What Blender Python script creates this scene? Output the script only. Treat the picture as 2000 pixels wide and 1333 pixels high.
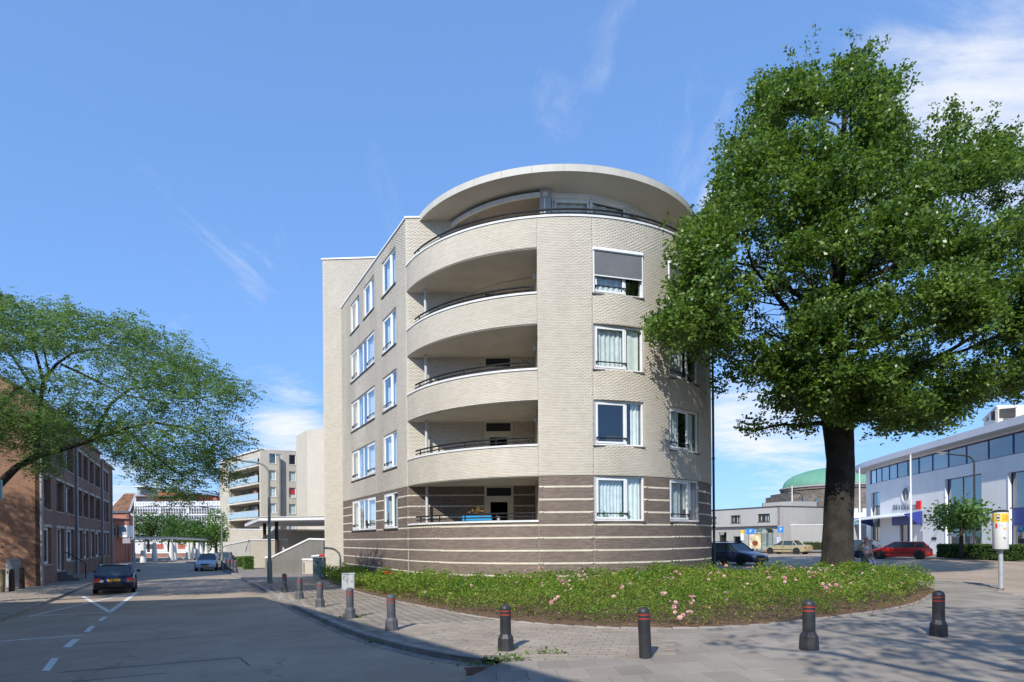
import bpy, bmesh, math, random
import numpy as np
from mathutils import Vector, Matrix
rad = math.radians
random.seed(11)
rng = np.random.default_rng(11)
for o in list(bpy.data.objects):
    bpy.data.objects.remove(o)
scene = bpy.context.scene
col = scene.collection

# ------------------------------------------------------------------ camera
F = 1200.0            # focal length in units of a 2000 wide picture
HC = 1.86             # eye height
HZ = 1053.3           # horizon row
ROLL = 0.008
cd = bpy.data.cameras.new('camera')
cam = bpy.data.objects.new('camera', cd)
col.objects.link(cam)
cd.sensor_width = 36.0
cd.lens = F / 2000 * 36.0
cd.shift_y = (HZ - 666.5) / 2000
cd.clip_start = 0.1
cd.clip_end = 3000
cam.matrix_world = Matrix.Translation((0, 0, HC)) @ Matrix.Rotation(rad(90), 4, 'X') @ Matrix.Rotation(-ROLL, 4, 'Z')
scene.camera = cam

# ------------------------------------------------------------------ light
SUN_EL = rad(38)
SUN_AZ = rad(22)       # shadows run this far right of straight ahead
world = bpy.data.worlds.new('World')
scene.world = world
world.use_nodes = True
SUN_STRENGTH, SKY_STRENGTH, EXPOSURE = 4.2, 0.15, 0.40
sl = bpy.data.lights.new('sun', 'SUN')
sl.energy = SUN_STRENGTH
sl.angle = rad(0.5)
sl.color = (1.0, 0.95, 0.86)
sun = bpy.data.objects.new('sun', sl)
col.objects.link(sun)
sdir = Vector((math.sin(SUN_AZ) * math.cos(SUN_EL), math.cos(SUN_AZ) * math.cos(SUN_EL), -math.sin(SUN_EL)))
sun.rotation_euler = sdir.to_track_quat('-Z', 'Y').to_euler()
sun.location = (-20, -40, 60)
scene.view_settings.view_transform = 'Standard'
scene.view_settings.look = 'None'
scene.view_settings.gamma = 1
scene.view_settings.exposure = EXPOSURE

def build_sky():
    nt = world.node_tree
    nt.nodes.clear()
    N = nt.nodes.new
    L = nt.links.new
    out = N('ShaderNodeOutputWorld')
    bg = N('ShaderNodeBackground')
    bg.inputs['Strength'].default_value = SKY_STRENGTH
    sky = N('ShaderNodeTexSky')
    sky.sky_type = 'NISHITA'
    sky.sun_disc = False
    sky.sun_elevation = SUN_EL
    sky.sun_rotation = rad(180) + SUN_AZ
    sky.air_density = 1.0
    sky.dust_density = 0.0
    sky.ozone_density = 1.0
    tc = N('ShaderNodeTexCoord')
    sep = N('ShaderNodeSeparateXYZ')
    L(tc.outputs['Generated'], sep.inputs[0])
    def m(op, a, b=None, clamp=False):
        n = N('ShaderNodeMath'); n.operation = op; n.use_clamp = clamp
        for i, v in enumerate((a, b)):
            if v is None: continue
            if isinstance(v, (int, float)): n.inputs[i].default_value = v
            else: L(v, n.inputs[i])
        return n.outputs[0]
    zc = m('MAXIMUM', sep.outputs[2], 0.0)
    den = m('ADD', zc, 0.16)
    cx = m('DIVIDE', sep.outputs[0], den)
    cy = m('DIVIDE', sep.outputs[1], den)
    cmb = N('ShaderNodeCombineXYZ')
    L(cx, cmb.inputs[0]); L(cy, cmb.inputs[1])
    mp = N('ShaderNodeMapping')
    mp.inputs['Location'].default_value = (3.1, 1.7, 0.0)
    mp.inputs['Rotation'].default_value = (0, 0, rad(35))
    mp.inputs['Scale'].default_value = (0.75, 1.25, 1.0)
    L(cmb.outputs[0], mp.inputs[0])
    def noise(scale, detail, rough, dist=0.0, src=None):
        n = N('ShaderNodeTexNoise')
        n.inputs['Scale'].default_value = scale
        n.inputs['Detail'].default_value = detail
        n.inputs['Roughness'].default_value = rough
        n.inputs['Distortion'].default_value = dist
        L(src or mp.outputs[0], n.inputs['Vector'])
        return n.outputs['Fac']
    big = noise(1.3, 7, 0.62, 0.35)
    wisp = noise(3.4, 9, 0.68, 0.9)
    # cloud banks lie in these directions (the low cumulus and the cirrus on the right)
    def bank(d, power, gain):
        v = Vector(d).normalized()
        nrm = N('ShaderNodeVectorMath'); nrm.operation = 'NORMALIZE'
        L(tc.outputs['Generated'], nrm.inputs[0])
        dt = N('ShaderNodeVectorMath'); dt.operation = 'DOT_PRODUCT'
        L(nrm.outputs[0], dt.inputs[0]); dt.inputs[1].default_value = v
        return m('MULTIPLY', m('POWER', m('MAXIMUM', dt.outputs['Value'], 0.0), power), gain)
    def dirpx(x, y):
        return ((x - 1000) / F, 1.0, (HZ - y) / F)
    s = m('ADD', m('MULTIPLY', big, 0.55), m('MULTIPLY', wisp, 0.45))
    for d, p, g in ((dirpx(1990, 170), 90, 0.125), (dirpx(1800, 150), 300, 0.08), (dirpx(1985, 330), 200, 0.08), (dirpx(560, 838), 450, 0.31),
                    (dirpx(1430, 830), 400, 0.24), (dirpx(1400, 390), 3000, 0.24), (dirpx(250, 960), 200, 0.17),
                    (dirpx(1560, 890), 300, 0.17)):
        s = m('ADD', s, bank(d, p, g))
    mr = N('ShaderNodeMapRange')
    mr.interpolation_type = 'SMOOTHSTEP'
    mr.inputs['From Min'].default_value = 0.55
    mr.inputs['From Max'].default_value = 0.86
    L(s, mr.inputs['Value'])
    # thin cirrus streaks, everywhere
    mp2 = N('ShaderNodeMapping'); mp2.inputs['Location'].default_value = (2.9, 7.7, 0); mp2.inputs['Rotation'].default_value = (0, 0, rad(-20)); mp2.inputs['Scale'].default_value = (2.6, 0.8, 1)
    L(cmb.outputs[0], mp2.inputs[0])
    ci = noise(1.5, 10, 0.66, 0.6, mp2.outputs[0])
    mr2 = N('ShaderNodeMapRange'); mr2.interpolation_type = 'SMOOTHSTEP'; mr2.inputs['From Min'].default_value = 0.56; mr2.inputs['From Max'].default_value = 0.80
    L(ci, mr2.inputs['Value'])
    fac = m('MAXIMUM', m('MULTIPLY', mr.outputs[0], 0.92, clamp=True), m('MULTIPLY', mr2.outputs[0], 0.28))
    mix = N('ShaderNodeMix'); mix.data_type = 'RGBA'
    L(fac, mix.inputs['Factor'])
    hs = N('ShaderNodeHueSaturation')
    hs.inputs['Saturation'].default_value = 1.0
    hs.inputs['Value'].default_value = 1.0
    L(sky.outputs[0], hs.inputs['Color'])
    gm = N('ShaderNodeGamma'); gm.inputs['Gamma'].default_value = 0.42
    L(hs.outputs[0], gm.inputs['Color'])
    tn = N('ShaderNodeMix'); tn.data_type = 'RGBA'; tn.blend_type = 'MULTIPLY'; tn.inputs['Factor'].default_value = 1.0
    L(gm.outputs[0], tn.inputs['A']); tn.inputs['B'].default_value = (0.93, 1.56, 2.66, 1)
    L(tn.outputs['Result'], mix.inputs['A'])
    mix.inputs['B'].default_value = (4.9, 5.05, 5.3, 1)
    L(mix.outputs['Result'], bg.inputs[0])
    L(bg.outputs[0], out.inputs[0])
build_sky()

# ------------------------------------------------------------------ plan helpers
def zg(X):
    """level of the pavement across the street: it rises gently to the right"""
    if X > 6: return 0.156 + 0.002 * (X - 6)
    if X < -20: return -0.52
    return 0.026 * X
def ray(x, y):
    u, v = (x - 1000) / F, (HZ - y) / F
    c, s = math.cos(ROLL), math.sin(ROLL)
    return u * c + v * s, -u * s + v * c
def at(x, y, Y):
    u, v = ray(x, y)
    return Vector((u * Y, Y, HC + v * Y))
def G(x, y, drop=0.0):
    u, v = ray(x, y)
    v = min(v, -0.004)
    Y = 20.0
    for _ in range(60):
        z = zg(u * Y) - drop
        Y = 0.5 * Y + 0.5 * (HC - z) / (-v)
    return Vector((u * Y, Y, zg(u * Y) - drop))
def hit(x, P, D, y=1053):
    """where the sight line of column x meets the plan line P + t D"""
    u, _ = ray(x, y)
    return (u * P[1] - P[0]) / (D[0] - u * D[1])
def inpoly(x, y, poly):
    r = False
    j = len(poly) - 1
    for i in range(len(poly)):
        xi, yi, xj, yj = poly[i][0], poly[i][1], poly[j][0], poly[j][1]
        if (yi > y) != (yj > y) and x < (xj - xi) * (y - yi) / (yj - yi) + xi:
            r = not r
        j = i
    return r

# ------------------------------------------------------------------ materials
MATS = {}
class NT:
    def __init__(s, m):
        s.t = m.node_tree; s.t.nodes.clear()
    def n(s, typ, **kw):
        n = s.t.nodes.new(typ)
        for k, v in kw.items():
            if hasattr(n, k) and k not in ('inputs',): setattr(n, k, v)
        return n
    def l(s, a, b): s.t.links.new(a, b)
def new_mat(name):
    m = bpy.data.materials.new(name); m.use_nodes = True
    return m, NT(m)
def principled(t, rough=0.7, metal=0.0, spec=0.4):
    out = t.n('ShaderNodeOutputMaterial')
    p = t.n('ShaderNodeBsdfPrincipled')
    p.inputs['Roughness'].default_value = rough
    p.inputs['Metallic'].default_value = metal
    p.inputs['Specular IOR Level'].default_value = spec
    t.l(p.outputs[0], out.inputs[0])
    return p
def mat(name, c, rough=0.75, var=0.12, scale=3.0, bump=0.0, bscale=40.0, metal=0.0, spec=0.35, fine=0.06, fscale=60.0, streak=0.0, coat=0.0):
    """a plain surface: base colour with large blotches, fine grain and optional relief and vertical dirt streaks"""
    if name in MATS: return MATS[name]
    m, t = new_mat(name)
    p = principled(t, rough, metal, spec)
    p.inputs['Coat Weight'].default_value = coat
    tc = t.n('ShaderNodeTexCoord')
    def noise(sc, det=5):
        n = t.n('ShaderNodeTexNoise'); n.inputs['Scale'].default_value = sc; n.inputs['Detail'].default_value = det
        t.l(tc.outputs['Object'], n.inputs['Vector']); return n
    def ramp(src, lo, hi):
        r = t.n('ShaderNodeMapRange'); r.inputs['From Min'].default_value = 0.3; r.inputs['From Max'].default_value = 0.7
        r.inputs['To Min'].default_value = lo; r.inputs['To Max'].default_value = hi
        t.l(src, r.inputs['Value']); return r.outputs[0]
    def mul(a, b):
        n = t.n('ShaderNodeMath', operation='MULTIPLY'); t.l(a, n.inputs[0]); t.l(b, n.inputs[1]); return n.outputs[0]
    f = ramp(noise(scale).outputs['Fac'], 1 - var, 1 + var)
    if fine: f = mul(f, ramp(noise(fscale, 2).outputs['Fac'], 1 - fine, 1 + fine))
    if streak:
        mp = t.n('ShaderNodeMapping'); mp.inputs['Scale'].default_value = (1.8, 1.8, 0.09)
        t.l(tc.outputs['Object'], mp.inputs[0])
        n = t.n('ShaderNodeTexNoise'); n.inputs['Scale'].default_value = 2.2; n.inputs['Detail'].default_value = 6
        t.l(mp.outputs[0], n.inputs['Vector'])
        f = mul(f, ramp(n.outputs['Fac'], 1 - streak, 1 + streak * 0.4))
    vm = t.n('ShaderNodeVectorMath', operation='SCALE')
    vm.inputs[0].default_value = c[:3]
    t.l(f, vm.inputs['Scale'])
    t.l(vm.outputs[0], p.inputs['Base Color'])
    if bump:
        b = t.n('ShaderNodeBump'); b.inputs['Strength'].default_value = bump; b.inputs['Distance'].default_value = 0.01
        t.l(noise(bscale, 3).outputs['Fac'], b.inputs['Height']); t.l(b.outputs[0], p.inputs['Normal'])
    MATS[name] = m
    return m
def island_mat(name, cols, rough=0.85, var=0.12, scale=0.5, bump=0.25, obj=False, streak=0.0, spec=0.25, axis=None):
    """for masses of separate pieces: each loose piece takes its own colour from the list"""
    if name in MATS: return MATS[name]
    m, t = new_mat(name)
    p = principled(t, rough, 0, spec)
    geo = t.n('ShaderNodeNewGeometry')
    src = geo.outputs['Random Per Island']
    if obj:
        oi = t.n('ShaderNodeObjectInfo'); src = oi.outputs['Random']
    cr = t.n('ShaderNodeValToRGB'); cr.color_ramp.interpolation = 'LINEAR'
    e = cr.color_ramp.elements
    while len(e) < len(cols): e.new(0.5)
    for i, c in enumerate(cols):
        e[i].position = i / max(1, len(cols) - 1); e[i].color = (*c[:3], 1)
    t.l(src, cr.inputs[0])
    n = t.n('ShaderNodeTexNoise'); n.inputs['Scale'].default_value = scale; n.inputs['Detail'].default_value = 6
    mp = t.n('ShaderNodeMapping'); mp.inputs['Scale'].default_value = (1, 1, 0.25 if streak else 1)
    t.l(geo.outputs['Position'], mp.inputs[0]); t.l(mp.outputs[0], n.inputs['Vector'])
    r = t.n('ShaderNodeMapRange'); r.inputs['From Min'].default_value = 0.3; r.inputs['From Max'].default_value = 0.7
    r.inputs['To Min'].default_value = 1 - var; r.inputs['To Max'].default_value = 1 + var
    t.l(n.outputs['Fac'], r.inputs['Value'])
    vm = t.n('ShaderNodeVectorMath', operation='SCALE')
    t.l(cr.outputs[0], vm.inputs[0]); t.l(r.outputs[0], vm.inputs['Scale'])
    t.l(vm.outputs[0], p.inputs['Base Color'])
    if bump:
        nb = t.n('ShaderNodeTexNoise'); nb.inputs['Scale'].default_value = 70; nb.inputs['Detail'].default_value = 3
        t.l(geo.outputs['Position'], nb.inputs['Vector'])
        b = t.n('ShaderNodeBump'); b.inputs['Strength'].default_value = bump; b.inputs['Distance'].default_value = 0.006
        t.l(nb.outputs['Fac'], b.inputs['Height']); t.l(b.outputs[0], p.inputs['Normal'])
        if axis:      # bricks of a round wall: rounded faces, not flat chords
            s1 = t.n('ShaderNodeVectorMath', operation='SUBTRACT'); t.l(geo.outputs['Position'], s1.inputs[0]); s1.inputs[1].default_value = (axis[0], axis[1], 0)
            s2 = t.n('ShaderNodeVectorMath', operation='MULTIPLY'); t.l(s1.outputs[0], s2.inputs[0]); s2.inputs[1].default_value = (1, 1, 0)
            s3 = t.n('ShaderNodeVectorMath', operation='NORMALIZE'); t.l(s2.outputs[0], s3.inputs[0])
            dt = t.n('ShaderNodeVectorMath', operation='DOT_PRODUCT'); t.l(s3.outputs[0], dt.inputs[0]); t.l(geo.outputs['True Normal'], dt.inputs[1])
            gt = t.n('ShaderNodeMath', operation='GREATER_THAN'); t.l(dt.outputs['Value'], gt.inputs[0]); gt.inputs[1].default_value = 0.9
            mv = t.n('ShaderNodeMix'); mv.data_type = 'VECTOR'; t.l(gt.outputs[0], mv.inputs['Factor']); t.l(geo.outputs['Normal'], mv.inputs[4]); t.l(s3.outputs[0], mv.inputs[5])
            t.l(mv.outputs[1], b.inputs['Normal'])
    MATS[name] = m
    return m
def brick_mat(name, c1, c2, cm, d=(1, 1), bw=0.21, bh=0.065, mortar=0.011, var=0.15, bump=0.5, streak=0.0):
    """far walls whose bricks are too small to pick apart"""
    if name in MATS: return MATS[name]
    m, t = new_mat(name)
    p = principled(t, 0.88, 0, 0.25)
    tc = t.n('ShaderNodeTexCoord'); sp = t.n('ShaderNodeSeparateXYZ'); t.l(tc.outputs['Object'], sp.inputs[0])
    def M(op, a, b):
        n = t.n('ShaderNodeMath', operation=op)
        for i, v in enumerate((a, b)):
            if isinstance(v, (int, float)): n.inputs[i].default_value = v
            else: t.l(v, n.inputs[i])
        return n.outputs[0]
    u = M('ADD', M('MULTIPLY', sp.outputs[0], d[0]), M('MULTIPLY', sp.outputs[1], d[1]))
    cb = t.n('ShaderNodeCombineXYZ'); t.l(u, cb.inputs[0]); t.l(sp.outputs[2], cb.inputs[1])
    br = t.n('ShaderNodeTexBrick')
    br.inputs['Scale'].default_value = 1
    br.inputs['Brick Width'].default_value = bw; br.inputs['Row Height'].default_value = bh; br.inputs['Mortar Size'].default_value = mortar
    br.inputs['Color1'].default_value = (*c1, 1); br.inputs['Color2'].default_value = (*c2, 1); br.inputs['Mortar'].default_value = (*cm, 1)
    br.inputs['Bias'].default_value = 0
    t.l(cb.outputs[0], br.inputs['Vector'])
    n = t.n('ShaderNodeTexNoise'); n.inputs['Scale'].default_value = 0.6; n.inputs['Detail'].default_value = 8; n.inputs['Roughness'].default_value = 0.65
    mp = t.n('ShaderNodeMapping'); mp.inputs['Scale'].default_value = (1, 1, 0.3 if streak else 1); t.l(tc.outputs['Object'], mp.inputs[0]); t.l(mp.outputs[0], n.inputs['Vector'])
    r = t.n('ShaderNodeMapRange'); r.inputs['From Min'].default_value = 0.3; r.inputs['From Max'].default_value = 0.7
    r.inputs['To Min'].default_value = 1 - var; r.inputs['To Max'].default_value = 1 + var; t.l(n.outputs['Fac'], r.inputs['Value'])
    vm = t.n('ShaderNodeVectorMath', operation='SCALE'); t.l(br.outputs['Color'], vm.inputs[0]); t.l(r.outputs[0], vm.inputs['Scale'])
    t.l(vm.outputs[0], p.inputs['Base Color'])
    b = t.n('ShaderNodeBump'); b.inputs['Strength'].default_value = bump; b.inputs['Distance'].default_value = 0.01; b.invert = True
    t.l(br.outputs['Fac'], b.inputs['Height']); t.l(b.outputs[0], p.inputs['Normal'])
    MATS[name] = m
    return m
def glass_mat(name, tint=(0.75, 0.85, 0.85), refl=1.0, see=0.85):
    if name in MATS: return MATS[name]
    m, t = new_mat(name)
    out = t.n('ShaderNodeOutputMaterial')
    gl = t.n('ShaderNodeBsdfGlossy'); gl.inputs['Roughness'].default_value = 0.02; gl.inputs['Color'].default_value = (0.95, 0.97, 1, 1)
    tr = t.n('ShaderNodeBsdfTransparent'); tr.inputs['Color'].default_value = (tint[0] * see, tint[1] * see, tint[2] * see, 1)
    geo = t.n('ShaderNodeNewGeometry')
    dt = t.n('ShaderNodeVectorMath', operation='DOT_PRODUCT'); t.l(geo.outputs['Incoming'], dt.inputs[0]); t.l(geo.outputs['Normal'], dt.inputs[1])
    ab = t.n('ShaderNodeMath', operation='ABSOLUTE'); t.l(dt.outputs['Value'], ab.inputs[0])
    om = t.n('ShaderNodeMath', operation='SUBTRACT', use_clamp=True); om.inputs[0].default_value = 1.0; t.l(ab.outputs[0], om.inputs[1])
    pw = t.n('ShaderNodeMath', operation='POWER'); t.l(om.outputs[0], pw.inputs[0]); pw.inputs[1].default_value = 4.0
    fr = t.n('ShaderNodeMath', operation='MULTIPLY_ADD'); t.l(pw.outputs[0], fr.inputs[0]); fr.inputs[1].default_value = 0.92; fr.inputs[2].default_value = 0.075
    tc = t.n('ShaderNodeTexCoord'); n = t.n('ShaderNodeTexNoise'); n.inputs['Scale'].default_value = 0.9; n.inputs['Detail'].default_value = 2
    t.l(tc.outputs['Object'], n.inputs['Vector'])
    b = t.n('ShaderNodeBump'); b.inputs['Strength'].default_value = 0.06; b.inputs['Distance'].default_value = 0.05
    t.l(n.outputs['Fac'], b.inputs['Height']); t.l(b.outputs[0], gl.inputs['Normal'])
    mu = t.n('ShaderNodeMath', operation='MULTIPLY', use_clamp=True); mu.inputs[1].default_value = refl * 1.6
    t.l(fr.outputs[0], mu.inputs[0])
    mx = t.n('ShaderNodeMixShader'); t.l(mu.outputs[0], mx.inputs[0]); t.l(tr.outputs[0], mx.inputs[1]); t.l(gl.outputs[0], mx.inputs[2])
    t.l(mx.outputs[0], out.inputs[0])
    MATS[name] = m
    return m
def leaf_mat(name, cols, trans=0.35, rough=0.5, spec=0.35):
    if name in MATS: return MATS[name]
    m, t = new_mat(name)
    out = t.n('ShaderNodeOutputMaterial')
    geo = t.n('ShaderNodeNewGeometry')
    cr = t.n('ShaderNodeValToRGB'); e = cr.color_ramp.elements
    while len(e) < len(cols): e.new(0.5)
    for i, c in enumerate(cols):
        e[i].position = i / max(1, len(cols) - 1); e[i].color = (*c, 1)
    n = t.n('ShaderNodeTexNoise'); n.inputs['Scale'].default_value = 0.8; n.inputs['Detail'].default_value = 3
    t.l(geo.outputs['Position'], n.inputs['Vector'])
    a = t.n('ShaderNodeMath', operation='MULTIPLY_ADD'); t.l(geo.outputs['Random Per Island'], a.inputs[0]); a.inputs[1].default_value = 0.7
    b = t.n('ShaderNodeMath', operation='MULTIPLY_ADD'); t.l(n.outputs['Fac'], b.inputs[0]); b.inputs[1].default_value = 0.9; b.inputs[2].default_value = -0.3
    t.l(b.outputs[0], a.inputs[2]); t.l(a.outputs[0], cr.inputs[0])
    p = t.n('ShaderNodeBsdfPrincipled'); p.inputs['Roughness'].default_value = rough; p.inputs['Specular IOR Level'].default_value = spec
    t.l(cr.outputs[0], p.inputs['Base Color'])
    tl = t.n('ShaderNodeBsdfTranslucent')
    hs = t.n('ShaderNodeHueSaturation'); hs.inputs['Hue'].default_value = 0.485; hs.inputs['Saturation'].default_value = 1.1; hs.inputs['Value'].default_value = 1.5
    t.l(cr.outputs[0], hs.inputs['Color']); t.l(hs.outputs[0], tl.inputs['Color'])
    mx = t.n('ShaderNodeMixShader'); mx.inputs[0].default_value = trans
    t.l(p.outputs[0], mx.inputs[1]); t.l(tl.outputs[0], mx.inputs[2]); t.l(mx.outputs[0], out.inputs[0])
    MATS[name] = m
    return m
def tarmac_mat(name, base, patch=0.12):
    if name in MATS: return MATS[name]
    m, t = new_mat(name)
    p = principled(t, 0.82, 0, 0.3)
    tc = t.n('ShaderNodeTexCoord')
    def N(sc, det, ro=0.6):
        n = t.n('ShaderNodeTexNoise'); n.inputs['Scale'].default_value = sc; n.inputs['Detail'].default_value = det; n.inputs['Roughness'].default_value = ro
        t.l(tc.outputs['Object'], n.inputs['Vector']); return n.outputs['Fac']
    def R(src, a, b, lo, hi):
        r = t.n('ShaderNodeMapRange'); r.inputs['From Min'].default_value = a; r.inputs['From Max'].default_value = b
        r.inputs['To Min'].default_value = lo; r.inputs['To Max'].default_value = hi; t.l(src, r.inputs['Value']); return r.outputs[0]
    def mul(a, b):
        n = t.n('ShaderNodeMath', operation='MULTIPLY'); t.l(a, n.inputs[0]); t.l(b, n.inputs[1]); return n.outputs[0]
    f = R(N(0.35, 7, 0.65), 0.3, 0.7, 1 - patch, 1 + patch)
    f = mul(f, R(N(2.6, 6), 0.3, 0.7, 0.93, 1.07))
    f = mul(f, R(N(150, 2), 0.3, 0.72, 0.72, 1.35))
    f = mul(f, R(N(0.9, 8, 0.75), 0.62, 0.72, 1.0, 0.86))
    v = t.n('ShaderNodeTexVoronoi', feature='DISTANCE_TO_EDGE'); v.inputs['Scale'].default_value = 0.22
    wn = t.n('ShaderNodeTexNoise'); wn.inputs['Scale'].default_value = 1.5; wn.inputs['Detail'].default_value = 4
    t.l(tc.outputs['Object'], wn.inputs['Vector'])
    mixv = t.n('ShaderNodeVectorMath', operation='MULTIPLY_ADD'); t.l(wn.outputs['Color'], mixv.inputs[0]); mixv.inputs[1].default_value = (0.9, 0.9, 0.9); t.l(tc.outputs['Object'], mixv.inputs[2])
    t.l(mixv.outputs[0], v.inputs['Vector'])
    f = mul(f, R(v.outputs['Distance'], 0.0, 0.006, 0.72, 1.0))
    vm = t.n('ShaderNodeVectorMath', operation='SCALE'); vm.inputs[0].default_value = base; t.l(f, vm.inputs['Scale'])
    t.l(vm.outputs[0], p.inputs['Base Color'])
    b = t.n('ShaderNodeBump'); b.inputs['Strength'].default_value = 0.35; b.inputs['Distance'].default_value = 0.006
    t.l(N(140, 2), b.inputs['Height']); t.l(b.outputs[0], p.inputs['Normal'])
    MATS[name] = m
    return m

# ------------------------------------------------------------------ meshes
class MB:
    def __init__(s): s.v = []; s.f = []
    def add(s, vs, fs, M=None):
        b = len(s.v)
        s.v += [tuple(M @ Vector(p)) for p in vs] if M is not None else [tuple(p) for p in vs]
        s.f += [tuple(b + i for i in f) for f in fs]
        return s
    def box(s, x0, x1, y0, y1, z0, z1, M=None):
        vs = [(x0, y0, z0), (x1, y0, z0), (x1, y1, z0), (x0, y1, z0), (x0, y0, z1), (x1, y0, z1), (x1, y1, z1), (x0, y1, z1)]
        return s.add(vs, [(3, 2, 1, 0), (4, 5, 6, 7), (0, 1, 5, 4), (1, 2, 6, 5), (2, 3, 7, 6), (3, 0, 4, 7)], M)
    def cbox(s, x0, x1, y0, y1, z0, z1, c=0.01, M=None):
        """box with chamfered edges"""
        P = []; 
        for (zz, ins) in ((z0, c), (z0 + c, 0), (z1 - c, 0), (z1, c)):
            a, b, d, e = x0 + ins, x1 - ins, y0 + ins, y1 - ins
            k = c if ins == 0 else c * 0.6
            P += [(a + k, d, zz), (b - k, d, zz), (b, d + k, zz), (b, e - k, zz), (b - k, e, zz), (a + k, e, zz), (a, e - k, zz), (a, d + k, zz)]
        fs = [tuple(range(7, -1, -1)), tuple(range(24, 32))]
        for r in range(3):
            for i in range(8):
                fs.append((r * 8 + i, r * 8 + (i + 1) % 8, r * 8 + 8 + (i + 1) % 8, r * 8 + 8 + i))
        return s.add(P, fs, M)
    def prism(s, poly, z0, z1, M=None):
        n = len(poly)
        vs = [(p[0], p[1], z0 if not callable(z0) else z0(p)) for p in poly] + [(p[0], p[1], z1 if not callable(z1) else z1(p)) for p in poly]
        fs = [tuple(range(n - 1, -1, -1)), tuple(range(n, 2 * n))] + [(i, (i + 1) % n, n + (i + 1) % n, n + i) for i in range(n)]
        return s.add(vs, fs, M)
    def lathe(s, prof, n=16, M=None, a0=0.0):
        vs = []; fs = []
        for r, z in prof:
            for i in range(n):
                a = a0 + 2 * math.pi * i / n; vs.append((r * math.cos(a), r * math.sin(a), z))
        for k in range(len(prof) - 1):
            for i in range(n):
                fs.append((k * n + i, k * n + (i + 1) % n, (k + 1) * n + (i + 1) % n, (k + 1) * n + i))
        if prof[0][0] > 1e-5: fs.append(tuple(range(n - 1, -1, -1)))
        if prof[-1][0] > 1e-5: fs.append(tuple((len(prof) - 1) * n + i for i in range(n)))
        return s.add(vs, fs, M)
    def tube(s, pts, r, n=8, M=None, cap=True):
        pts = [Vector(p) for p in pts]
        rs = r if isinstance(r, (list, tuple)) else [r] * len(pts)
        vs = []; fs = []; up = Vector((0, 0, 1)); prev = None
        for i, p in enumerate(pts):
            d = (pts[min(i + 1, len(pts) - 1)] - pts[max(i - 1, 0)])
            if d.length < 1e-9: d = Vector((0, 0, 1))
            d.normalize()
            if prev is None:
                a = d.cross(up)
                if a.length < 1e-3: a = d.cross(Vector((1, 0, 0)))
            else:
                a = prev - d * prev.dot(d)
                if a.length < 1e-4: a = d.cross(up)
            a.normalize(); prev = a; b = d.cross(a)
            for k in range(n):
                t = 2 * math.pi * k / n; vs.append(p + (a * math.cos(t) + b * math.sin(t)) * rs[i])
        for i in range(len(pts) - 1):
            for k in range(n):
                fs.append((i * n + k, i * n + (k + 1) % n, (i + 1) * n + (k + 1) % n, (i + 1) * n + k))
        if cap:
            fs.append(tuple(range(n - 1, -1, -1))); fs.append(tuple((len(pts) - 1) * n + k for k in range(n)))
        return s.add(vs, fs, M)
    def strip(s, a, b, w, z, h, M=None):
        """flat bar from plan point a to b, width w, bottom z, height h"""
        a = Vector((a[0], a[1])); b = Vector((b[0], b[1])); d = (b - a).normalized(); nn = Vector((-d.y, d.x)) * w / 2
        return s.prism([tuple(a - nn), tuple(b - nn), tuple(b + nn), tuple(a + nn)], z, z + h, M)
    def ellipsoid(s, c, r, nu=12, nv=8, M=None):
        prof = [(max(1e-6, math.sin(math.pi * k / nv)), -math.cos(math.pi * k / nv)) for k in range(nv + 1)]
        vs = []; fs = []
        for q, z in prof:
            for i in range(nu):
                a = 2 * math.pi * i / nu; vs.append((c[0] + r[0] * q * math.cos(a), c[1] + r[1] * q * math.sin(a), c[2] + r[2] * z))
        for k in range(nv):
            for i in range(nu): fs.append((k * nu + i, k * nu + (i + 1) % nu, (k + 1) * nu + (i + 1) % nu, (k + 1) * nu + i))
        return s.add(vs, fs, M)
    def mesh(s, name, m, smooth=False):
        me = bpy.data.meshes.new(name); me.from_pydata(s.v, [], s.f); me.update()
        if m is not None: me.materials.append(m)
        if smooth: sm(me, smooth)
        return me
    def build(s, name, m, parent=None, smooth=False, M=None):
        return link(name, s.mesh(name, m, smooth), parent, M)
def sm(me, ang=True):
    me.polygons.foreach_set('use_smooth', [True] * len(me.polygons))
    try: me.set_sharp_from_angle(angle=rad(35 if ang is True else ang))
    except Exception: pass
ROOTINV = {}
def link(name, me, parent=None, M=None):
    o = bpy.data.objects.new(name, me); col.objects.link(o)
    if parent is not None:
        o.parent = parent
        if parent.name in ROOTINV: o.matrix_parent_inverse = ROOTINV[parent.name]
    if M is not None: o.matrix_basis = M
    return o
def np_mesh(name, V, Fq, m, parent=None, smooth=False):
    """V (n,3), Fq (k,4) arrays -> one mesh object"""
    me = bpy.data.meshes.new(name)
    V = np.asarray(V, np.float32); Fq = np.asarray(Fq, np.int32); k, w = Fq.shape
    me.vertices.add(len(V)); me.vertices.foreach_set('co', V.ravel())
    me.loops.add(k * w); me.loops.foreach_set('vertex_index', Fq.ravel())
    me.polygons.add(k); me.polygons.foreach_set('loop_start', np.arange(0, k * w, w, dtype=np.int32))
    me.polygons.foreach_set('loop_total', np.full(k, w, np.int32))
    me.update(calc_edges=True); me.validate()
    if m is not None: me.materials.append(m)
    if smooth: sm(me)
    return link(name, me, parent)
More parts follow.
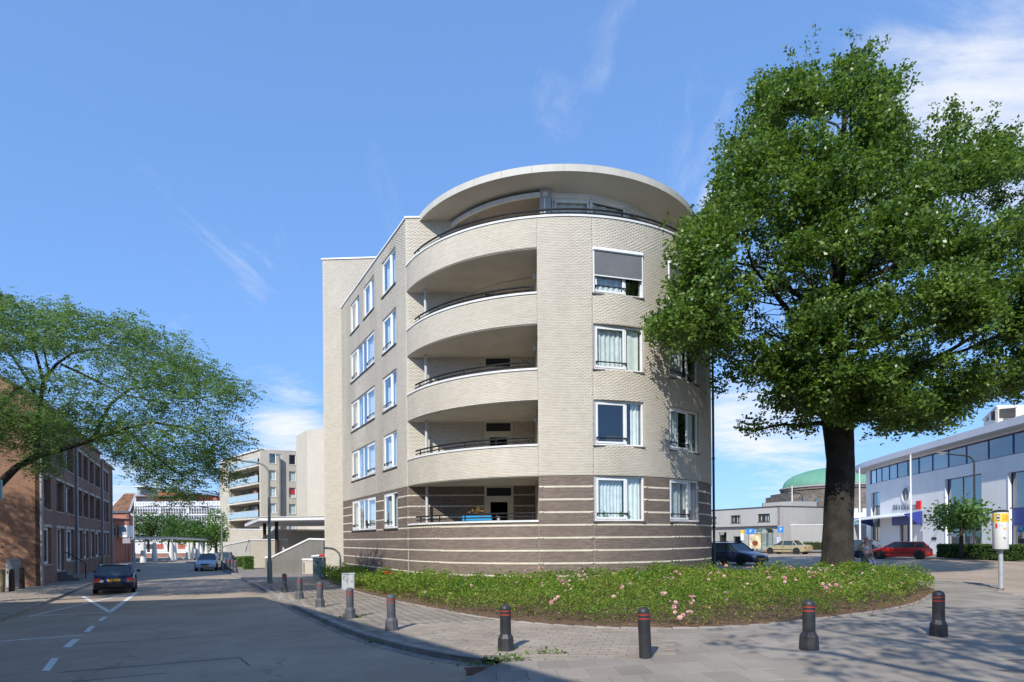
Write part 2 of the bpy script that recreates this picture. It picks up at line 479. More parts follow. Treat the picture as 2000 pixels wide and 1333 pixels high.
def thing(name, label, cat, loc=(0, 0, 0), rz=0.0, group=None, world_parts=True):
    """an Empty at the thing's base; its parts are given in world coordinates (or local ones when world_parts is off)"""
    o = bpy.data.objects.new(name, None); col.objects.link(o)
    o.empty_display_size = 0.3
    o.location = loc; o.rotation_euler = (0, 0, rz)
    o['label'] = label; o['category'] = cat
    if group: o['group'] = group
    if world_parts: ROOTINV[o.name] = (Matrix.Translation(Vector(loc)) @ Matrix.Rotation(rz, 4, 'Z')).inverted()
    return o
def tag(o, label, cat, group=None, kind=None):
    o['label'] = label; o['category'] = cat
    if group: o['group'] = group
    if kind: o['kind'] = kind
    return o
def structure(o): o['kind'] = 'structure'; return o
def stuff(o): o['kind'] = 'stuff'; return o
def copy_tree(o, loc, rz=0.0, label=None, scale=None):
    c = o.copy(); col.objects.link(c); c.location = loc; c.rotation_euler = (0, 0, rz)
    if label: c['label'] = label
    if scale: c.scale = (scale,) * 3
    for ch in [x for x in o.children]:
        d = ch.copy(); col.objects.link(d); d.parent = c
        for g in [x for x in ch.children]:
            e = g.copy(); col.objects.link(e); e.parent = d
    return c
def text_mesh(name, s, size, m, parent, M, extrude=0.004):
    cu = bpy.data.curves.new(name, 'FONT'); cu.body = s; cu.size = size; cu.extrude = extrude; cu.align_x = 'CENTER'; cu.align_y = 'CENTER'
    cu.resolution_u = 3
    tmp = bpy.data.objects.new(name, cu); col.objects.link(tmp)
    me = bpy.data.meshes.new_from_object(tmp)
    bpy.data.objects.remove(tmp)
    me.materials.clear(); me.materials.append(m)
    me.transform(M)
    return link(name, me, parent)
def frame_M(p, right, out):
    """local x = right (seen from outside), y = outwards, z = up"""
    r = Vector((right[0], right[1], 0)).normalized(); o = Vector((out[0], out[1], 0)).normalized()
    m = Matrix(((r.x, o.x, 0, p[0]), (r.y, o.y, 0, p[1]), (0, 0, 1, p[2]), (0, 0, 0, 1)))
    return m
def sheet(name, poly, m, dz=0.0, parent=None, cuts=(-20, 6)):
    """a ground sheet that follows the cross fall"""
    bm = bmesh.new()
    vs = [bm.verts.new((p[0], p[1], 0)) for p in poly]
    f = bm.faces.new(vs)
    bmesh.ops.triangulate(bm, faces=[f])
    for c in cuts:
        bmesh.ops.bisect_plane(bm, geom=bm.verts[:] + bm.edges[:] + bm.faces[:], plane_co=(c, 0, 0), plane_no=(1, 0, 0))
    for v in bm.verts: v.co.z = zg(v.co.x) + dz
    bmesh.ops.recalc_face_normals(bm, faces=bm.faces[:])
    if sum(f.normal.z for f in bm.faces) < 0: bmesh.ops.reverse_faces(bm, faces=bm.faces[:])
    me = bpy.data.meshes.new(name); bm.to_mesh(me); bm.free(); me.materials.append(m)
    return link(name, me, parent)
# ================================================================== GROUND
def catmull(P, step=0.25):
    P = [Vector((p[0], p[1], 0)) for p in P]
    out = []
    for i in range(len(P) - 1):
        p0 = P[max(i - 1, 0)]; p1 = P[i]; p2 = P[i + 1]; p3 = P[min(i + 2, len(P) - 1)]
        n = max(2, int((p2 - p1).length / step))
        for k in range(n):
            t = k / n
            out.append(0.5 * ((2 * p1) + (-p0 + p2) * t + (2 * p0 - 5 * p1 + 4 * p2 - p3) * t * t + (-p0 + 3 * p1 - 3 * p2 + p3) * t ** 3))
    out.append(P[-1])
    return out
def resample(P, L):
    out = [P[0]]; acc = 0.0
    for a, b in zip(P[:-1], P[1:]):
        d = (b - a).length
        while acc + d >= L and d > 1e-6:
            a = a + (b - a) * ((L - acc) / d); out.append(a); d = (b - a).length; acc = 0.0
        acc += d
    return out
m_ground = mat('dull_ground', (0.16, 0.155, 0.145), 0.9, 0.15, 0.2)
m_tar = tarmac_mat('tarmac', (0.345, 0.272, 0.203), 0.22)
m_paint = mat('road_paint', (0.62, 0.62, 0.60), 0.8, 0.22, 9, fine=0.2, fscale=90)
m_seam = mat('bitumen', (0.022, 0.022, 0.025), 0.55, 0.2, 6)
m_bed = mat('paving_bed', (0.23, 0.20, 0.17), 0.95, 0.2, 2.0, bump=0.3)
m_paver = island_mat('pavers', [(0.265, 0.222, 0.176), (0.30, 0.252, 0.202), (0.325, 0.276, 0.222), (0.28, 0.234, 0.185)], 0.9, 0.13, 0.7, 0.3)
m_paver_o = island_mat('pavers_single', [(0.265, 0.222, 0.176), (0.30, 0.252, 0.202), (0.325, 0.276, 0.222), (0.28, 0.234, 0.185)], 0.9, 0.13, 0.7, 0.3, obj=True)
m_slab = island_mat('slabs', [(0.245, 0.212, 0.175), (0.275, 0.238, 0.198), (0.305, 0.265, 0.222), (0.26, 0.225, 0.186)], 0.9, 0.14, 0.8, 0.3)
m_slab_o = island_mat('slabs_single', [(0.245, 0.212, 0.175), (0.275, 0.238, 0.198), (0.305, 0.265, 0.222), (0.26, 0.225, 0.186)], 0.9, 0.14, 0.8, 0.3, obj=True)
m_kerb = island_mat('kerbstone', [(0.27, 0.24, 0.21), (0.33, 0.295, 0.26)], 0.88, 0.22, 1.6, 0.3, obj=True)
m_soil = mat('soil_mulch', (0.14, 0.085, 0.05), 0.95, 0.35, 6, bump=0.8, bscale=60)

ground = structure(sheet('ground', [(-900, -90), (900, -90), (900, 1500), (-900, 1500)], m_ground, -0.16))
road = structure(sheet('road', [(-75, -40), (130, -40), (130, 150), (-75, 150)], m_tar, -0.10))

kerb_px = [(330, 1096), (400, 1104), (445, 1119), (480, 1136), (520, 1157), (560, 1180), (600, 1201), (650, 1224), (700, 1245), (760, 1263), (820, 1278), (880, 1290), (930, 1297), (985, 1302)]
KP = catmull([G(x, y, 0.10) for x, y in kerb_px])
near_px = [(1955, 1149), (1890, 1143), (1820, 1138), (1700, 1130), (1600, 1127), (1480, 1127), (1392, 1128)]
RP = catmull([Vector((26, 15.5, 0))] + [G(2060, 1172, 0.10)] + [G(x, y, 0.10) for x, y in near_px])
plaza = [tuple(p[:2]) for p in KP] + [(-0.75, 8.1), (-1.3, 6), (-1.8, -8), (34, -8), (34, 15)] + [tuple(p[:2]) for p in RP] + [(9.9, 33), (10.6, 42), (11, 75), (-27, 75)]
side = structure(sheet('sidewalk', plaza, m_bed, -0.009))
bed_px = [(622, 1131), (660, 1146), (700, 1157), (760, 1172), (840, 1188), (920, 1203), (1000, 1214), (1100, 1223), (1200, 1227), (1300, 1228), (1400, 1226), (1500, 1220), (1600, 1209), (1700, 1196), (1760, 1186), (1800, 1174), (1822, 1160)]
BP = catmull([G(x, y) for x, y in bed_px], 0.3)
tip = [G(1826, 1152), G(1800, 1144), G(1740, 1137)]
bed_poly = [tuple(p[:2]) for p in BP] + [tuple(p[:2]) for p in tip] + [(13.4, 22.6), (11.9, 23.4), (10.2, 22.6), (8.8, 22.7), (7.6, 24.2), (6.5, 23.9), (4, 22.6), (2, 22.2), (0, 22.5), (-2, 23.6), (-3.6, 25.2), (-4.9, 27.2), (-8.6, 34.2), (-9.8, 36.3), (-10.9, 36.4)]
soil = structure(sheet('flower_bed_soil', bed_poly, m_soil, 0.02))

def kerb_line(P, L, w, inner, parent, top=0.0, drops=()):
    """single kerbstones set end to end; inner = side of the pavement (+1 left of travel)"""
    Q = resample(P, L)
    protos = {}
    for i, (a, b) in enumerate(zip(Q[:-1], Q[1:])):
        d = (b - a); ln = d.length - 0.012; d.normalize(); nn = Vector((-d.y, d.x, 0)) * inner
        c = (a + b) / 2 + nn * (w / 2)
        key = round(ln, 2)
        if key not in protos:
            protos[key] = MB().cbox(-ln / 2, ln / 2, -w / 2, w / 2, -0.22, 0.0, 0.018).mesh('kerbstone', m_kerb)
        ang = math.atan2(d.y, d.x)
        zt = zg(c.x) + top + 0.004
        for x0, x1 in drops:
            if x0 < c.x < x1: zt -= 0.07
        tilt = math.atan2(zg(b.x) - zg(a.x), (b - a).length)
        o = link('kerbstone', protos[key], parent, Matrix.Translation((c.x, c.y, zt)) @ Matrix.Rotation(ang, 4, 'Z') @ Matrix.Rotation(-tilt, 4, 'Y') @ Matrix.Rotation(random.uniform(-.004, .004), 4, 'X'))
kerb_r = thing('kerb', 'x', 'kerb'); del kerb_r['label'], kerb_r['category']; structure(kerb_r)
kerb_line(KP, 1.0, 0.18, 1, kerb_r)
kerb_line(RP, 1.0, 0.16, 1, kerb_r)
# flat gutter course of the kerb
gut = MB()
Q = resample(KP, 0.22)
for a, b in zip(Q[:-1], Q[1:]):
    d = (b - a).normalized(); nn = Vector((-d.y, d.x, 0)) * -1
    p = [a + d * .008 + nn * .01, b - d * .008 + nn * .01, b - d * .008 + nn * 0.20, a + d * .008 + nn * 0.20]
    gut.prism([(q.x, q.y) for q in p], lambda q: zg(q[0]) - 0.2, lambda q: zg(q[0]) - 0.093)
stuff(gut.build('gutter_course', island_mat('gutter_brick', [(0.22, 0.19, 0.165), (0.30, 0.27, 0.24)], 0.9, 0.25, 1.2), kerb_r))

# ---- tiles of the pavement, each a stone of its own
def inset(x, y, poly, e):
    return all(inpoly(x + dx, y + dy, poly) for dx, dy in ((e, 0), (-e, 0), (0, e), (0, -e)))
def pave(zone, sx, sy, ang, parent, mats, name, gap=0.006, ymax=60, limit=300, bounds=(-30, 30, 4, 60), bond=0.5, blocked=()):
    ca, sa = math.cos(ang), math.sin(ang)
    x0, x1, y0_, y1 = bounds
    cells = []
    D = 60
    for j in range(int(-D / sy), int(D / sy)):
        off = (j % 2) * bond * sx
        for i in range(int(-D / sx), int(D / sx)):
            lx = (i + 0.5) * sx + off; ly = (j + 0.5) * sy
            X = lx * ca - ly * sa; Y = lx * sa + ly * ca
            if not (x0 < X < x1 and y0_ < Y < y1): continue
            if not zone(X, Y): continue
            cells.append((X, Y))
    cells.sort(key=lambda c: c[0] ** 2 + c[1] ** 2)
    singles = [c for c in cells if abs(c[0]) < 0.84 * c[1]][:limit]
    ss = set(singles)
    hx, hy = (sx - gap) / 2, (sy - gap) / 2
    me = MB().cbox(-hx, hx, -hy, hy, -0.03, 0, 0.004).mesh(name, mats[1])
    for X, Y in singles:
        link(name, me, parent, Matrix.Translation((X, Y, zg(X) + random.uniform(-.0035, .0025))) @ Matrix.Rotation(ang, 4, 'Z') @ Matrix.Rotation(-math.atan(0.026 if X < 6 else .002) * ca + random.gauss(0, .004), 4, 'Y') @ Matrix.Rotation(random.gauss(0, .004), 4, 'X'))
    V = []; Fq = []
    base = np.array([(-hx, -hy), (hx, -hy), (hx, hy), (-hx, hy)])
    for X, Y in cells:
        if (X, Y) in ss: continue
        q = [(X + a * ca - b * sa, Y + a * sa + b * ca) for a, b in base]
        dz = random.uniform(-.003, .0025); k = len(V)
        V += [(p[0], p[1], zg(p[0]) - 0.02) for p in q] + [(p[0], p[1], zg(p[0]) + dz) for p in q]
        Fq += [(k + 4, k + 5, k + 6, k + 7)] + [(k + e, k + (e + 1) % 4, k + 4 + (e + 1) % 4, k + 4 + e) for e in range(4)]
    if V: stuff(np_mesh(name + '_field', V, Fq, mats[0], parent))
slab_line = G(1300, 1226); slab_near = G(1310, 1289)
def in_plaza(x, y, e=0.14): return inset(x, y, plaza, e) and not inpoly(x, y, bed_poly)
def d_kerb(x, y): return min((x - p.x) ** 2 + (y - p.y) ** 2 for p in KP) ** 0.5
KPn = np.array([(p.x, p.y) for p in KP]); RPn = np.array([(p.x, p.y) for p in RP])
def dk(x, y, A): return math.sqrt(((A - (x, y)) ** 2).sum(1).min())
def is_slab(x, y):
    return y < G(1150, 1291).y + 0.02 * x or x > slab_near.x + (y - slab_near.y) * (slab_line.x - slab_near.x) / (slab_line.y - slab_near.y)
pave(lambda x, y: (not is_slab(x, y)) and in_plaza(x, y) and dk(x, y, KPn) > 0.33, 0.30, 0.20, rad(-14), side, (m_paver, m_paver_o), 'paver', bounds=(-13, 4, 8, 34))
pave(lambda x, y: is_slab(x, y) and in_plaza(x, y, 0.26) and dk(x, y, RPn) > 0.42, 0.42, 0.62, rad(3), side, (m_slab, m_slab_o), 'slab', gap=0.008, bounds=(-1.2, 24, 5, 26))
# edging stones of the flower bed
eb = resample(BP, 0.5)
pe = MB().cbox(-0.245, 0.245, -0.05, 0.05, -0.2, 0.0, 0.01).mesh('edging_stone', m_kerb)
for a, b in zip(eb[:-1], eb[1:]):
    d = b - a; c = (a + b) / 2
    link('edging_stone', pe, soil, Matrix.Translation((c.x, c.y, zg(c.x) + 0.022)) @ Matrix.Rotation(math.atan2(d.y, d.x), 4, 'Z'))

# ---- the pavement across the street
left_px = [(-330, 1345), (-150, 1282), (0, 1216), (38, 1201), (65, 1190), (100, 1175), (140, 1159), (170, 1146), (215, 1127), (262, 1108), (285, 1103), (330, 1097)]
LP = catmull([G(x, y, 0.10) for x, y in left_px])
left_poly = [tuple(p[:2]) for p in LP] + [(-60, 100), (-70, 60), (-60, 20), (-30, 4)]
lpave = structure(sheet('left_pavement', left_poly, m_bed, -0.009))
kerb_l = thing('kerb', 'x', 'kerb'); del kerb_l['label'], kerb_l['category']; structure(kerb_l)
kerb_line(LP, 1.0, 0.18, 1, kerb_l, drops=((G(38, 1201).x, 0) if False else (G(140, 1159, .1).x if False else -99, -98),))
pave(lambda x, y: inset(x, y, left_poly, 0.2), 0.3, 0.3, rad(28), lpave, (m_paver, m_paver_o), 'paver', bounds=(-28, -12, 14, 34), limit=300)
far_px = [(1392, 1081), (1500, 1078), (1600, 1078), (1700, 1081), (1850, 1088.5), (2000, 1098), (2200, 1111)]
FP = catmull([G(x, y, 0.10) for x, y in far_px])
far_poly = [tuple(p[:2]) for p in FP] + [(110, 30), (120, 130), (5, 140), (4, 100)]
fpave = structure(sheet('far_pavement', far_poly, mat('far_paving', (0.30, 0.28, 0.265), 0.9, 0.1, 0.6), 0.0))
fk = MB()
for a, b in zip(FP[:-1], FP[1:]):
    fk.prism([(a.x, a.y), (b.x, b.y), (b.x, b.y + .2), (a.x, a.y + .2)], -0.1, lambda q: zg(q[0]) + 0.006)
fk.build('kerb_edge', mat('far_kerb', (0.27, 0.26, 0.25), 0.9), fpave)

# ---- paint and tar on the tarmac
def on_road(name, px, m, dz=0.004, parent=road):
    P = [G(x, y, 0.10) for x, y in px]
    mb = MB(); n = len(P)
    mb.add([(p.x, p.y, zg(p.x) - 0.10 + dz) for p in P], [tuple(range(n))])
    o = mb.build(name, m, parent)
    if o.data.polygons[0].normal.z < 0: o.data.flip_normals()
    return o
def line_px(name, a, b, w, m, dz=0.004, wob=0.0, seg=1):
    A = G(*a, 0.10); B = G(*b, 0.10); d = (B - A); d.z = 0; d.normalize(); nn = Vector((-d.y, d.x, 0)) * w / 2
    mb = MB(); L = []; Rr = []
    for k in range(seg + 1):
        p = A.lerp(B, k / seg) + nn * (random.uniform(-wob, wob) / (w / 2) if w else 0)
        L.append(p - nn); Rr.append(p + nn)
    for k in range(seg):
        q = [L[k], L[k + 1], Rr[k + 1], Rr[k]]
        mb.add([(p.x, p.y, zg(p.x) - 0.10 + dz) for p in q], [(0, 1, 2, 3)])
    o = mb.build(name, m, road)
    if o.data.polygons[0].normal.z < 0: o.data.flip_normals()
for q in ([(81.5, 1311), (97, 1311), (115, 1286), (100.7, 1286)], [(122, 1265), (137, 1265), (156, 1249), (142, 1249)], [(163, 1235), (174, 1235), (187, 1223), (177, 1223)], [(190, 1213.5), (200.4, 1213.5), (210, 1205), (201.5, 1205)], [(212, 1200), (216, 1200), (218, 1198), (214, 1198)]):
    on_road('road_marking', q, m_paint)
for a, b, w, dz in (((0, 1252.9), (165, 1241), .11, .004), ((58, 1204), (261, 1158), .13, .0048), ((54, 1204.5), (217, 1195.5), .12, .004), ((161, 1165), (214, 1196), .15, .0056), ((214, 1196.5), (268, 1157), .17, .0064), ((-160, 1264), (-2, 1253), .11, .004)):
    line_px('road_marking', a, b, w, m_paint, dz)
for a, b, w in (((159, 1259), (500, 1237), .035), ((119, 1314), (467, 1285), .04), ((467, 1285), (488, 1301), .03), ((141, 1332), (325, 1315), .03), ((520, 1237), (640, 1231), .03)):
    line_px('tar_seam', a, b, w, m_seam, .003, wob=.012, seg=24)
# storm drain by the kerb end
dr = G(945, 1311, .10)
dm = MB()
for k in range(7): dm.box(-.26, .26, -.2 + k * .06, -.165 + k * .06, -.03, .006)
dm.box(-.28, .28, -.225, -.205, -.03, .009).box(-.28, .28, .225, .245, -.03, .009)
drain = dm.build('storm_drain', mat('rusty_iron', (0.16, 0.075, 0.05), 0.8, 0.3, 8), None, M=Matrix.Translation(dr + Vector((0, 0, .003))) @ Matrix.Rotation(rad(8), 4, 'Z'))
tag(drain, 'rusty slotted storm drain grate in the road beside the kerb end', 'drain')
# ================================================================== WALL TOOLS
def wallgrid(mf, us, zs, filled, th):
    """wall of cells: mf(u, z, d) gives the point at depth d behind the face; reveals where a neighbour is open"""
    mb = MB(); idx = {}
    def P(i, j, k):
        key = (i, j, k)
        if key not in idx:
            idx[key] = len(mb.v); mb.v.append(tuple(mf(us[i], zs[j], th if k else 0.0)))
        return idx[key]
    nu, nz = len(us) - 1, len(zs) - 1
    fl = [[filled((us[i] + us[i + 1]) / 2, (zs[j] + zs[j + 1]) / 2) for j in range(nz)] for i in range(nu)]
    for i in range(nu):
        for j in range(nz):
            if not fl[i][j]: continue
            mb.f.append((P(i, j, 0), P(i + 1, j, 0), P(i + 1, j + 1, 0), P(i, j + 1, 0)))
            mb.f.append((P(i, j, 1), P(i, j + 1, 1), P(i + 1, j + 1, 1), P(i + 1, j, 1)))
            if i == 0 or not fl[i - 1][j]: mb.f.append((P(i, j, 1), P(i, j, 0), P(i, j + 1, 0), P(i, j + 1, 1)))
            if i == nu - 1 or not fl[i + 1][j]: mb.f.append((P(i + 1, j, 0), P(i + 1, j, 1), P(i + 1, j + 1, 1), P(i + 1, j + 1, 0)))
            if j == 0 or not fl[i][j - 1]: mb.f.append((P(i, j, 1), P(i + 1, j, 1), P(i + 1, j, 0), P(i, j, 0)))
            if j == nz - 1 or not fl[i][j + 1]: mb.f.append((P(i, j + 1, 0), P(i + 1, j + 1, 0), P(i + 1, j + 1, 1), P(i, j + 1, 1)))
    return mb
def cuts(vals, step=None):
    v = sorted(set(round(x, 4) for x in vals)); out = [v[0]]
    for a in v[1:]:
        if step:
            n = max(1, int(math.ceil((a - out[-1]) / step)))
            b = out[-1]
            for k in range(1, n): out.append(b + (a - b) * k / n)
        out.append(a)
    return out
COURSE = 0.47 / 8
def courses(mf, u0, u1, z0, z1, openings, zref, breaks=(), bl=0.215, j=0.008, proud=0.007, pick=None):
    """lay real bricks course by course round the openings; returns brick corner arrays grouped by pick(zmid)"""
    out = {}
    k0 = int(math.floor((z0 - zref) / COURSE)); k1 = int(math.ceil((z1 - zref) / COURSE))
    for k in range(k0, k1):
        za = max(z0, zref + k * COURSE + j / 2); zb = min(z1, zref + (k + 1) * COURSE - j / 2)
        if zb - za < 0.015: continue
        zm = (za + zb) / 2
        iv = [(u0, u1)]
        for a, b, c, d in openings:
            if c - 0.001 < zm < d + 0.001 or (za < d - .01 and zb > c + .01):
                nv = []
                for p, q in iv:
                    if b <= p or a >= q: nv.append((p, q)); continue
                    if a > p: nv.append((p, a))
                    if b < q: nv.append((b, q))
                iv = nv
        for br in breaks:
            nv = []
            for p, q in iv:
                if p < br < q: nv += [(p, br - .006), (br + .006, q)]
                else: nv.append((p, q))
            iv = nv
        cls = pick(zm) if pick else 0
        if cls: za -= .007; zb += .007
        off = (k % 2) * .5 * bl + .03 * math.sin(k * 12.9898)
        L = out.setdefault(cls, [])
        for p, q in iv:
            n = math.floor((p - off) / bl)
            while True:
                a = max(p, off + n * bl); b = min(q, off + (n + 1) * bl); n += 1
                if a >= q - .01: break
                if b - a < 0.035: continue
                L.append((a + .001, b - .001, za, zb))
    return out
def lay(mf, L, proud, name, m, parent, singles=0, singles_mat=None):
    V = np.empty((len(L) * 8, 3), np.float32); Fq = np.empty((len(L) * 5, 4), np.int32)
    pick = set()
    if singles:
        order = sorted(range(len(L)), key=lambda i: (Vector(mf((L[i][0] + L[i][1]) / 2, L[i][2], 0)) - Vector((0, 0, HC))).length / max(.05, L[i][1] - L[i][0]))
        pick = set(order[:singles])
    n = 0
    for i, (a, b, za, zb) in enumerate(L):
        pr = -(proud + random.uniform(-.0005, .0005)); bk = 0.004
        fr = [mf(a, za, pr), mf(b, za, pr), mf(b, zb, pr), mf(a, zb, pr)]
        ba = [mf(a, za, bk), mf(b, za, bk), mf(b, zb, bk), mf(a, zb, bk)]
        if i in pick:
            mb = MB(); mb.add(fr + ba, [(0, 1, 2, 3), (1, 0, 4, 5), (2, 1, 5, 6), (3, 2, 6, 7), (0, 3, 7, 4)])
            mb.build('brick', singles_mat or m, parent); continue
        k = n * 8
        V[k:k + 4] = fr; V[k + 4:k + 8] = ba
        Fq[n * 5:(n + 1) * 5] = [(k, k + 1, k + 2, k + 3), (k + 1, k, k + 4, k + 5), (k + 2, k + 1, k + 5, k + 6), (k + 3, k + 2, k + 6, k + 7), (k, k + 3, k + 7, k + 4)]
        n += 1
    o = np_mesh(name, V[:n * 8], Fq[:n * 5], m, parent)
    return stuff(o)
m_white = mat('white_frame', (0.74, 0.75, 0.76), 0.45, 0.05, 2, fine=0.03, spec=0.45, streak=0.05)
m_sill = mat('sill_slate', (0.10, 0.095, 0.09), 0.7, 0.15, 4)
m_glass = glass_mat('window_glass', (0.88, 0.95, 0.94), 1.0, 1.0)
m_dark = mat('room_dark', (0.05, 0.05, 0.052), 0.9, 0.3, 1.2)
m_net = mat('net_curtain', (0.66, 0.68, 0.70), 0.9, 0.15, 5)
m_drape = mat('pale_drape', (0.74, 0.75, 0.72), 0.9, 0.1, 4)
m_bar = mat('black_iron', (0.018, 0.018, 0.022), 0.45, 0.1, 5)
m_green = leaf_mat('pot_leaves', [(0.05, 0.12, 0.02), (0.13, 0.25, 0.04)], 0.3)
def window(parent, M, w, h, lights, bars=(), curtains=(), blind=0.0, recess=0.10, box=True, tilt=False, name='window', fm=None, sill=True, gl=None, plants=0):
    """M: origin at the bottom middle of the opening in the wall face. lights: (x0, x1, opens) as fractions of the width"""
    fm = fm or m_white
    f = 0.065
    y0, y1 = -recess - 0.07, -recess
    fr = MB()
    fr.box(-w / 2, -w / 2 + f, y0, y1, 0, h, M).box(w / 2 - f, w / 2, y0, y1, 0, h, M)
    fr.box(-w / 2 + f, w / 2 - f, y0, y1, h - f, h, M).box(-w / 2 + f, w / 2 - f, y0, y1, 0, f, M)
    iw = w - 2 * f; x_ = lambda q: -w / 2 + f + q * iw
    pn = []
    for k, (a, b, op) in enumerate(lights):
        xa, xb = x_(a), x_(b)
        if k > 0: fr.box(xa - .035, xa + .035, y0 + .002, y1 - .003, f, h - f, M)
        ya, yb, g = (y1 - .035, y1 + .02, 0.075) if op else (y0 + .02, y1 - .02, 0.02)
        if op:
            s = 0.03
            fr.box(xa + s, xa + s + g, ya, yb, f + .012, h - f - .012, M).box(xb - s - g, xb - s, ya, yb, f + .012, h - f - .012, M)
            fr.box(xa + s + g, xb - s - g, ya, yb, f + .012, f + .012 + g, M).box(xa + s + g, xb - s - g, ya, yb, h - f - .012 - g, h - f - .012, M)
            pn.append((xa + s + g, xb - s - g, f + .012 + g, h - f - .012 - g, (ya + yb) / 2))
        else:
            pn.append((xa + .03, xb - .03, f, h - f, (y0 + y1) / 2))
    o = fr.build(name, fm, parent)
    for (xa, xb, za, zb, y) in pn:
        MB().add([(xa, y, za), (xb, y, za), (xb, y, zb), (xa, y, zb)], [(0, 1, 2, 3)], M).build('pane', gl or m_glass, o)
    if sill:
        MB().box(-w / 2 - .04, w / 2 + .04, y0 - .0, 0.05, -0.06, -0.004, M).build('sill', m_sill if sill is True else sill, o)
    for a, b in bars:
        xa, xb = x_(a), x_(b); zb = f + 0.20
        bm_ = MB().box(xa, xb, y1 + .045, y1 + .06, zb, zb + .045, M).box(xb - .03, xb, y1 + .001, y1 + .046, zb - .07, zb + .05, M).box(xa, xa + .03, y1 + .001, y1 + .046, zb - .07, zb + .05, M)
        bm_.build('guard_bar', m_bar, o)
    for a, b, z0, z1, mm, folds in curtains:
        xa, xb = x_(a), x_(b); n = max(2, folds * 6); mb = MB(); vs = []
        for i in range(n + 1):
            t = i / n; yy = y0 - .10 + .03 * math.sin(t * folds * 2 * math.pi)
            vs += [(xa + (xb - xa) * t, yy, h * z0), (xa + (xb - xa) * t, yy, h * z1)]
        mb.add(vs, [(2 * i, 2 * i + 2, 2 * i + 3, 2 * i + 1) for i in range(n)], M).build('curtain', mm, o, smooth=60)
    if plants:
        for k in range(plants):
            xx = random.uniform(-w * .4, w * .4); V = []; Fq = []
            for q in range(26):
                c = Vector((xx + random.gauss(0, .09), y0 - .08 + random.gauss(0, .02), f + .08 + abs(random.gauss(0, .1)))); a = Vector((random.gauss(0, .05), random.gauss(0, .02), random.gauss(0, .05))); b_ = Vector((random.gauss(0, .03), 0.0, random.gauss(0, .03)))
                k0 = len(V); V += [tuple(M @ (c - a)), tuple(M @ (c + b_)), tuple(M @ (c + a)), tuple(M @ (c - b_))]; Fq.append((k0, k0 + 1, k0 + 2, k0 + 3))
            mb = MB(); mb.add(V, Fq).build('sill_plant', m_green, o)
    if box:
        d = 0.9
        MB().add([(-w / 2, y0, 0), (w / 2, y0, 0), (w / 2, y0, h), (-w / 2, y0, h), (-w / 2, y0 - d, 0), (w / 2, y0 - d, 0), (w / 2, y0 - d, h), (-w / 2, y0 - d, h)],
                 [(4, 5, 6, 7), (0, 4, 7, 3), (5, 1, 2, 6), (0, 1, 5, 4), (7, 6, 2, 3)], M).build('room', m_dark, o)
    return o

# ================================================================== THE CURVED APARTMENT BUILDING
BC = (2.053, 29.82); BR = 7.28
def mc(u, z, d):
    p = u / BR; r = BR - d
    return (BC[0] + r * math.sin(p), BC[1] - r * math.cos(p), z)
C0 = Vector((-4.51, 26.68)); FE = Vector((-0.482, 0.876)); FN = Vector((-0.876, -0.482)); FL = 12.3
def mfac(u, z, d):
    return (C0.x + FE.x * u - FN.x * d, C0.y + FE.y * u - FN.y * d, z)
def facade_rev(u, z, d): return mfac(FL - u, z, d)       # u grows to the right seen from outside
BY = 26.62
def mback(u, z, d): return (u, BY + d, z)
bld = thing('curved_apartment_building', 'pale brick apartment building with rounded corner, striped dark brick base and overhanging round roof', 'building', (BC[0], BC[1], 0))
Z_BOT = -0.6; Z_DARK = 4.184; Z_PAR = 13.68; Z_TOP = 15.8
BANDS = [(12.584, 13.68), (9.784, 10.88), (6.984, 8.08), (4.184, 5.28)]
def phi_px(x, y=800):
    u, _ = ray(x, y)
    a = 1 + u * u; b = -(BC[0] * u + BC[1]); c = BC[0] ** 2 + BC[1] ** 2 - BR ** 2
    Y = (-b - math.sqrt(max(0, b * b - a * c))) / a
    return math.asin((u * Y - BC[0]) / BR)
U0 = BR * math.asin((C0.x - BC[0]) / BR); UJ = BR * phi_px(1051); U1 = BR * rad(118)
W1 = (BR * phi_px(1160), BR * phi_px(1257)); W2 = (BR * phi_px(1307), BR * phi_px(1364))
UX = W1[0] - 0.02
ROWS = [(2.5, 4.17), (5.3, 6.97), (8.1, 9.77), (10.9, 12.57)]
m_mort = mat('pale_mortar', (0.46, 0.42, 0.35), 0.95, 0.12, 1.5)
m_mort_d = mat('dark_mortar', (0.33, 0.28, 0.235), 0.95, 0.15, 1.5)
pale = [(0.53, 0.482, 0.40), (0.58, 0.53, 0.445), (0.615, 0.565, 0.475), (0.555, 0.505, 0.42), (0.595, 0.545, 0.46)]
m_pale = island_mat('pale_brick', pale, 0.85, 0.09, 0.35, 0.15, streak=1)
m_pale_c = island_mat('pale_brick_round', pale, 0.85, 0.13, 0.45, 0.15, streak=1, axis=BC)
m_pale_side = island_mat('darker_pale_brick', [(0.45, 0.412, 0.35), (0.50, 0.46, 0.392), (0.53, 0.49, 0.418), (0.475, 0.435, 0.37)], 0.88, 0.16, 0.55, 0.3, streak=1)  # the pale brick again in darker tones with stronger blotches
BROWN = [(0.165, 0.127, 0.106), (0.20, 0.155, 0.13), (0.235, 0.187, 0.157), (0.18, 0.139, 0.117), (0.22, 0.175, 0.15)]
m_darkb = island_mat('brown_brick', BROWN, 0.85, 0.10, 0.5, 0.2)
m_darkb_c = island_mat('brown_brick_round', BROWN, 0.85, 0.10, 0.5, 0.2, axis=BC)
m_cream = island_mat('cream_brick', [(0.58, 0.53, 0.425), (0.65, 0.60, 0.49)], 0.85, 0.08, 0.5, 0.3)
m_cream_o = island_mat('cream_brick_single', [(0.57, 0.52, 0.415), (0.65, 0.60, 0.49)], 0.85, 0.08, 0.5, 0.3, obj=True)
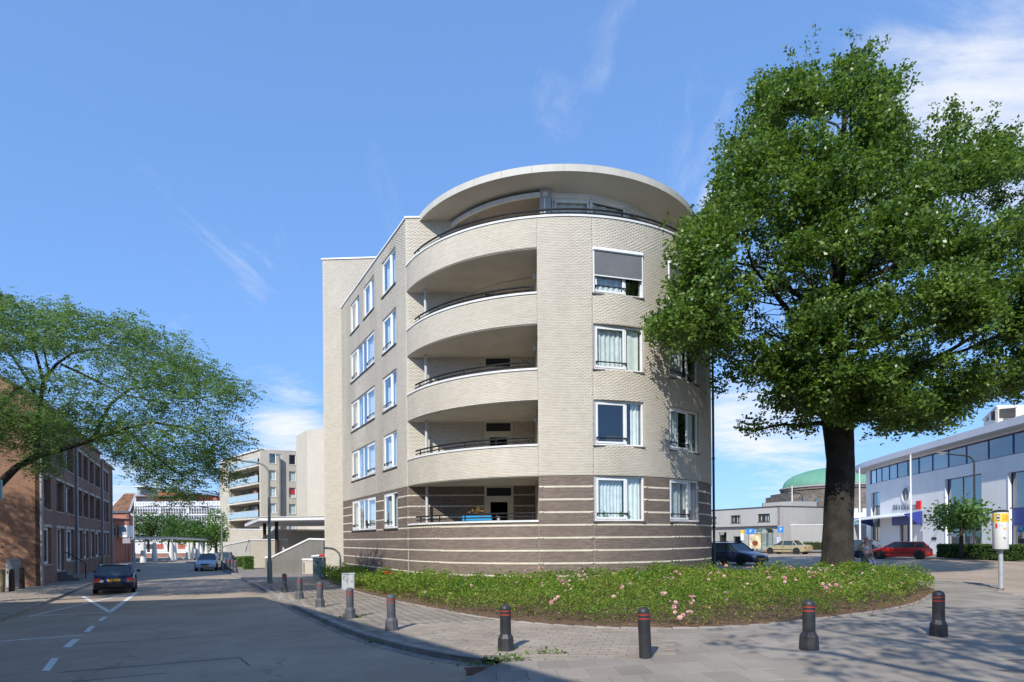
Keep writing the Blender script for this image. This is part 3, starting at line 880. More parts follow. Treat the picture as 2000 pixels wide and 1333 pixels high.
m_conc = mat('soffit_concrete', (0.56, 0.51, 0.43), 0.9, 0.10, 0.9, bump=0.1, streak=0.04)
m_cop = mat('white_coping', (0.66, 0.66, 0.65), 0.7, 0.08, 1.5, streak=0.1)
m_rail = mat('dark_rail', (0.012, 0.012, 0.014), 0.6, 0.1, 5, spec=.2)
ZSTR = [3.775 - 0.47 * k for k in range(9)]
def is_stripe(z): return any(abs(z - s) < COURSE * 0.5 for s in ZSTR)
ZREF = ZSTR[0] - COURSE / 2
def lower_pick(z): return 1 if is_stripe(z) else 0

# -- curved wall
openL = [(U0 - 1, UJ, b1, t0) for (t0, _), (_, b1) in zip(BANDS[:-1], BANDS[1:])] + [(U0 - 1, UJ, 2.48, 4.184)]
openW = [(a, b, z0, z1) for a, b in (W1, W2) for z0, z1 in ROWS]
def solid(u, z):
    return not any(a < u < b and c < z < d for a, b, c, d in openL + openW)
us = cuts([U0, UJ, U1] + [v for w in (W1, W2) for v in w], 0.3)
zu = cuts([Z_DARK, Z_PAR] + [v for o in openL + openW for v in o[2:] if Z_DARK <= v <= Z_PAR])
zl = cuts([Z_BOT, 2.48, 2.5, 4.17, Z_DARK])
wallgrid(mc, us, zu, solid, 0.28).build('curved_wall', mat('round_wall_mortar', (0.33, 0.295, 0.24), .95, .12, 1.5), bld, smooth=20)
wallgrid(lambda u, z, d: mc(u, z, d + 0.02), us, zl, solid, 0.26).build('base_wall', m_mort_d, bld)
op = openL + openW
L = courses(mc, U0 + .01, BR * rad(95), Z_DARK + .002, Z_PAR, op, ZREF, (UJ, UX))
lay(mc, L[0], 0.0025, 'pale_brickwork', m_pale_c, bld)
mcl = lambda u, z, d: mc(u, z, d + 0.02)
L = courses(mcl, U0 + .01, BR * rad(95), 0.0, Z_DARK - .004, op, ZREF, (UJ, UX), pick=lower_pick)
lay(mcl, L[0], 0.004, 'brown_brickwork', m_darkb_c, bld)
lay(mcl, L[1], 0.009, 'cream_brick_courses', m_cream, bld, 300, m_cream_o)

# -- street facade
FW = [(4.88, 9.55), (1.42, 3.5)]; FS = [(7.68, 9.55), (4.88, 6.76)]
FZ = [2.42, 5.22, 8.02, 10.82, 13.58]; FH = 1.66
fop = [(a, b, FZ[k], FZ[k] + FH) for a, b in FW for k in range(4)] + [(a, b, FZ[4], FZ[4] + FH) for a, b in FS + [FW[1]]]
fopr = [(FL - b, FL - a, c, d) for a, b, c, d in fop]
fsolid = lambda u, z: not any(a < u < b and c < z < d for a, b, c, d in fopr)
fus = cuts([0, FL] + [v for o in fopr for v in o[:2]])
fz = sorted(set(v for o in fopr for v in o[2:]))
wallgrid(facade_rev, fus, cuts([Z_DARK, Z_TOP] + [v for v in fz if v > Z_DARK]), fsolid, 0.28).build('street_wall', m_mort, bld)
wallgrid(lambda u, z, d: facade_rev(u, z, d + .02), fus, cuts([Z_BOT, Z_DARK] + [v for v in fz if v < Z_DARK]), fsolid, 0.26).build('street_base_wall', m_mort_d, bld)
L = courses(facade_rev, 0.02, FL - .01, Z_DARK + .002, Z_TOP, fopr, ZREF)
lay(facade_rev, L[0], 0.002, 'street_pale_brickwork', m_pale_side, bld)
frl = lambda u, z, d: facade_rev(u, z, d + .02)
L = courses(frl, 0.02, FL - .01, -0.4, Z_DARK - .004, fopr, ZREF, pick=lower_pick)
lay(frl, L[0], 0.007, 'street_brown_brickwork', m_darkb, bld)
lay(frl, L[1], 0.009, 'street_cream_courses', m_cream, bld)

# -- the wall at the back of the balconies and its right end
DX = [(-1.17, 0.07)]
wallgrid(mback, cuts([C0.x, 1.3], 1), [Z_DARK, Z_TOP], lambda u, z: True, 0.3).build('balcony_back_wall', m_mort, bld)
wallgrid(mback, cuts([C0.x, 1.3], 1), [0, Z_DARK], lambda u, z: True, 0.3).build('balcony_back_base', m_mort_d, bld)
dop = [(-1.19, 0.09, b + 0.22, b + 2.79) for b in (1.384, 4.184, 6.984, 9.784)]
L = courses(mback, C0.x + .01, 1.0, Z_DARK, Z_TOP, dop, ZREF)
lay(mback, L[0], 0.002, 'balcony_pale_brickwork', m_pale, bld)
L = courses(mback, C0.x + .01, 1.0, 1.4, Z_DARK, dop, ZREF, pick=lower_pick)
lay(mback, L[0], 0.007, 'balcony_brown_brickwork', m_darkb, bld)
lay(mback, L[1], 0.009, 'balcony_cream_courses', m_cream, bld)
pj = mc(UJ, 0, 0)
MB().box(pj[0] + .02, pj[0] + .24, pj[1] + .26, BY, 0, Z_PAR - .05).build('balcony_side_wall', mat('side_wall_brick', (0.42, 0.385, 0.32), .9, .1, 2), bld)

# -- slabs, soffits, copings, rails
def arc_pts(r, u0, u1, n): return [(BC[0] + r * math.sin(u0 / BR + (u1 - u0) / BR * k / n), BC[1] - r * math.cos(u0 / BR + (u1 - u0) / BR * k / n)) for k in range(n + 1)]
for k, (zb, zt) in enumerate(BANDS + [(1.38, 2.48)]):
    P = arc_pts(BR - 0.03, U0 + .03, UJ + .2, 40) + [(pj[0] + .2, BY - .002), (C0.x + .06, BY - .002)]
    P = [p for p in P if p[1] < BY]
    MB().prism(P, zb - .03 if k < 4 else zb, zb + .22).build('balcony_slab', m_conc, bld)
def arc_box(r0, r1, ua, ub, z0, z1, n=60):
    mb = MB(); A = arc_pts(r0, ua, ub, n); B = arc_pts(r1, ua, ub, n); N = n + 1
    vs = [(*p, z0) for p in A] + [(*p, z0) for p in B] + [(*p, z1) for p in A] + [(*p, z1) for p in B]
    fs = []
    for i in range(n):
        fs += [(i, i + 1, N + i + 1, N + i), (2 * N + i, 3 * N + i, 3 * N + i + 1, 2 * N + i + 1), (i, 2 * N + i, 2 * N + i + 1, i + 1), (N + i, N + i + 1, 3 * N + i + 1, 3 * N + i)]
    fs += [(0, N, 3 * N, 2 * N), (n, 2 * N + n, 3 * N + n, N + n)]
    mb.add(vs, fs); return mb
def arc_tube(r, ua, ub, z, t, n=48): return MB().tube([(*p, z) for p in arc_pts(r, ua, ub, n)], t, 6)
for k, (zb, zt) in enumerate([(0, 2.48)] + BANDS[::-1]):
    ub = UJ - .01 if k < 4 else BR * rad(100)
    cp = arc_box(BR + .035, BR - .30, U0 + .04, ub, zt + .001, zt + .075, 70).build('coping', m_cop, bld)
    ua = U0 + .75
    rail = arc_tube(BR - .12, ua, ub - .15, zt + .34, .034).build('railing', m_rail, bld, smooth=60)
    arc_tube(BR - .12, ua, ub - .15, zt + .20, .026).build('lower_rail', m_rail, rail, smooth=60)
    npst = int((ub - ua) / 1.55)
    for q in range(npst + 1):
        u = ua + .45 + (ub - ua - .7) * q / max(1, npst); p = mc(u, 0, .12)
        MB().box(p[0] - .025, p[0] + .025, p[1] - .025, p[1] + .025, zt + .074, zt + .33).build('post', m_rail, rail)
    pl = MB().tube([(-3.62, BY - .38, zt - 1.0 if k else 0.2), (-3.62, BY - .38, zt + 1.75)], .062, 10)
    if k < 4: pl.build('downpipe', mat('grey_pvc', (0.50, 0.51, 0.52), .5, .05, 2), bld, smooth=60)
# lamp on the soffits
for zb, _ in BANDS[1:]:
    MB().ellipsoid((pj[0] - .02, pj[1] + 1.4, zb + 2.35), (.09, .09, .10)).build('wall_lamp', m_cop, bld, smooth=60)
# -- balcony doors
m_door = mat('cream_door', (0.56, 0.53, 0.43), .5, .06, 3)
for k, b in enumerate((1.384, 4.184, 6.984, 9.784)):
    z0 = b + .225; h = 2.55
    M = frame_M((-0.55, BY, z0), (1, 0), (0, -1))
    fr = MB().box(-.63, -.53, -.02, .03, 0, h, M).box(.53, .63, -.02, .03, 0, h, M).box(-.53, .53, -.02, .03, h - .07, h, M).box(-.53, .53, -.02, .03, 2.02, 2.12, M)
    fr.box(-.53, -.37, -.015, .02, 0.02, 2.02, M).box(.37, .53, -.015, .02, .02, 2.02, M).box(-.37, .37, -.015, .02, .02, .3, M).box(-.37, .37, -.015, .02, 1.86, 2.02, M)
    d = fr.build('balcony_door', m_door, bld)
    mdk = mat('door_glass', (0.02, 0.025, 0.03), .06, .1, 2, spec=.6) if k != 0 else mat('frosted_glass', (0.18, 0.20, 0.19), .25, .1, 2)
    MB().box(-.37, .37, -.012, .0, .3, 1.86, M).build('pane', mdk, d)
    MB().box(-.53, .53, -.012, .002, 2.12, h - .07, M).build('pane', mat('door_glass', (0.02, 0.025, 0.03), .06), d)
    MB().tube([M @ Vector((-.44, .02, 1.05)), M @ Vector((-.44, .07, 1.05)), M @ Vector((-.32, .07, 1.05))], .014, 6).build('door_handle', mat('steel', (.5, .5, .5), .3, metal=1), d)

# -- windows of the curve
net = lambda a=0.03, b=0.63: [(a, b, .03, .97, m_net, 7)]
specs = {(0, 0): dict(curtains=[(.02, .6, .03, .97, m_net, 8), (.70, .99, .03, .97, m_drape, 3)], plants=3),
         (0, 1): dict(curtains=[(.80, .98, .03, .97, m_drape, 2)]),
         (0, 2): dict(curtains=[(.02, .62, .03, .97, m_net, 6), (.70, .98, .03, .97, m_drape, 1)]),
         (0, 3): dict(curtains=[(.05, .62, .03, .6, m_net, 5)]),
         (1, 0): dict(curtains=[(.02, .5, .03, .97, m_net, 3), (.6, .9, .3, .97, m_drape, 1)]), (1, 1): dict(curtains=[(.05, .45, .03, .97, m_net, 4), (.75, .97, .03, .97, m_drape, 2)]),
         (1, 2): dict(curtains=[(.02, .62, .03, .97, m_net, 5)]), (1, 3): dict(curtains=[(.02, .62, .03, .97, m_net, 5)])}
m_blind = mat('grey_screen', (0.14, 0.145, 0.155), .85, .12, 1.5, fine=.12, fscale=150)
for ci, (a, b) in enumerate((W1, W2)):
    pa, pb = Vector(mc(a, 0, 0)), Vector(mc(b, 0, 0)); mid = (pa + pb) / 2; d = pb - pa; w = d.length
    outn = Vector((mid.x - BC[0], mid.y - BC[1], 0)).normalized()
    for ri, (z0, z1) in enumerate(ROWS):
        M = frame_M((mid.x, mid.y, z0), d, outn)
        wd = window(bld, M, w, z1 - z0, [(0, .66, True), (.66, 1, False)], bars=[(.02, .68)], recess=.06, **specs[(ci, ri)])
        if ri == 3:
            MB().cbox(-w / 2 - .02, w / 2 + .02, -.05, .10, z1 - z0 - .13, z1 - z0 + .005, .03, M).build('blind_box', m_white, wd)
            MB().box(-w / 2 + .05, w / 2 - .05, .035, .042, (z1 - z0) * .40, z1 - z0 - .12, M).build('screen_blind', m_blind, wd)
            MB().box(-w / 2 + .03, w / 2 - .03, .02, .05, (z1 - z0) * .40 - .04, (z1 - z0) * .40, M).build('blind_rail', m_white, wd)
            MB().box(-w / 2, -w / 2 + .04, 0.0, .05, 0, z1 - z0 - .12, M).box(w / 2 - .04, w / 2, 0, .05, 0, z1 - z0 - .12, M).build('blind_guide', m_white, wd)
# -- windows of the street facade
for a, b, z0, z1 in fop:
    c = Vector(mfac((a + b) / 2, z0, 0)); w = b - a
    M = frame_M(c, -FE, FN)
    wide = w > 3
    row = FZ.index(z0)
    cu = [(.02, .3, .03, .97, m_net, 5), (.62, .98, .03, .97, m_net, 6)] if wide else ([(.05, .9, .03, .97, m_drape, 4)] if row != 2 else [(.05, .95, .03, .7, m_net, 5)])
    window(bld, M, w, FH, [(0, .28, True), (.28, .5, False), (.5, .68, False), (.68, 1, True)] if wide else [(0, .62, True), (.62, 1, False)],
           bars=[] if row == 4 else ([(.02, .26), (.70, .98)] if wide else [(.02, .6)]), recess=.05, curtains=cu)
# -- roof disc, beam, penthouse
RR = 6.70; RZ0, RZ1 = 15.68, 15.91
ring = [(BC[0] + RR * math.sin(2 * math.pi * k / 128), BC[1] - RR * math.cos(2 * math.pi * k / 128)) for k in range(128)]
roof = MB().prism(ring, RZ0, RZ1 - .01).build('roof_slab', mat('soffit_plaster', (0.52, 0.485, 0.42), .9, .06, .7, bump=.05), bld)
nf = 22
m_fas = mat('roof_fascia', (0.50, 0.485, 0.43), .6, .05, 1.5, streak=.06)
for k in range(nf):
    a = -math.pi * .62 + (math.pi * 1.24) * k / nf; b = a + math.pi * 1.24 / nf - .0012
    arc_box(RR + .06, RR + .004, a * BR, b * BR, RZ0 - .02, RZ1 + .02, 6).build('fascia_panel', m_fas, roof)
MB().prism([(BC[0] + (RR - .01) * math.sin(2 * math.pi * k / 64), BC[1] - (RR - .01) * math.cos(2 * math.pi * k / 64)) for k in range(64)], RZ1 - .006, RZ1 + .01).build('roof_membrane', mat('roof_felt', (.25, .25, .25), .9), roof)
P5 = 5.25
phiA = math.asin((at(1078, 400, 24.6).x - BC[0]) / P5)
MB().prism([(BC[0] + 5.62 * math.sin(t), BC[1] - 5.62 * math.cos(t)) for t in [phiA - .03 - .047 * k for k in range(22)]] + [(BC[0] + 5.5 * math.sin(t), BC[1] - 5.5 * math.cos(t)) for t in [phiA - .03 - .047 * k for k in range(21, -1, -1)]], 15.40, 15.56).build('inner_beam', m_cop, bld)
cb = MB(); arcin = [(BC[0] + 5.5 * math.sin(phiA - .03 - .047 * k), BC[1] - 5.5 * math.cos(phiA - .03 - .047 * k)) for k in range(22)]
MB().prism([p for p in arcin if p[1] < BY] + [(arcin[0][0], BY - .01)], 15.50, 15.54).build('inner_ceiling', mat('warm_ceiling', (.36, .31, .26), .9), bld)
ca = (BC[0] + 5.35 * math.sin(phiA - .035), BC[1] - 5.35 * math.cos(phiA - .035))
MB().box(ca[0] - .30, ca[0] + .14, ca[1] - .25, ca[1] + .3, 12.8, 15.72).build('pier', mat('grey_render', (.36, .35, .335), .9, .06, 1), bld)
MB().box(ca[0] - .14, ca[0] - .10, ca[1] - .275, ca[1] - .25, 12.9, 15.3).build('drain_pipe', m_white, bld)
st = rad(17.5); nfac = 6
for k in range(nfac):
    t0 = phiA + k * st; t1 = t0 + st
    p0 = Vector((BC[0] + P5 * math.sin(t0), BC[1] - P5 * math.cos(t0), 0)); p1 = Vector((BC[0] + P5 * math.sin(t1), BC[1] - P5 * math.cos(t1), 0)); mid = (p0 + p1) / 2; d = p1 - p0
    M = frame_M((mid.x, mid.y, 12.85), d, Vector((mid.x - BC[0], mid.y - BC[1], 0)))
    wd = window(bld, M, d.length, 2.63, [(0, 1, k % 2 == 0)], recess=.0, curtains=[(.0, 1, .0, .97, m_drape, 4)] if k != 1 else [(.0, 1, .0, .97, m_net, 3)], sill=False, name='penthouse_window')  # curtains added to brighten the dark glass, in place of its reflections
    MB().box(-d.length / 2 - .03, d.length / 2 + .03, -.12, .07, 2.63, 2.87, M).build('head_panel', m_white, wd)
MB().prism([(BC[0] + 4.9 * math.sin(2 * math.pi * k / 24), BC[1] - 4.9 * math.cos(2 * math.pi * k / 24)) for k in range(24) if math.sin(2 * math.pi * k / 24) < 2], 12.5, 12.8).build('penthouse_floor', m_conc, bld)
MB().prism(arc_pts(BR - .27, U0 + .1, BR * rad(115), 60), 12.60, 12.80).build('terrace_floor', m_conc, bld)
# -- right hand downpipe, street facade cap, hidden rear
pr = mc(BR * rad(74), 0, -.09)
MB().tube([(pr[0], pr[1], .1), (pr[0], pr[1], 12.9)], .055, 8).build('downpipe', mat('green_pipe', (.045, .075, .06), .5), bld, smooth=60)
for z in (2.3, 5.4, 8.1, 11): MB().lathe([(.075, z), (.075, z + .06)], 8, Matrix.Translation((pr[0], pr[1], 0))).build('pipe_bracket', m_rail, bld)
e0 = Vector(mfac(-.02, 0, -.05)); e1 = Vector(mfac(FL, 0, -.05)); e2 = Vector(mfac(FL, 0, .5)); e3 = Vector(mfac(-.02, 0, .5))
MB().prism([(p.x, p.y) for p in (e0, e1, e2, e3)], Z_TOP, Z_TOP + .07).build('roof_edge', m_white, bld)
MB().prism([(C0.x - .04, BY - .045), (1.0, BY - .045), (1.0, BY + .4), (C0.x + .2, BY + .4)], Z_TOP + .002, Z_TOP + .066).build('roof_edge', m_white, bld)
q0 = Vector(mfac(.1, 0, .6)); q1 = Vector(mfac(FL, 0, .4))
MB().prism([(q0.x, q0.y), (1.6, BY + .35), (8.2, 29.5), (8.6, 36), (3, 46), (-4, 46), (q1.x + .2, q1.y)], -.3, Z_TOP - .12).build('rear_block', mat('rear_render', (.42, .39, .33), .9), bld)

# -- stair tower
T0, T1 = Vector((-11.28, 37.0)), Vector((-7.3, 36.8)); TD = (T1 - T0).normalized(); TN = Vector((TD.y, -TD.x)); TL = (T1 - T0).length
mt = lambda u, z, d: (T0.x + TD.x * u - TN.x * d, T0.y + TD.y * u - TN.y * d, z)
back = [T0 - TN * 5.5, T1 - TN * 5.5]
MB().prism([tuple(T0), tuple(T1), tuple(back[1]), tuple(back[0])], Z_BOT, 18.76).build('stair_tower', m_mort, bld)
L = courses(mt, .005, TL, -.5, 18.74, [], ZREF); lay(mt, L[0], .002, 'tower_brickwork', m_pale, bld)
mts = lambda u, z, d: (T0.x - TN.x * (5.5 - u) + TD.x * d, T0.y - TN.y * (5.5 - u) + TD.y * d, z)
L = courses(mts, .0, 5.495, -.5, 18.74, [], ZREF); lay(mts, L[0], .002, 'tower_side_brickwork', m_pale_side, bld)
o_ = .06
MB().prism([tuple(T0 + TN * o_ - TD * o_), tuple(T1 + TN * o_ + TD * o_), tuple(back[1] + TD * o_), tuple(back[0] - TD * o_)], 18.762, 18.84).build('tower_cap', m_white, bld)
# ================================================================== TREES AND PLANTS
from mathutils import noise as mnoise
def unit(a): return a / np.maximum(1e-9, np.linalg.norm(a, axis=1, keepdims=True))
def leaf_arrays(P, Nrm, A, ln, wd, fold=0.25):
    """rhombic folded leaves: P centres, Nrm normals, A long axes"""
    A = unit(A - Nrm * (A * Nrm).sum(1, keepdims=True)); B = np.cross(Nrm, A)
    ln = ln[:, None]; wd = wd[:, None]
    V = np.stack([P - A * ln * .5, P + B * wd * .5 + Nrm * wd * fold, P + A * ln * .5, P - B * wd * .5 + Nrm * wd * fold], 1).reshape(-1, 3)
    Fq = np.arange(len(P) * 4).reshape(-1, 4)
    return V, Fq
def spray_leaves(C, n, spread, size, up=1.0, flat=0.35, aspect=.62, outward=None, ow=0.0, droop=0.0):
    k = len(C)
    N = rng.normal(size=(k, 3)); N[:, 2] += up * 1.6
    if outward is not None: N += outward * ow
    N = unit(N)
    T = unit(np.cross(N, rng.normal(size=(k, 3)))); B = np.cross(N, T)
    Cr = np.repeat(C, n, 0); Nr = np.repeat(N, n, 0); Tr = np.repeat(T, n, 0); Br = np.repeat(B, n, 0)
    m = k * n
    a = rng.normal(size=(m, 1)) * spread; b = rng.normal(size=(m, 1)) * spread * .6; c = rng.normal(size=(m, 1)) * spread * flat
    P = Cr + Tr * a + Br * b + Nr * c
    P[:, 2] -= droop * (np.abs(a[:, 0]))
    Nl = unit(Nr + rng.normal(size=(m, 3)) * .55)
    A = Tr * np.sign(a) + Br * np.sign(b) * .7 + rng.normal(size=(m, 3)) * .4
    s = size * rng.uniform(.65, 1.25, m)
    return leaf_arrays(P, Nl, A, s, s * aspect)
def dist_poly(p, poly):
    a = np.array(poly, float); b = np.roll(a, -1, 0); d = b - a
    t = np.clip(((p - a) * d).sum(1) / (d * d).sum(1), 0, 1)
    return np.sqrt((((a + d * t[:, None]) - p) ** 2).sum(1).min())
def crown_points(outline, Y0, k, Rm, gap_scale=.5, gap=-.12, shell=.6, lean=None, zstretch=1.0):
    """points through a crown that has this outline and a real depth of up to 2 Rm"""
    xs = [p[0] for p in outline]; ys = [p[1] for p in outline]; s = Y0 / F
    pts = []; outw = []
    off = Vector((random.random() * 50, random.random() * 50, random.random() * 50))
    while len(pts) < k:
        x = random.uniform(min(xs), max(xs)); y = random.uniform(min(ys), max(ys))
        if not inpoly(x, y, outline): continue
        d = dist_poly(np.array((x, y)), outline) * s
        q = max(0, Rm - d); T = math.sqrt(max(0.05, Rm * Rm - q * q))
        t = random.choice((-1, 1)) * (random.uniform(.72, 1) if random.random() < shell else random.uniform(0, .8))
        Yd = Y0 + t * T
        if lean:
            if d < .4 and random.random() < .8: continue
            Yd = lean(Yd, x, y)
        c = at(x, y, Yd)
        cq = Vector((c.x, c.y, c.z * zstretch)); 
        if mnoise.noise(cq * gap_scale + off) + .35 * mnoise.noise(c * gap_scale * 2.3 + off) < gap + (0.1 if d > 1.5 else -.25): continue
        pts.append(tuple(c)); outw.append((0, t * .6, .25))
    return np.array(pts), np.array(outw)
m_bark = mat('grey_bark', (0.030, 0.026, 0.021), .95, .45, 2.2, bump=1.0, bscale=9, fine=.35, fscale=22)  # nearly black: the shade on the trunk is put into the bark colour
m_bark2 = mat('dark_bark', (0.05, 0.042, 0.034), .95, .3, 4, bump=.6, bscale=25)
def limb(mb, a, b, r0, r1, sag=0.0, n=7, wob=.12, sides=7):
    a, b = Vector(a), Vector(b); L = (b - a).length; pts = []; rs = []
    j1 = Vector((random.gauss(0, 1), random.gauss(0, 1), random.gauss(0, 1))) * wob * L * .3
    for i in range(n + 1):
        t = i / n; p = a.lerp(b, t) + j1 * math.sin(t * math.pi) + Vector((0, 0, sag * L * math.sin(t * math.pi)))
        if 0 < i < n: p += Vector((random.gauss(0, 1), random.gauss(0, 1), random.gauss(0, 1))) * .015 * L
        pts.append(p); rs.append(r0 + (r1 - r0) * t ** .8)
    mb.tube(pts, rs, sides); return pts
# ---- the big street tree on the right
TY = 25.0
out_r = [(1562, 95), (1578, 80), (1592, 125), (1600, 150), (1625, 140), (1648, 92), (1668, 72), (1690, 105), (1708, 82), (1706, 142), (1768, 138), (1745, 190), (1762, 225), (1775, 262), (1800, 262), (1835, 225), (1868, 218), (1888, 255), (1905, 270), (1935, 222), (1958, 262), (1990, 240), (1985, 285), (2030, 270), (2100, 330), (2150, 470), (2170, 600), (2130, 710), (2040, 765), (1985, 770), (1960, 790), (1915, 788), (1880, 812), (1830, 850), (1780, 845), (1735, 862), (1690, 835), (1650, 832), (1600, 828), (1560, 812), (1520, 835), (1470, 832), (1447, 850), (1442, 838), (1500, 805), (1530, 790), (1515, 765), (1470, 748), (1400, 770), (1392, 755), (1450, 715), (1420, 690), (1385, 690), (1345, 690), (1300, 675), (1256, 655), (1285, 625), (1325, 560), (1318, 480), (1345, 430), (1395, 385), (1408, 320), (1418, 268), (1470, 240), (1480, 190), (1500, 150), (1535, 135)]
tbase = at(1636, 1105, TY); tbase.z = zg(tbase.x) - .05
tree = thing('street_tree', 'large broadleaf tree with thick dark trunk standing behind the flower bed', 'tree', tbase)
tr = MB()
tp = []; tq = []
for yy, xc, wpx in ((1125, 1637, 72), (1105, 1637, 62), (1085, 1637, 57), (1040, 1637, 54), (990, 1638, 52), (940, 1640, 50), (900, 1641, 48), (860, 1639, 51), (820, 1636, 54), (780, 1632, 50), (720, 1628, 40), (640, 1630, 32), (540, 1636, 26), (430, 1640, 19), (320, 1645, 13), (220, 1650, 8), (130, 1658, 4)):
    c = at(xc, yy, TY); tp.append((c, wpx * .5 * TY / F))
tp[0] = (Vector((tp[0][0].x, TY, tbase.z)), tp[0][1])
nn_ = 80; vs = []; fs = []
tq = []
for (a_, ra_), (b_, rb_) in zip(tp[:-1], tp[1:]):
    for q_ in range(6): tq.append((a_.lerp(b_, q_ / 6), ra_ + (rb_ - ra_) * q_ / 6))
tq.append(tp[-1])
for i, (c, r) in enumerate(tq):
    for k in range(nn_):
        a = 2 * math.pi * k / nn_
        rr = r * (1 + .07 * mnoise.noise(Vector((math.cos(a) * 1.7, math.sin(a) * 1.7, c.z * .35))) + .03 * math.sin(5 * a + c.z) + .055 * abs(mnoise.noise(Vector((math.cos(a) * 7, math.sin(a) * 7, c.z * .9)))) + .025 * mnoise.noise(Vector((math.cos(a) * 16, math.sin(a) * 16, c.z * 2.2))))
        if i < 9: rr *= 1 + (.10 * (1 - i / 9)) * max(0, math.sin(a * 4 + .6))
        vs.append((c.x + rr * math.cos(a), c.y + rr * math.sin(a), c.z))
for i in range(len(tq) - 1):
    for k in range(nn_): fs.append((i * nn_ + k, i * nn_ + (k + 1) % nn_, (i + 1) * nn_ + (k + 1) % nn_, (i + 1) * nn_ + k))
tr.add(vs, fs)
tr.build('trunk', m_bark, tree, smooth=60)
def clear_of_house(Yd, x, y):
    # the left boughs reach out in front of the rounded corner
    if x < 1470: Yd -= min(3.6, (1470 - x) * .026)
    if x < 1398:
        Yw = mc(BR * phi_px(min(x + 8, 1388)), 0, 0)[1]
        if Yd > Yw - .6: Yd = Yw - .6 - random.random() * 1.6
    return Yd
KC, KO = crown_points(out_r, TY, 1420, 5.9, .48, -.06, .68, clear_of_house)
sp_ = 10
PC = np.repeat(KC, sp_, 0) + rng.normal(size=(len(KC) * sp_, 3)) * (.30, .30, .20); PO = np.repeat(KO, sp_, 0)
PC = PC[[ (1000 + F * p[0] / p[1] > 1395) or p[1] < mc(BR * phi_px(min(1000 + F * p[0] / p[1], 1388)), 0, 0)[1] - .15 for p in PC]]; PO = PO[:len(PC)]
lb = MB()
def trunk_at(z):
    for (a, ra), (b, rb) in zip(tp[:-1], tp[1:]):
        if a.z <= z <= b.z: t = (z - a.z) / (b.z - a.z); return a.lerp(b, t), ra + (rb - ra) * t
    return tp[-1]
limb(lb, at(1628, 815, TY - .1), at(1512, 735, TY - 1.2), .20, .07, .02)
limb(lb, at(1512, 735, TY - 1.2), at(1430, 700, TY - 1.6), .07, .03, .05)
limb(lb, at(1620, 830, TY - .2), at(1470, 840, TY - .8), .11, .03, .12)
for i in range(46):
    q = PC[rng.integers(len(PC))]
    z0 = max(6.6, min(q[2] - 1.2 - random.random() * 2.0, 21)); c, r = trunk_at(z0)
    pts = limb(lb, c, q, min(.17, r * .5), .02, .06)
    for j in range(3):
        e = PC[np.argmin(((PC - (np.array(pts[random.choice((3, 4, 5, 6))]) + rng.normal(size=3) * 1.6)) ** 2).sum(1))]
        limb(lb, pts[random.choice((3, 4, 5))], e, .035, .008, .05, 4, sides=5)
lb.build('limbs', m_bark, tree, smooth=60)
m_leaf_r = leaf_mat('street_tree_leaf', [(0.034, 0.075, 0.015), (0.068, 0.135, 0.024), (0.125, 0.21, 0.035), (0.23, 0.32, 0.06)], .40, .36, .5)
V, Fq = spray_leaves(PC, 19, .20, .15, 1.0, .3, .66, PO, .5, .15)
stuff(np_mesh('crown', V, Fq, m_leaf_r, tree))
# upright shoots standing out of the top
SH = []
for (x, y), (x2, y2) in (((1560, 160), (1545, 88)), ((1575, 150), (1582, 70)), ((1665, 120), (1668, 62)), ((1700, 130), (1706, 75)), ((1740, 150), (1772, 136)), ((1850, 250), (1868, 195)), ((1930, 270), (1942, 205)), ((1960, 280), (1992, 238)), ((1800, 275), (1836, 205)), ((1480, 220), (1470, 175)), ((1500, 190), (1500, 140)), ((1420, 300), (1400, 250))):
    for k in range(9):
        t = k / 8; c = at(x + (x2 - x) * t, y + (y2 - y) * t, TY); c += Vector((random.gauss(0, .12), random.gauss(0, .2), 0)); SH.append(tuple(c))
for k in range(60):
    SH.append(tuple(at(random.uniform(1445, 1600), 836 + random.gauss(0, 8), TY - .6 + random.gauss(0, .3)))); SH.append(tuple(at(random.uniform(1400, 1560), 0, TY)) if False else tuple(at(random.uniform(1420, 1560), 725 + random.gauss(0, 16), TY - 1.2 + random.gauss(0, .4))))
V, Fq = spray_leaves(np.array(SH), 9, .13, .135, .2, .5, .6)
stuff(np_mesh('top_shoots', V, Fq, m_leaf_r, tree))

# ---- the feathery tree reaching in on the left
LY = 22.5
out_l = [(-560, 560), (-300, 500), (-100, 540), (0, 572), (20, 575), (45, 602), (95, 602), (110, 588), (150, 592), (170, 612), (195, 625), (240, 612), (258, 608), (270, 640), (320, 648), (378, 655), (345, 672), (352, 692), (400, 705), (440, 728), (470, 755), (505, 770), (470, 785), (462, 800), (480, 830), (468, 858), (490, 862), (450, 880), (452, 905), (470, 925), (430, 942), (400, 930), (385, 962), (355, 985), (325, 965), (300, 935), (268, 938), (262, 910), (210, 890), (180, 862), (150, 850), (120, 905), (70, 925), (40, 880), (0, 880), (-100, 900), (-300, 860), (-560, 800)]
lbase = at(-190, 1150, LY); lbase.z = zg(lbase.x) - .05
ltree = thing('locust_tree', 'feathery leaved tree arching over the left pavement in front of the brick flats', 'tree', lbase)
lt = MB()
stem = [lbase, at(-185, 1080, LY), at(-165, 1030, LY), at(-120, 1000, LY)]
lt.tube(stem, [.33, .26, .23, .2], 12)
lt.build('trunk', m_bark2, ltree, smooth=60)
ll = MB()
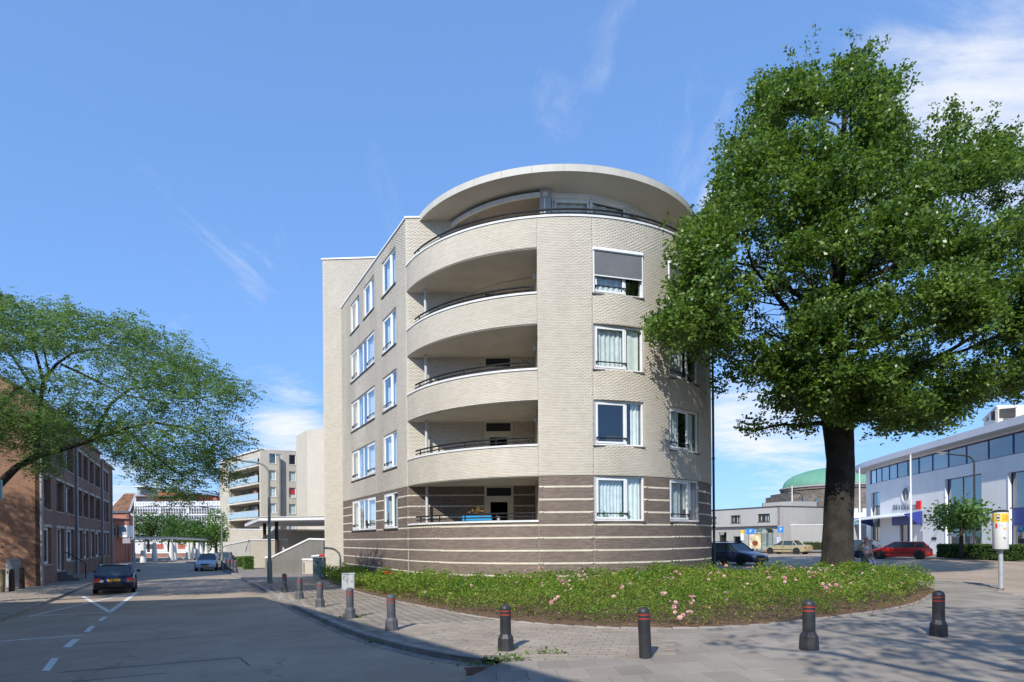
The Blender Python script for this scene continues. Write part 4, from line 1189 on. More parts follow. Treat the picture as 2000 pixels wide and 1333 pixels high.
def pth(px, r0, r1, dy=0.0):
    P = catmull([(0, 0)] * 0 + [at(x, y, LY) for x, y in px], .3) if False else [at(x, y, LY + dy * i / max(1, len(px) - 1)) for i, (x, y) in enumerate(px)]
    n = len(P); ll.tube(P, [1.25 * (r0 + (r1 - r0) * i / (n - 1)) for i in range(n)], 8)
pth([(-120, 1000), (-60, 985), (-20, 962), (0, 945), (30, 915), (70, 893), (120, 878), (180, 860), (240, 838), (300, 825), (370, 838), (430, 862)], .15, .012, -1.2)
pth([(70, 893), (75, 840), (78, 790), (85, 745), (110, 712), (140, 690), (200, 680)], .085, .02, .8)
pth([(78, 790), (50, 735), (20, 690), (-20, 640)], .05, .02, 1)
pth([(85, 745), (70, 690), (40, 640), (10, 610)], .05, .012, -.5)
pth([(95, 730), (85, 680), (92, 630)], .03, .01, -1)
pth([(180, 860), (215, 790), (255, 760), (300, 755), (380, 780), (440, 770)], .05, .012, 1.4)
pth([(120, 712), (180, 740), (240, 770), (330, 790)], .04, .012, -1.4)
pth([(240, 838), (290, 880), (340, 920), (380, 945)], .045, .012, -1.5)
pth([(-60, 985), (-100, 900), (-140, 800), (-150, 700), (-130, 620)], .12, .02, 1)
pth([(-20, 962), (-10, 880), (0, 800), (30, 760), (60, 745)], .06, .02, -1.8)
PL, OL = crown_points(out_l, LY, 6400, 3.5, .42, -.05, .55, None, 3.2)
for i in range(0):
    a = PL[rng.integers(len(PL))]; b = a + rng.normal(size=3) * (.9, .6, .35)
    limb(ll, a, b, .016, .005, .05, 4, sides=4)
ll.build('limbs', m_bark2, ltree, smooth=60)
m_leaf_l = leaf_mat('locust_leaf', [(0.06, 0.115, 0.045), (0.095, 0.175, 0.06), (0.14, 0.235, 0.07), (0.20, 0.30, 0.085)], .50, .45, .35)
# pinnate fronds: a drooping rib with pairs of narrow leaflets
def fronds(C, per, n=7):
    k = len(C) * per
    base = np.repeat(C, per, 0) + rng.normal(size=(k, 3)) * (.27, .27, .11)
    D = rng.normal(size=(k, 3)); D[:, 2] = D[:, 2] * .35 - .15; D[:, 0] += .35; D = unit(D)
    side = unit(np.cross(D, np.array([[0, 0, 1.0]])) + rng.normal(size=(k, 3)) * .2)
    Vs = []; 
    L = rng.uniform(.27, .47, k)
    allP = []; allN = []; allA = []; ln = []; wd = []
    up = unit(np.cross(side, D))
    for j in range(n):
        t = (j + .5) / n
        c = base + D * (L * t)[:, None]; c[:, 2] -= L * .35 * t * t
        for sgn in (-1, 1):
            a = side * sgn + D * .55; a[:, 2] -= .25
            a = unit(a); l_ = L * (.36 - .14 * t) 
            allP.append(c + a * (l_ * .5)[:, None]); allN.append(unit(up + rng.normal(size=(k, 3)) * .3)); allA.append(a); ln.append(l_); wd.append(l_ * .44)
    return leaf_arrays(np.concatenate(allP), np.concatenate(allN), np.concatenate(allA), np.concatenate(ln), np.concatenate(wd), .1)
V, Fq = fronds(PL, 4, 4)
stuff(np_mesh('crown', V, Fq, m_leaf_l, ltree))

# ---- generic small trees
def small_tree(name, label, base, h, rx, rz, trunk_h, trunk_r, leaf, sz, n_spray, n_leaf, m, group=None, cols=None, flat=1.0, up=1.0, seed_pts=None):
    o = thing(name, label, 'tree', base, group=group)
    t = MB(); top = Vector(base) + Vector((0, 0, trunk_h))
    t.tube([Vector(base) - Vector((0, 0, .05)), Vector(base) + Vector((0, 0, trunk_h * .5)), top], [trunk_r * 1.2, trunk_r, trunk_r * .8], 10)
    cz = base[2] + h - rz
    C = []
    off = Vector((random.random() * 30,) * 3)
    while len(C) < n_spray:
        v = Vector((random.gauss(0, 1), random.gauss(0, 1), random.gauss(0, 1))).normalized()
        r = random.uniform(.75, 1) if random.random() < .65 else random.random()
        p = Vector((base[0] + v.x * rx * r, base[1] + v.y * rx * r, cz + v.z * rz * r))
        if mnoise.noise(p * (2.2 / rx) + off) < -.18: continue
        b = 1 + .22 * mnoise.noise(v * 1.7 + off)
        p = Vector((base[0] + (p.x - base[0]) * b, base[1] + (p.y - base[1]) * b, cz + (p.z - cz) * b))
        C.append(tuple(p))
    C = np.array(C)
    for i in range(10): limb(t, top - Vector((0, 0, random.random() * trunk_h * .25)), C[rng.integers(len(C))], trunk_r * .5, .02, .05, 5, sides=5)
    t.build('trunk', m_bark2, o, smooth=60)
    V, Fq = spray_leaves(C, n_leaf, sz * 1.5, sz, up, .4, .62)
    stuff(np_mesh('crown', V, Fq, m, o))
    return o
m_leaf_g = leaf_mat('plain_leaf', [(0.03, 0.07, 0.015), (0.06, 0.125, 0.025), (0.10, 0.18, 0.04)], .3)
m_leaf_c = leaf_mat('catalpa_leaf', [(0.07, 0.14, 0.03), (0.11, 0.21, 0.045), (0.16, 0.28, 0.06)], .35)
# the tree behind the viewer whose shade dapples the slabs
small_tree('corner_tree', 'leafy tree behind the viewer whose shade falls on the slabs', (3.1, -3.4, zg(3.1)), 13.4, 4.5, 2.5, 8.2, .28, 0, .2, 430, 10, m_leaf_r)
small_tree('pavement_tree', 'leafy tree left of the picture shading the brick gable', (-32.4, 29.0, -.5), 11.0, 2.8, 3.2, 4.2, .22, 0, .24, 130, 8, m_leaf_g)
small_tree('catalpa', 'small round catalpa with big light green leaves before the white office', at(1878, 1085, 44.5) * 1.0 - Vector((0, 0, .2)), 4.0, 2.05, 1.0, 2.3, .14, 0, .34, 190, 7, m_leaf_c)

# ---- the rose bed
bush = []
for _ in range(5000):
    x_ = random.uniform(min(p[0] for p in bed_poly), max(p[0] for p in bed_poly)); y_ = random.uniform(min(p[1] for p in bed_poly), max(p[1] for p in bed_poly))
    if not inpoly(x_, y_, bed_poly): continue
    r_ = random.uniform(.38, .75)
    if any((x_ - b[0]) ** 2 + (y_ - b[1]) ** 2 < (.62 * max(r_, b[2])) ** 2 for b in bush): continue
    bush.append((x_, y_, r_, random.uniform(.28, .74)))
BU = np.array(bush)
def bed_h(x, y):
    d2 = (BU[:, 0] - x) ** 2 + (BU[:, 1] - y) ** 2
    h = float((BU[:, 3] * np.sqrt(np.maximum(0, 1 - d2 / (BU[:, 2] * 1.0) ** 2))).max())
    return max(.05, h * .86 + .05 * mnoise.noise(Vector((x * 5, y * 5, 1.7))))
bx = [p[0] for p in bed_poly]; by = [p[1] for p in bed_poly]
bed = thing('rose_bed', 'bed of low flowering rose bushes curving round the foot of the building', 'rose bushes', (3, 17, zg(3)))
front = np.array([(p.x, p.y) for p in BP])
Pn = []; An = []
def bed_pt():
    while True:
        # dense towards the viewer
        y = by_min + (by_max - by_min) * random.random() ** 1.25; x = random.uniform(min(bx), max(bx))
        if inpoly(x, y, bed_poly):
            e = math.sqrt(((front - (x, y)) ** 2).sum(1).min())
            if e < .25 + .25 * mnoise.noise(Vector((x * 1.3, y * 1.3, 0))): continue
            if (x - tbase.x) ** 2 + (y - tbase.y) ** 2 < 2.2: continue
            return x, y, e
by_min, by_max = min(by), max(by)
tops = []
nleaf = 90000
for i in range(nleaf):
    x, y, e = bed_pt()
    h = bed_h(x, y) * min(1, .55 + e * .8)
    t = 1 - abs(random.gauss(0, .22)) if random.random() < .72 else random.random()
    z = zg(x) + .03 + max(.02, h * 1.25 * max(.02, t)) + (random.random() < .07) * random.uniform(.03, .24)
    Pn.append((x, y, z))
    if t > .85: tops.append((x, y, z))
Pn = np.array(Pn); k = len(Pn)
Nn = rng.normal(size=(k, 3)) * .7; Nn[:, 2] += 1.0; Nn = unit(Nn)
s = rng.uniform(.04, .09, k)
s *= np.clip(Pn[:, 1] / 17, .75, 1.5)
V, Fq = leaf_arrays(Pn, Nn, rng.normal(size=(k, 3)), s, s * .6, .2)
m_rose = leaf_mat('rose_leaf', [(0.045, 0.11, 0.018), (0.085, 0.18, 0.026), (0.16, 0.27, 0.035), (0.26, 0.34, 0.055), (0.38, 0.27, 0.11)], .45, .5, .3)
stuff(np_mesh('foliage', V, Fq, m_rose, bed))
st_ = MB()
for i in range(260):
    x, y, z = random.choice(tops)
    st_.tube([(x, y, zg(x)), (x + random.gauss(0, .04), y, (z + zg(x)) / 2), (x + random.gauss(0, .1), y + random.gauss(0, .08), z + random.random() * .12)], [.006, .005, .003], 4)
stuff(st_.build('stems', mat('rose_stem', (.07, .06, .025), .8), bed))
fl = MB()
for ring_, r, tl, n in ((0, .022, 1.2, 5), (1, .034, .7, 6), (2, .044, .25, 7)):
    for q in range(n):
        a = 2 * math.pi * q / n + ring_ * .5
        ca, sa = math.cos(a), math.sin(a); w = .022
        fl.add([(0, 0, 0.0), (r * ca * .6 - sa * w, r * sa * .6 + ca * w, .012 + tl * .02), (r * ca, r * sa, .006 + tl * .03), (r * ca * .6 + sa * w, r * sa * .6 - ca * w, .012 + tl * .02)], [(0, 1, 2, 3)])
m_pink = island_mat('pink_petal', [(0.62, 0.30, 0.32), (0.72, 0.46, 0.46), (0.76, 0.56, 0.54)], .6, .1, 3, 0, obj=True)
m_red = mat('red_petal', (0.62, 0.02, 0.015), .5, .1, 9)
fm_pink = fl.mesh('rose', m_pink); fm_red = fl.mesh('rose', m_red)
tops_n = [t for t in tops if t[1] < 21]
cl = [random.choice(tops_n) for _ in range(48)]
for i in range(190):
    c = random.choice(cl); x = c[0] + random.gauss(0, .14); y = c[1] + random.gauss(0, .14)
    if i % 4 == 0: x, y, _ = random.choice(tops_n)
    if not inpoly(x, y, bed_poly): continue
    e = math.sqrt(((front - (x, y)) ** 2).sum(1).min())
    z = zg(x) + .05 + bed_h(x, y) * 1.28 * min(1, .55 + e * .8) + random.uniform(.0, .09)
    link('rose', fm_pink, bed, Matrix.Translation((x, y, z)) @ Matrix.Rotation(random.gauss(0, .5) + .5, 4, 'X') @ Matrix.Rotation(random.gauss(0, .5), 4, 'Y') @ Matrix.Scale(random.uniform(.7, 1.25), 4))
pr_ = G(757, 1150)
for k in range(5):
    c = at(757 + random.gauss(0, 4), 1121 + random.gauss(0, 2.5), pr_.y + .5)
    link('rose', fm_red, bed, Matrix.Translation(c) @ Matrix.Rotation(.7, 4, 'X') @ Matrix.Scale(1.9, 4))
# litter of dry leaves on the bare soil and along the kerb
LV = []
for i in range(2600):
    p = random.choice(BP); x = p.x + random.gauss(.05, .25); y = p.y + abs(random.gauss(.1, .35)); 
    if p.x > 3 or random.random() < .25: LV.append((x, y, zg(x) + .03 + random.random() * .02))
for i in range(420):
    p = random.choice(KP); 
    if p.y < 24: LV.append((p.x - abs(random.gauss(.1, .1)), p.y + random.gauss(0, .1), zg(p.x) - .085))
LV = np.array(LV); k = len(LV); Nn = rng.normal(size=(k, 3)) * .35; Nn[:, 2] += 1; s = rng.uniform(.025, .06, k)
V, Fq = leaf_arrays(LV, unit(Nn), rng.normal(size=(k, 3)), s, s * .6)
ob = np_mesh('leaf_litter', V, Fq, leaf_mat('dry_leaf', [(0.16, 0.07, 0.025), (0.28, 0.15, 0.06), (0.36, 0.25, 0.11)], .1))
tag(ob, 'dry brown fallen leaves along the edge of the rose bed and kerb', 'leaves', kind='stuff')
# weeds in the joints
WV = []; 
for (x, y), n, sp in (((985, 1290), 60, .16), ((700, 1206), 26, .09), ((673, 1208), 30, .08), ((1075, 1277), 26, .12), ((633, 1217), 14, .06), ((930, 1300), 30, .2), ((725, 1255), 16, .1)):
    c = G(x, y)
    for i in range(n): WV.append((c.x + random.gauss(0, sp), c.y + random.gauss(0, sp * .5), c.z + abs(random.gauss(0, .05))))
WV = np.array(WV); k = len(WV); Nn = rng.normal(size=(k, 3)) * .6; Nn[:, 2] += .7; s = rng.uniform(.06, .13, k)
V, Fq = leaf_arrays(WV, unit(Nn), rng.normal(size=(k, 3)), s, s * .35)
ob = np_mesh('weeds', V, Fq, leaf_mat('weed_leaf', [(0.06, 0.13, 0.02), (0.13, 0.22, 0.03)], .3))
tag(ob, 'small green weeds growing from the joints of kerb and pavement', 'weeds', kind='stuff')
# ================================================================== STREET FURNITURE
m_bol = mat('bollard_black', (0.028, 0.029, 0.033), .5, .25, 3, fine=.15, fscale=40, bump=.15, spec=.45)
m_bolg = mat('bollard_grey', (0.085, 0.09, 0.10), .6, .2, 4, fine=.15, fscale=40, bump=.15)
m_redband = mat('red_band', (0.42, 0.05, 0.03), .5, .1, 4)
def make_bollard(m, flared=True):
    b = thing('bollard', 'x', 'bollard', world_parts=False, group='bollards along the pavement edge')
    pr = [(.092, .25), (.092, .585), (.086, .590), (.086, .605), (.092, .610), (.092, .645), (.086, .650), (.086, .665), (.092, .670), (.092, .695), (.086, .725), (.066, .752), (.035, .768), (1e-6, .773)]
    if not flared: pr = [(.096, -.03)] + pr
    MB().lathe(pr, 24).build('shaft', m, b, smooth=40)
    if flared:
        MB().lathe([(.150, -.04), (.147, .0), (.135, .205), (.098, .275), (.09, .285)], 8, a0=math.pi / 8).build('base', m, b)
    for z in (.588, .648): MB().lathe([(.0865, z), (.0915, z + .003), (.0915, z + .016), (.0865, z + .019)], 24).build('band', m_redband, b, smooth=40)
    return b
bol = [(556, 1157, 'bollard next to the grey lamp post, first of the row by the driveway'), (585, 1170, 'second bollard from the lamp post'), (625, 1186, 'third bollard from the lamp post'), (684, 1207.5, 'fourth bollard from the lamp post, in front of the small grey cabinet'),
       (765, 1231, 'fifth bollard from the lamp post, where the kerb starts to bend'), (988, 1270, 'black bollard at the kerb end beside the storm drain'), (1261, 1285, 'plain straight black bollard without flared foot, leaning slightly'), (1580, 1269, 'black bollard standing on the large slabs before the rose bed'), (1833, 1242.5, 'black bollard furthest right, past the tip of the rose bed')]
pg, pk = make_bollard(m_bolg), make_bollard(m_bol)
used = set()
for i, (x, y, lab) in enumerate(bol):
    src = pg if i < 5 else pk
    p = G(x, y)
    if i == 6:
        o = make_bollard(m_bol, False); o.location = p; o.rotation_euler = (0, rad(-2.5), .3)
    elif src.name not in used:
        used.add(src.name); o = src; o.location = p; o.rotation_euler = (0, 0, random.uniform(-.2, .2))
    else: o = copy_tree(src, p, random.uniform(-.2, .2))
    if i != 6: o.rotation_euler = (random.gauss(0, .014), random.gauss(0, .014), o.rotation_euler[2])
    o['label'] = lab
fb = [(441, 1113), (447, 1114), (454, 1116.5), (460, 1119)]
for i, (x, y) in enumerate(fb):
    c = G(x, y); c2 = copy_tree(pg, c, .1, ('dark bollard nearest the silver car in the far row of four', 'second bollard from the silver car in the far row', 'third bollard from the silver car in the far row', 'last of the four far bollards, nearest the driveway')[i], 1.25); c2['group'] = 'far bollards by the parked cars'
m_wood = mat('old_wood', (.20, .16, .10), .9, .3, 5, bump=.4)
for i, (x, y, mm, lab) in enumerate(((3, 1157, m_wood, 'pale weathered wooden post at the left picture edge'), (23, 1155.5, mat('brown_post', (.07, .04, .03), .8), 'dark brown post in front of the grey junction box'), (43, 1150, mat('brown_post', (.07, .04, .03), .8), 'dark brown post by the brick gable, right of the junction box'))):
    c = G(x, y)
    po = MB().lathe([(.13, -.05), (.125, .3), (.115, 1.02), (.09, 1.09), (.03, 1.11), (1e-6, 1.112)], 12).build('wooden_post', mm, None, smooth=40, M=Matrix.Translation(c) @ Matrix.Rotation(rad(3) if i == 0 else 0, 4, 'Y'))
    tag(po, lab, 'post', 'posts by the brick gable')
def cabinet(name, label, x, y, w, h, d, m, rz=0.0, lid=.03, marks=None):
    c = G(x, y)
    o = thing(name, label, 'cabinet', c, rz, world_parts=False)
    MB().cbox(-w / 2, w / 2, -d / 2, d / 2, -.05, h, .012).build('body', m, o)
    MB().cbox(-w / 2 - .02, w / 2 + .02, -d / 2 - .02, d / 2 + .02, h + .001, h + lid + .02, .012).build('lid', m, o)
    f = MB().box(-w / 2 + .04, -.006, -d / 2 - .012, -d / 2 - .001, .06, h - .05).box(.006, w / 2 - .04, -d / 2 - .012, -d / 2 - .001, .06, h - .05) if w > .5 else MB().box(-w / 2 + .04, w / 2 - .04, -d / 2 - .012, -d / 2 - .001, .08, h - .05)
    dd = f.build('door', m, o)
    MB().box(w * .28, w * .33, -d / 2 - .03, -d / 2 - .012, h * .5, h * .6).build('lock', m_bar, dd)
    if marks:
        for k in range(16):
            a = random.uniform(0, 6.28); px, pz = random.uniform(-w * .35, w * .35), random.uniform(h * .25, h * .85)
            MB().tube([(px, -d / 2 - .014, pz), (px + .08 * math.cos(a), -d / 2 - .014, pz + .1 * math.sin(a)), (px + .13 * math.cos(a + 1), -d / 2 - .014, pz + .13 * math.sin(a + .9))], .008, 4).build('graffiti_stroke', marks, dd)
    return o
m_cab = mat('cabinet_grey', (.42, .44, .46), .6, .08, 3, streak=.1)
cabinet('utility_cabinet', 'small light grey utility cabinet at the edge of the rose bed', 681, 1151, .52, .62, .28, m_cab, rad(6))
cabinet('switch_cabinet', 'grey green switch cabinet with graffiti beside the stair tower', 624, 1129, .62, 1.12, .42, mat('cabinet_green', (.20, .26, .255), .6, .1, 3), rad(-4), marks=mat('graffiti_ink', (.02, .05, .055), .6))
cabinet('junction_box', 'wide pale grey junction box against the brick gable', 17, 1146, 1.5, 1.45, .6, mat('cabinet_old', (.30, .32, .33), .75, .15, 2, streak=.2), rad(-20))
def arm_lamp(name, label, x, y, H, r, m, arm, head, rz=0.0, drop=0.0, Y=None):
    """mast with a curved arm; arm = horizontal reach (sign gives the side)"""
    c = G(x, y, drop) if Y is None else Vector((ray(x, y)[0] * Y, Y, zg(ray(x, y)[0] * Y)))
    o = thing(name, label, 'street lamp', c, rz, world_parts=False)
    s = 1 if arm > 0 else -1; A = abs(arm); cr = min(.75, A * .45)
    MB().lathe([(r * 1.5, -.05), (r * 1.5, 1.1), (r * 1.05, 1.2), (r, 1.3), (r * .72, H - cr - .05)], 12).build('mast', m, o, smooth=40)
    pts = [(0, 0, H - cr - .1)] + [(s * cr * (1 - math.cos(t)), 0, H - cr + cr * math.sin(t) * .85) for t in [k * math.pi / 2 / 6 * .92 for k in range(7)]]
    e = pts[-1]; pts.append((s * (A - .3), 0, e[2] + (A - cr) * .10))
    MB().tube(pts, r * .62, 8).build('arm', m, o, smooth=60)
    z = pts[-1][2]
    hd = MB(); L = .75
    prof = [(-.02, .05, .05), (.12, .09, .07), (.35, .13, .085), (.6, .12, .07), (.75, .04, .03)]
    vs = []; n = 10
    for t, hw, hh in prof:
        for k in range(n):
            a = 2 * math.pi * k / n; vs.append((s * (A - .34 + t), hw * math.cos(a), z + .01 + t * .08 + hh * math.sin(a) * (1 if math.sin(a) > 0 else .55)))
    fs = [(i * n + k, i * n + (k + 1) % n, (i + 1) * n + (k + 1) % n, (i + 1) * n + k) for i in range(len(prof) - 1) for k in range(n)] + [tuple(range(n)), tuple((len(prof) - 1) * n + k for k in range(n))]
    h_ = hd.add(vs, fs).build('lamp_head', head, o, smooth=60)
    MB().box(min(s * (A - .1), s * (A + .25)), max(s * (A - .1), s * (A + .25)), -.075, .075, z - .045, z - .02).build('lens', mat('lamp_lens', (.6, .6, .55), .3), h_)
    return o
m_lampg = mat('lamp_greygreen', (.19, .21, .19), .55, .1, 2, streak=.1)
m_lampd = mat('lamp_black', (.03, .033, .035), .5, .1, 2)
arm_lamp('street_lamp', 'tall grey green street lamp beside the driveway, arm over the road', 527, 1140, 6.35, .085, m_lampg, -1.75, mat('lamp_head_dark', (.05, .05, .05), .5))
arm_lamp('street_lamp', 'pale street lamp before the red house at the far left pavement', 262, 1101, 6.4, .10, mat('lamp_pale', (.36, .36, .34), .6), 2.4, mat('lamp_pale', (.36, .36, .34), .6))
arm_lamp('street_lamp', 'far grey street lamp behind the silver car', 434, 1112, 5.3, .07, m_lampg, -1.5, mat('lamp_head_dark', (.05, .05, .05), .5))
arm_lamp('street_lamp', 'black street lamp in front of the white office, arm pointing left', 1904, 1087, 8.0, .085, m_lampd, -2.5, mat('lamp_head_pale', (.25, .24, .2), .5))
arm_lamp('street_lamp', 'distant black street lamp before the grey wall and the church', 1568, 1074, 7.6, .10, m_lampd, -1.6, m_lampd, Y=82)
m_pole = mat('flagpole_white', (.72, .72, .73), .4, .03, 2)
for i, (x, y, top, Y, lab) in enumerate(((1548, 1076, 949, 78, 'white flagpole behind the gold sedan'), (1680, 1082, 915, 61, 'white flagpole just right of the big tree trunk'), (1780, 1086, 889, 52, 'white flagpole behind the red hatchback at the office entrance'))):
    X = ray(x, y)[0] * Y; z0 = zg(X); H = at(x, top, Y).z - z0
    o = thing('flagpole', lab, 'flagpole', (X, Y, z0), group='white flagpoles', world_parts=False)
    MB().lathe([(.095, -.05), (.09, 1), (.055, H)], 10).build('pole', m_pole, o, smooth=40)
    MB().lathe([(.075, H), (.085, H + .05), (.05, H + .1), (1e-6, H + .12)], 10).build('cap', mat('pole_cap', (.45, .3, .25), .5), o, smooth=40)
# bus stop drum
c = G(1955, 1151)
bs = thing('bus_stop_sign', 'bus stop post with white drum and yellow panel at the kerb of the right street', 'bus stop', c, 0, world_parts=False)
MB().lathe([(.065, -.05), (.062, 1.25)], 14).build('post', mat('galvanised', (.42, .44, .45), .4, .1, 3, metal=.3), bs, smooth=40)
MB().lathe([(.09, -.01), (.09, .02), (.065, .03)], 14).build('foot_plate', mat('rusty_iron', (0.16, 0.075, 0.05), 0.8), bs)
MB().lathe([(.19, 1.24), (.205, 1.26), (.205, 2.40)], 32).build('drum', mat('drum_white', (.66, .66, .63), .4, .04, 2), bs, smooth=40)
MB().lathe([(.212, 1.22), (.212, 1.25), (.19, 1.235)], 32).build('drum_foot', m_lampd, bs)
MB().lathe([(.215, 2.40), (.215, 2.43), (.15, 2.47), (1e-6, 2.485)], 32).build('drum_cap', m_lampd, bs, smooth=40)
def on_drum(name, a0, a1, z0, z1, m, r=.2075, n=10, parent=None):
    vs = []
    for k in range(n + 1):
        a = a0 + (a1 - a0) * k / n; vs += [(r * math.sin(a), -r * math.cos(a), z0), (r * math.sin(a), -r * math.cos(a), z1)]
    return MB().add(vs, [(2 * i, 2 * i + 2, 2 * i + 3, 2 * i + 1) for i in range(n)]).build(name, m, parent or bs)
yp = on_drum('yellow_panel', -2.2, 1.3, 2.09, 2.36, mat('signal_yellow', (.75, .50, .02), .5, .05, 2))
on_drum('bus_symbol', -1.15, -.72, 2.14, 2.33, m_lampd, .2095, 6, yp)
on_drum('bus_symbol', -1.10, -.77, 2.16, 2.31, mat('sign_white', (.7, .7, .7), .5), .2105, 6, yp)
on_drum('bus_symbol', -1.06, -.81, 2.19, 2.26, m_lampd, .2115, 6, yp)
rg = MB()
for k in range(20):
    a = 2 * math.pi * k / 20; b = 2 * math.pi * (k + 1) / 20
    q = []
    for (t, rr) in ((a, .06), (b, .06), (b, .075), (a, .075)):
        an = -.02 + rr * math.cos(t) / .2075; q.append((.2095 * math.sin(an), -.2095 * math.cos(an), 2.225 + rr * math.sin(t)))
    rg.add(q, [(0, 1, 2, 3)])
rg.build('ring_logo', mat('logo_orange', (.6, .16, .03), .5), yp)
on_drum('ring_logo_bar', -.10, .12, 2.205, 2.24, mat('logo_orange', (.6, .16, .03), .5), .2095, 4, yp)
for k, cc in enumerate(((.45, .45, .42), (.5, .42, .36), (.55, .25, .15), (.55, .45, .1))):
    on_drum('timetable_mark', -.85 + .28 * k, -.70 + .28 * k, 1.95 - .1 * (k > 1), 2.02 - .1 * (k > 1), mat('mark%d' % k, cc, .6), .2095, 3)
on_drum('operator_logo', -.28, .02, 1.565, 1.585, m_lampd, .2095, 4); on_drum('operator_logo', -.34, -.10, 1.60, 1.62, m_lampd, .2095, 4)
on_drum('notice_strip', -1.3, -1.02, 1.9, 2.05, mat('notice_red', (.5, .05, .05), .5), .2095, 4)
# green direction sign half in the picture at the left edge
c = at(-6, 956, 17)
sg = thing('edge_sign', 'pale green sign board cut off by the left picture edge', 'sign', (c.x, c.y, zg(c.x)))
MB().cbox(c.x - .45, c.x + .15, 16.98, 17.02, at(0, 975, 17).z, at(0, 938, 17).z, .01).build('board', mat('sign_green', (.42, .60, .50), .5), sg)
MB().tube([(c.x - .3, 17.05, zg(c.x) - .05), (c.x - .3, 17.05, at(0, 938, 17).z)], .035, 8).build('post', m_cab, sg)
# traffic signs and shelter on the far side
def sign(label, x, y, w, h, Y, foot, glyph):
    p = at(x, y, Y); X = p.x; z0 = zg(X)
    o = thing('parking_sign', label, 'sign', (X, Y, z0))
    MB().tube([(X - w * .1, Y + .04, z0 - .05), (X - w * .1, Y + .04, p.z + h * .5)], .05, 8).build('post', m_cab, o)
    b = MB().cbox(X - w / 2, X + w / 2, Y - .03, Y, p.z - h / 2, p.z + h / 2, .012).build('board', mat('sign_blue', (.03, .22, .62), .45, .05, 3), o)
    text_mesh('lettering', glyph, h * .8, m_white, b, Matrix.Translation((X, Y - .037, p.z)) @ Matrix.Rotation(rad(90), 4, 'X'))
sign('blue parking sign in front of the glass bus shelter', 1465.5, 1038.5, .9, .62, 68, 0, 'P')
sign('blue parking sign on the post right of the bus shelter', 1524.5, 1035, .68, .64, 70, 0, 'P')
SY = 72.0
def sx(x): return ray(x, 1060)[0] * SY
z0 = zg(30)
sh = thing('bus_shelter', 'glass bus shelter with arched roof in front of the low grey building', 'bus shelter', (sx(1490), SY, z0))
x0, x1, xa = sx(1463), sx(1509), sx(1487)
m_sh = mat('shelter_green', (.10, .16, .13), .5)
for xx in (x0, xa, (xa + x1) / 2, x1):
    MB().box(xx - .05, xx + .05, SY - .05, SY + .05, z0, z0 + 2.15).build('post', m_sh, sh)
for xx in (xa, x1): MB().box(xx - .04, xx + .04, SY + 1.3, SY + 1.4, z0, z0 + 2.15).build('post', m_sh, sh)
ar = MB(); n = 10; vs = []
for k in range(n + 1):
    t = math.pi * k / n; xx = (xa + x1) / 2 - (x1 - xa) / 2 * 1.08 * math.cos(t); zz = z0 + 2.15 + .55 * math.sin(t)
    vs += [(xx, SY - .2, zz), (xx, SY + 1.5, zz), (xx, SY - .2, zz + .05), (xx, SY + 1.5, zz + .05)]
ar.add(vs, [(4 * i, 4 * i + 4, 4 * i + 6, 4 * i + 2) for i in range(n)] + [(4 * i + 2, 4 * i + 6, 4 * i + 7, 4 * i + 3) for i in range(n)] + [(4 * i, 4 * i + 1, 4 * i + 5, 4 * i + 4) for i in range(n)])
ar.build('arched_roof', m_sh, sh)
MB().box(x0 - .1, xa, SY - .15, SY + 1.4, z0 + 2.14, z0 + 2.22).build('flat_roof', mat('shelter_roof', (.35, .40, .45), .4), sh)
for a, b in ((xa + .06, (xa + x1) / 2 - .06), ((xa + x1) / 2 + .06, x1 - .06)):
    MB().box(a, b, SY - .01, SY + .01, z0 + .2, z0 + 2.1).build('pane', m_glass, sh)
    for zz in (.75, 1.4): MB().box(a, b, SY - .03, SY + .03, z0 + zz, z0 + zz + .05).build('glazing_bar', m_sh, sh)
MB().box(x0 + .06, xa - .06, SY - .02, SY + .03, z0 + .35, z0 + 2.05).build('poster_case', mat('poster_cream', (.62, .52, .33), .5, .5, 1.5), sh)
MB().ellipsoid((x0 + .7, SY - .03, z0 + .95), (.35, .02, .3)).build('poster_print', mat('poster_brown', (.2, .05, .03), .5), sh)
c = at(1450, 1065, 69); o = thing('bus_stop_sign', 'small yellow and white stop post left of the shelter', 'bus stop', (c.x, 69, zg(c.x)))
MB().tube([(c.x, 69, zg(c.x)), (c.x, 69, zg(c.x) + 2.2)], .06, 8).build('post', m_cab, o)
MB().lathe([(.2, 1.3), (.2, 2.1)], 12, Matrix.Translation((c.x, 69, zg(c.x)))).build('drum', mat('drum_white', (.66, .66, .63), .4), o)
MB().lathe([(.21, 2.1), (.21, 2.45)], 12, Matrix.Translation((c.x, 69, zg(c.x)))).build('yellow_top', mat('signal_yellow', (.75, .50, .02), .5), o)
c = at(1520, 1060, 70.5); MBk = MB().cbox(c.x - .25, c.x + .25, 70.3, 70.8, zg(c.x), zg(c.x) + 1.6, .03).build('ticket_machine', mat('machine_lilac', (.5, .52, .62), .5)); tag(MBk, 'pale parking ticket machine beside the bus shelter', 'ticket machine')
# barrier arm of the car park drive
c0, c1 = at(609, 1087, 40.5), at(640, 1084, 39.8)
ba = thing('barrier', 'red and white barrier arm beside the stair tower', 'barrier', (c1.x, c1.y, zg(c1.x)))
for k in range(4):
    a = c0.lerp(c1, k / 4); b = c0.lerp(c1, (k + 1) / 4 - .001)
    MB().tube([a, b], .065, 8).build('arm_section', mat('barrier_white', (.66, .66, .66), .5) if k < 2 else mat('barrier_red', (.55, .02, .015), .5), ba)
MB().cbox(c1.x - .15, c1.x + .25, c1.y - .2, c1.y + .2, zg(c1.x) - .1, c1.z + .15, .03).build('housing', m_lampg, ba)
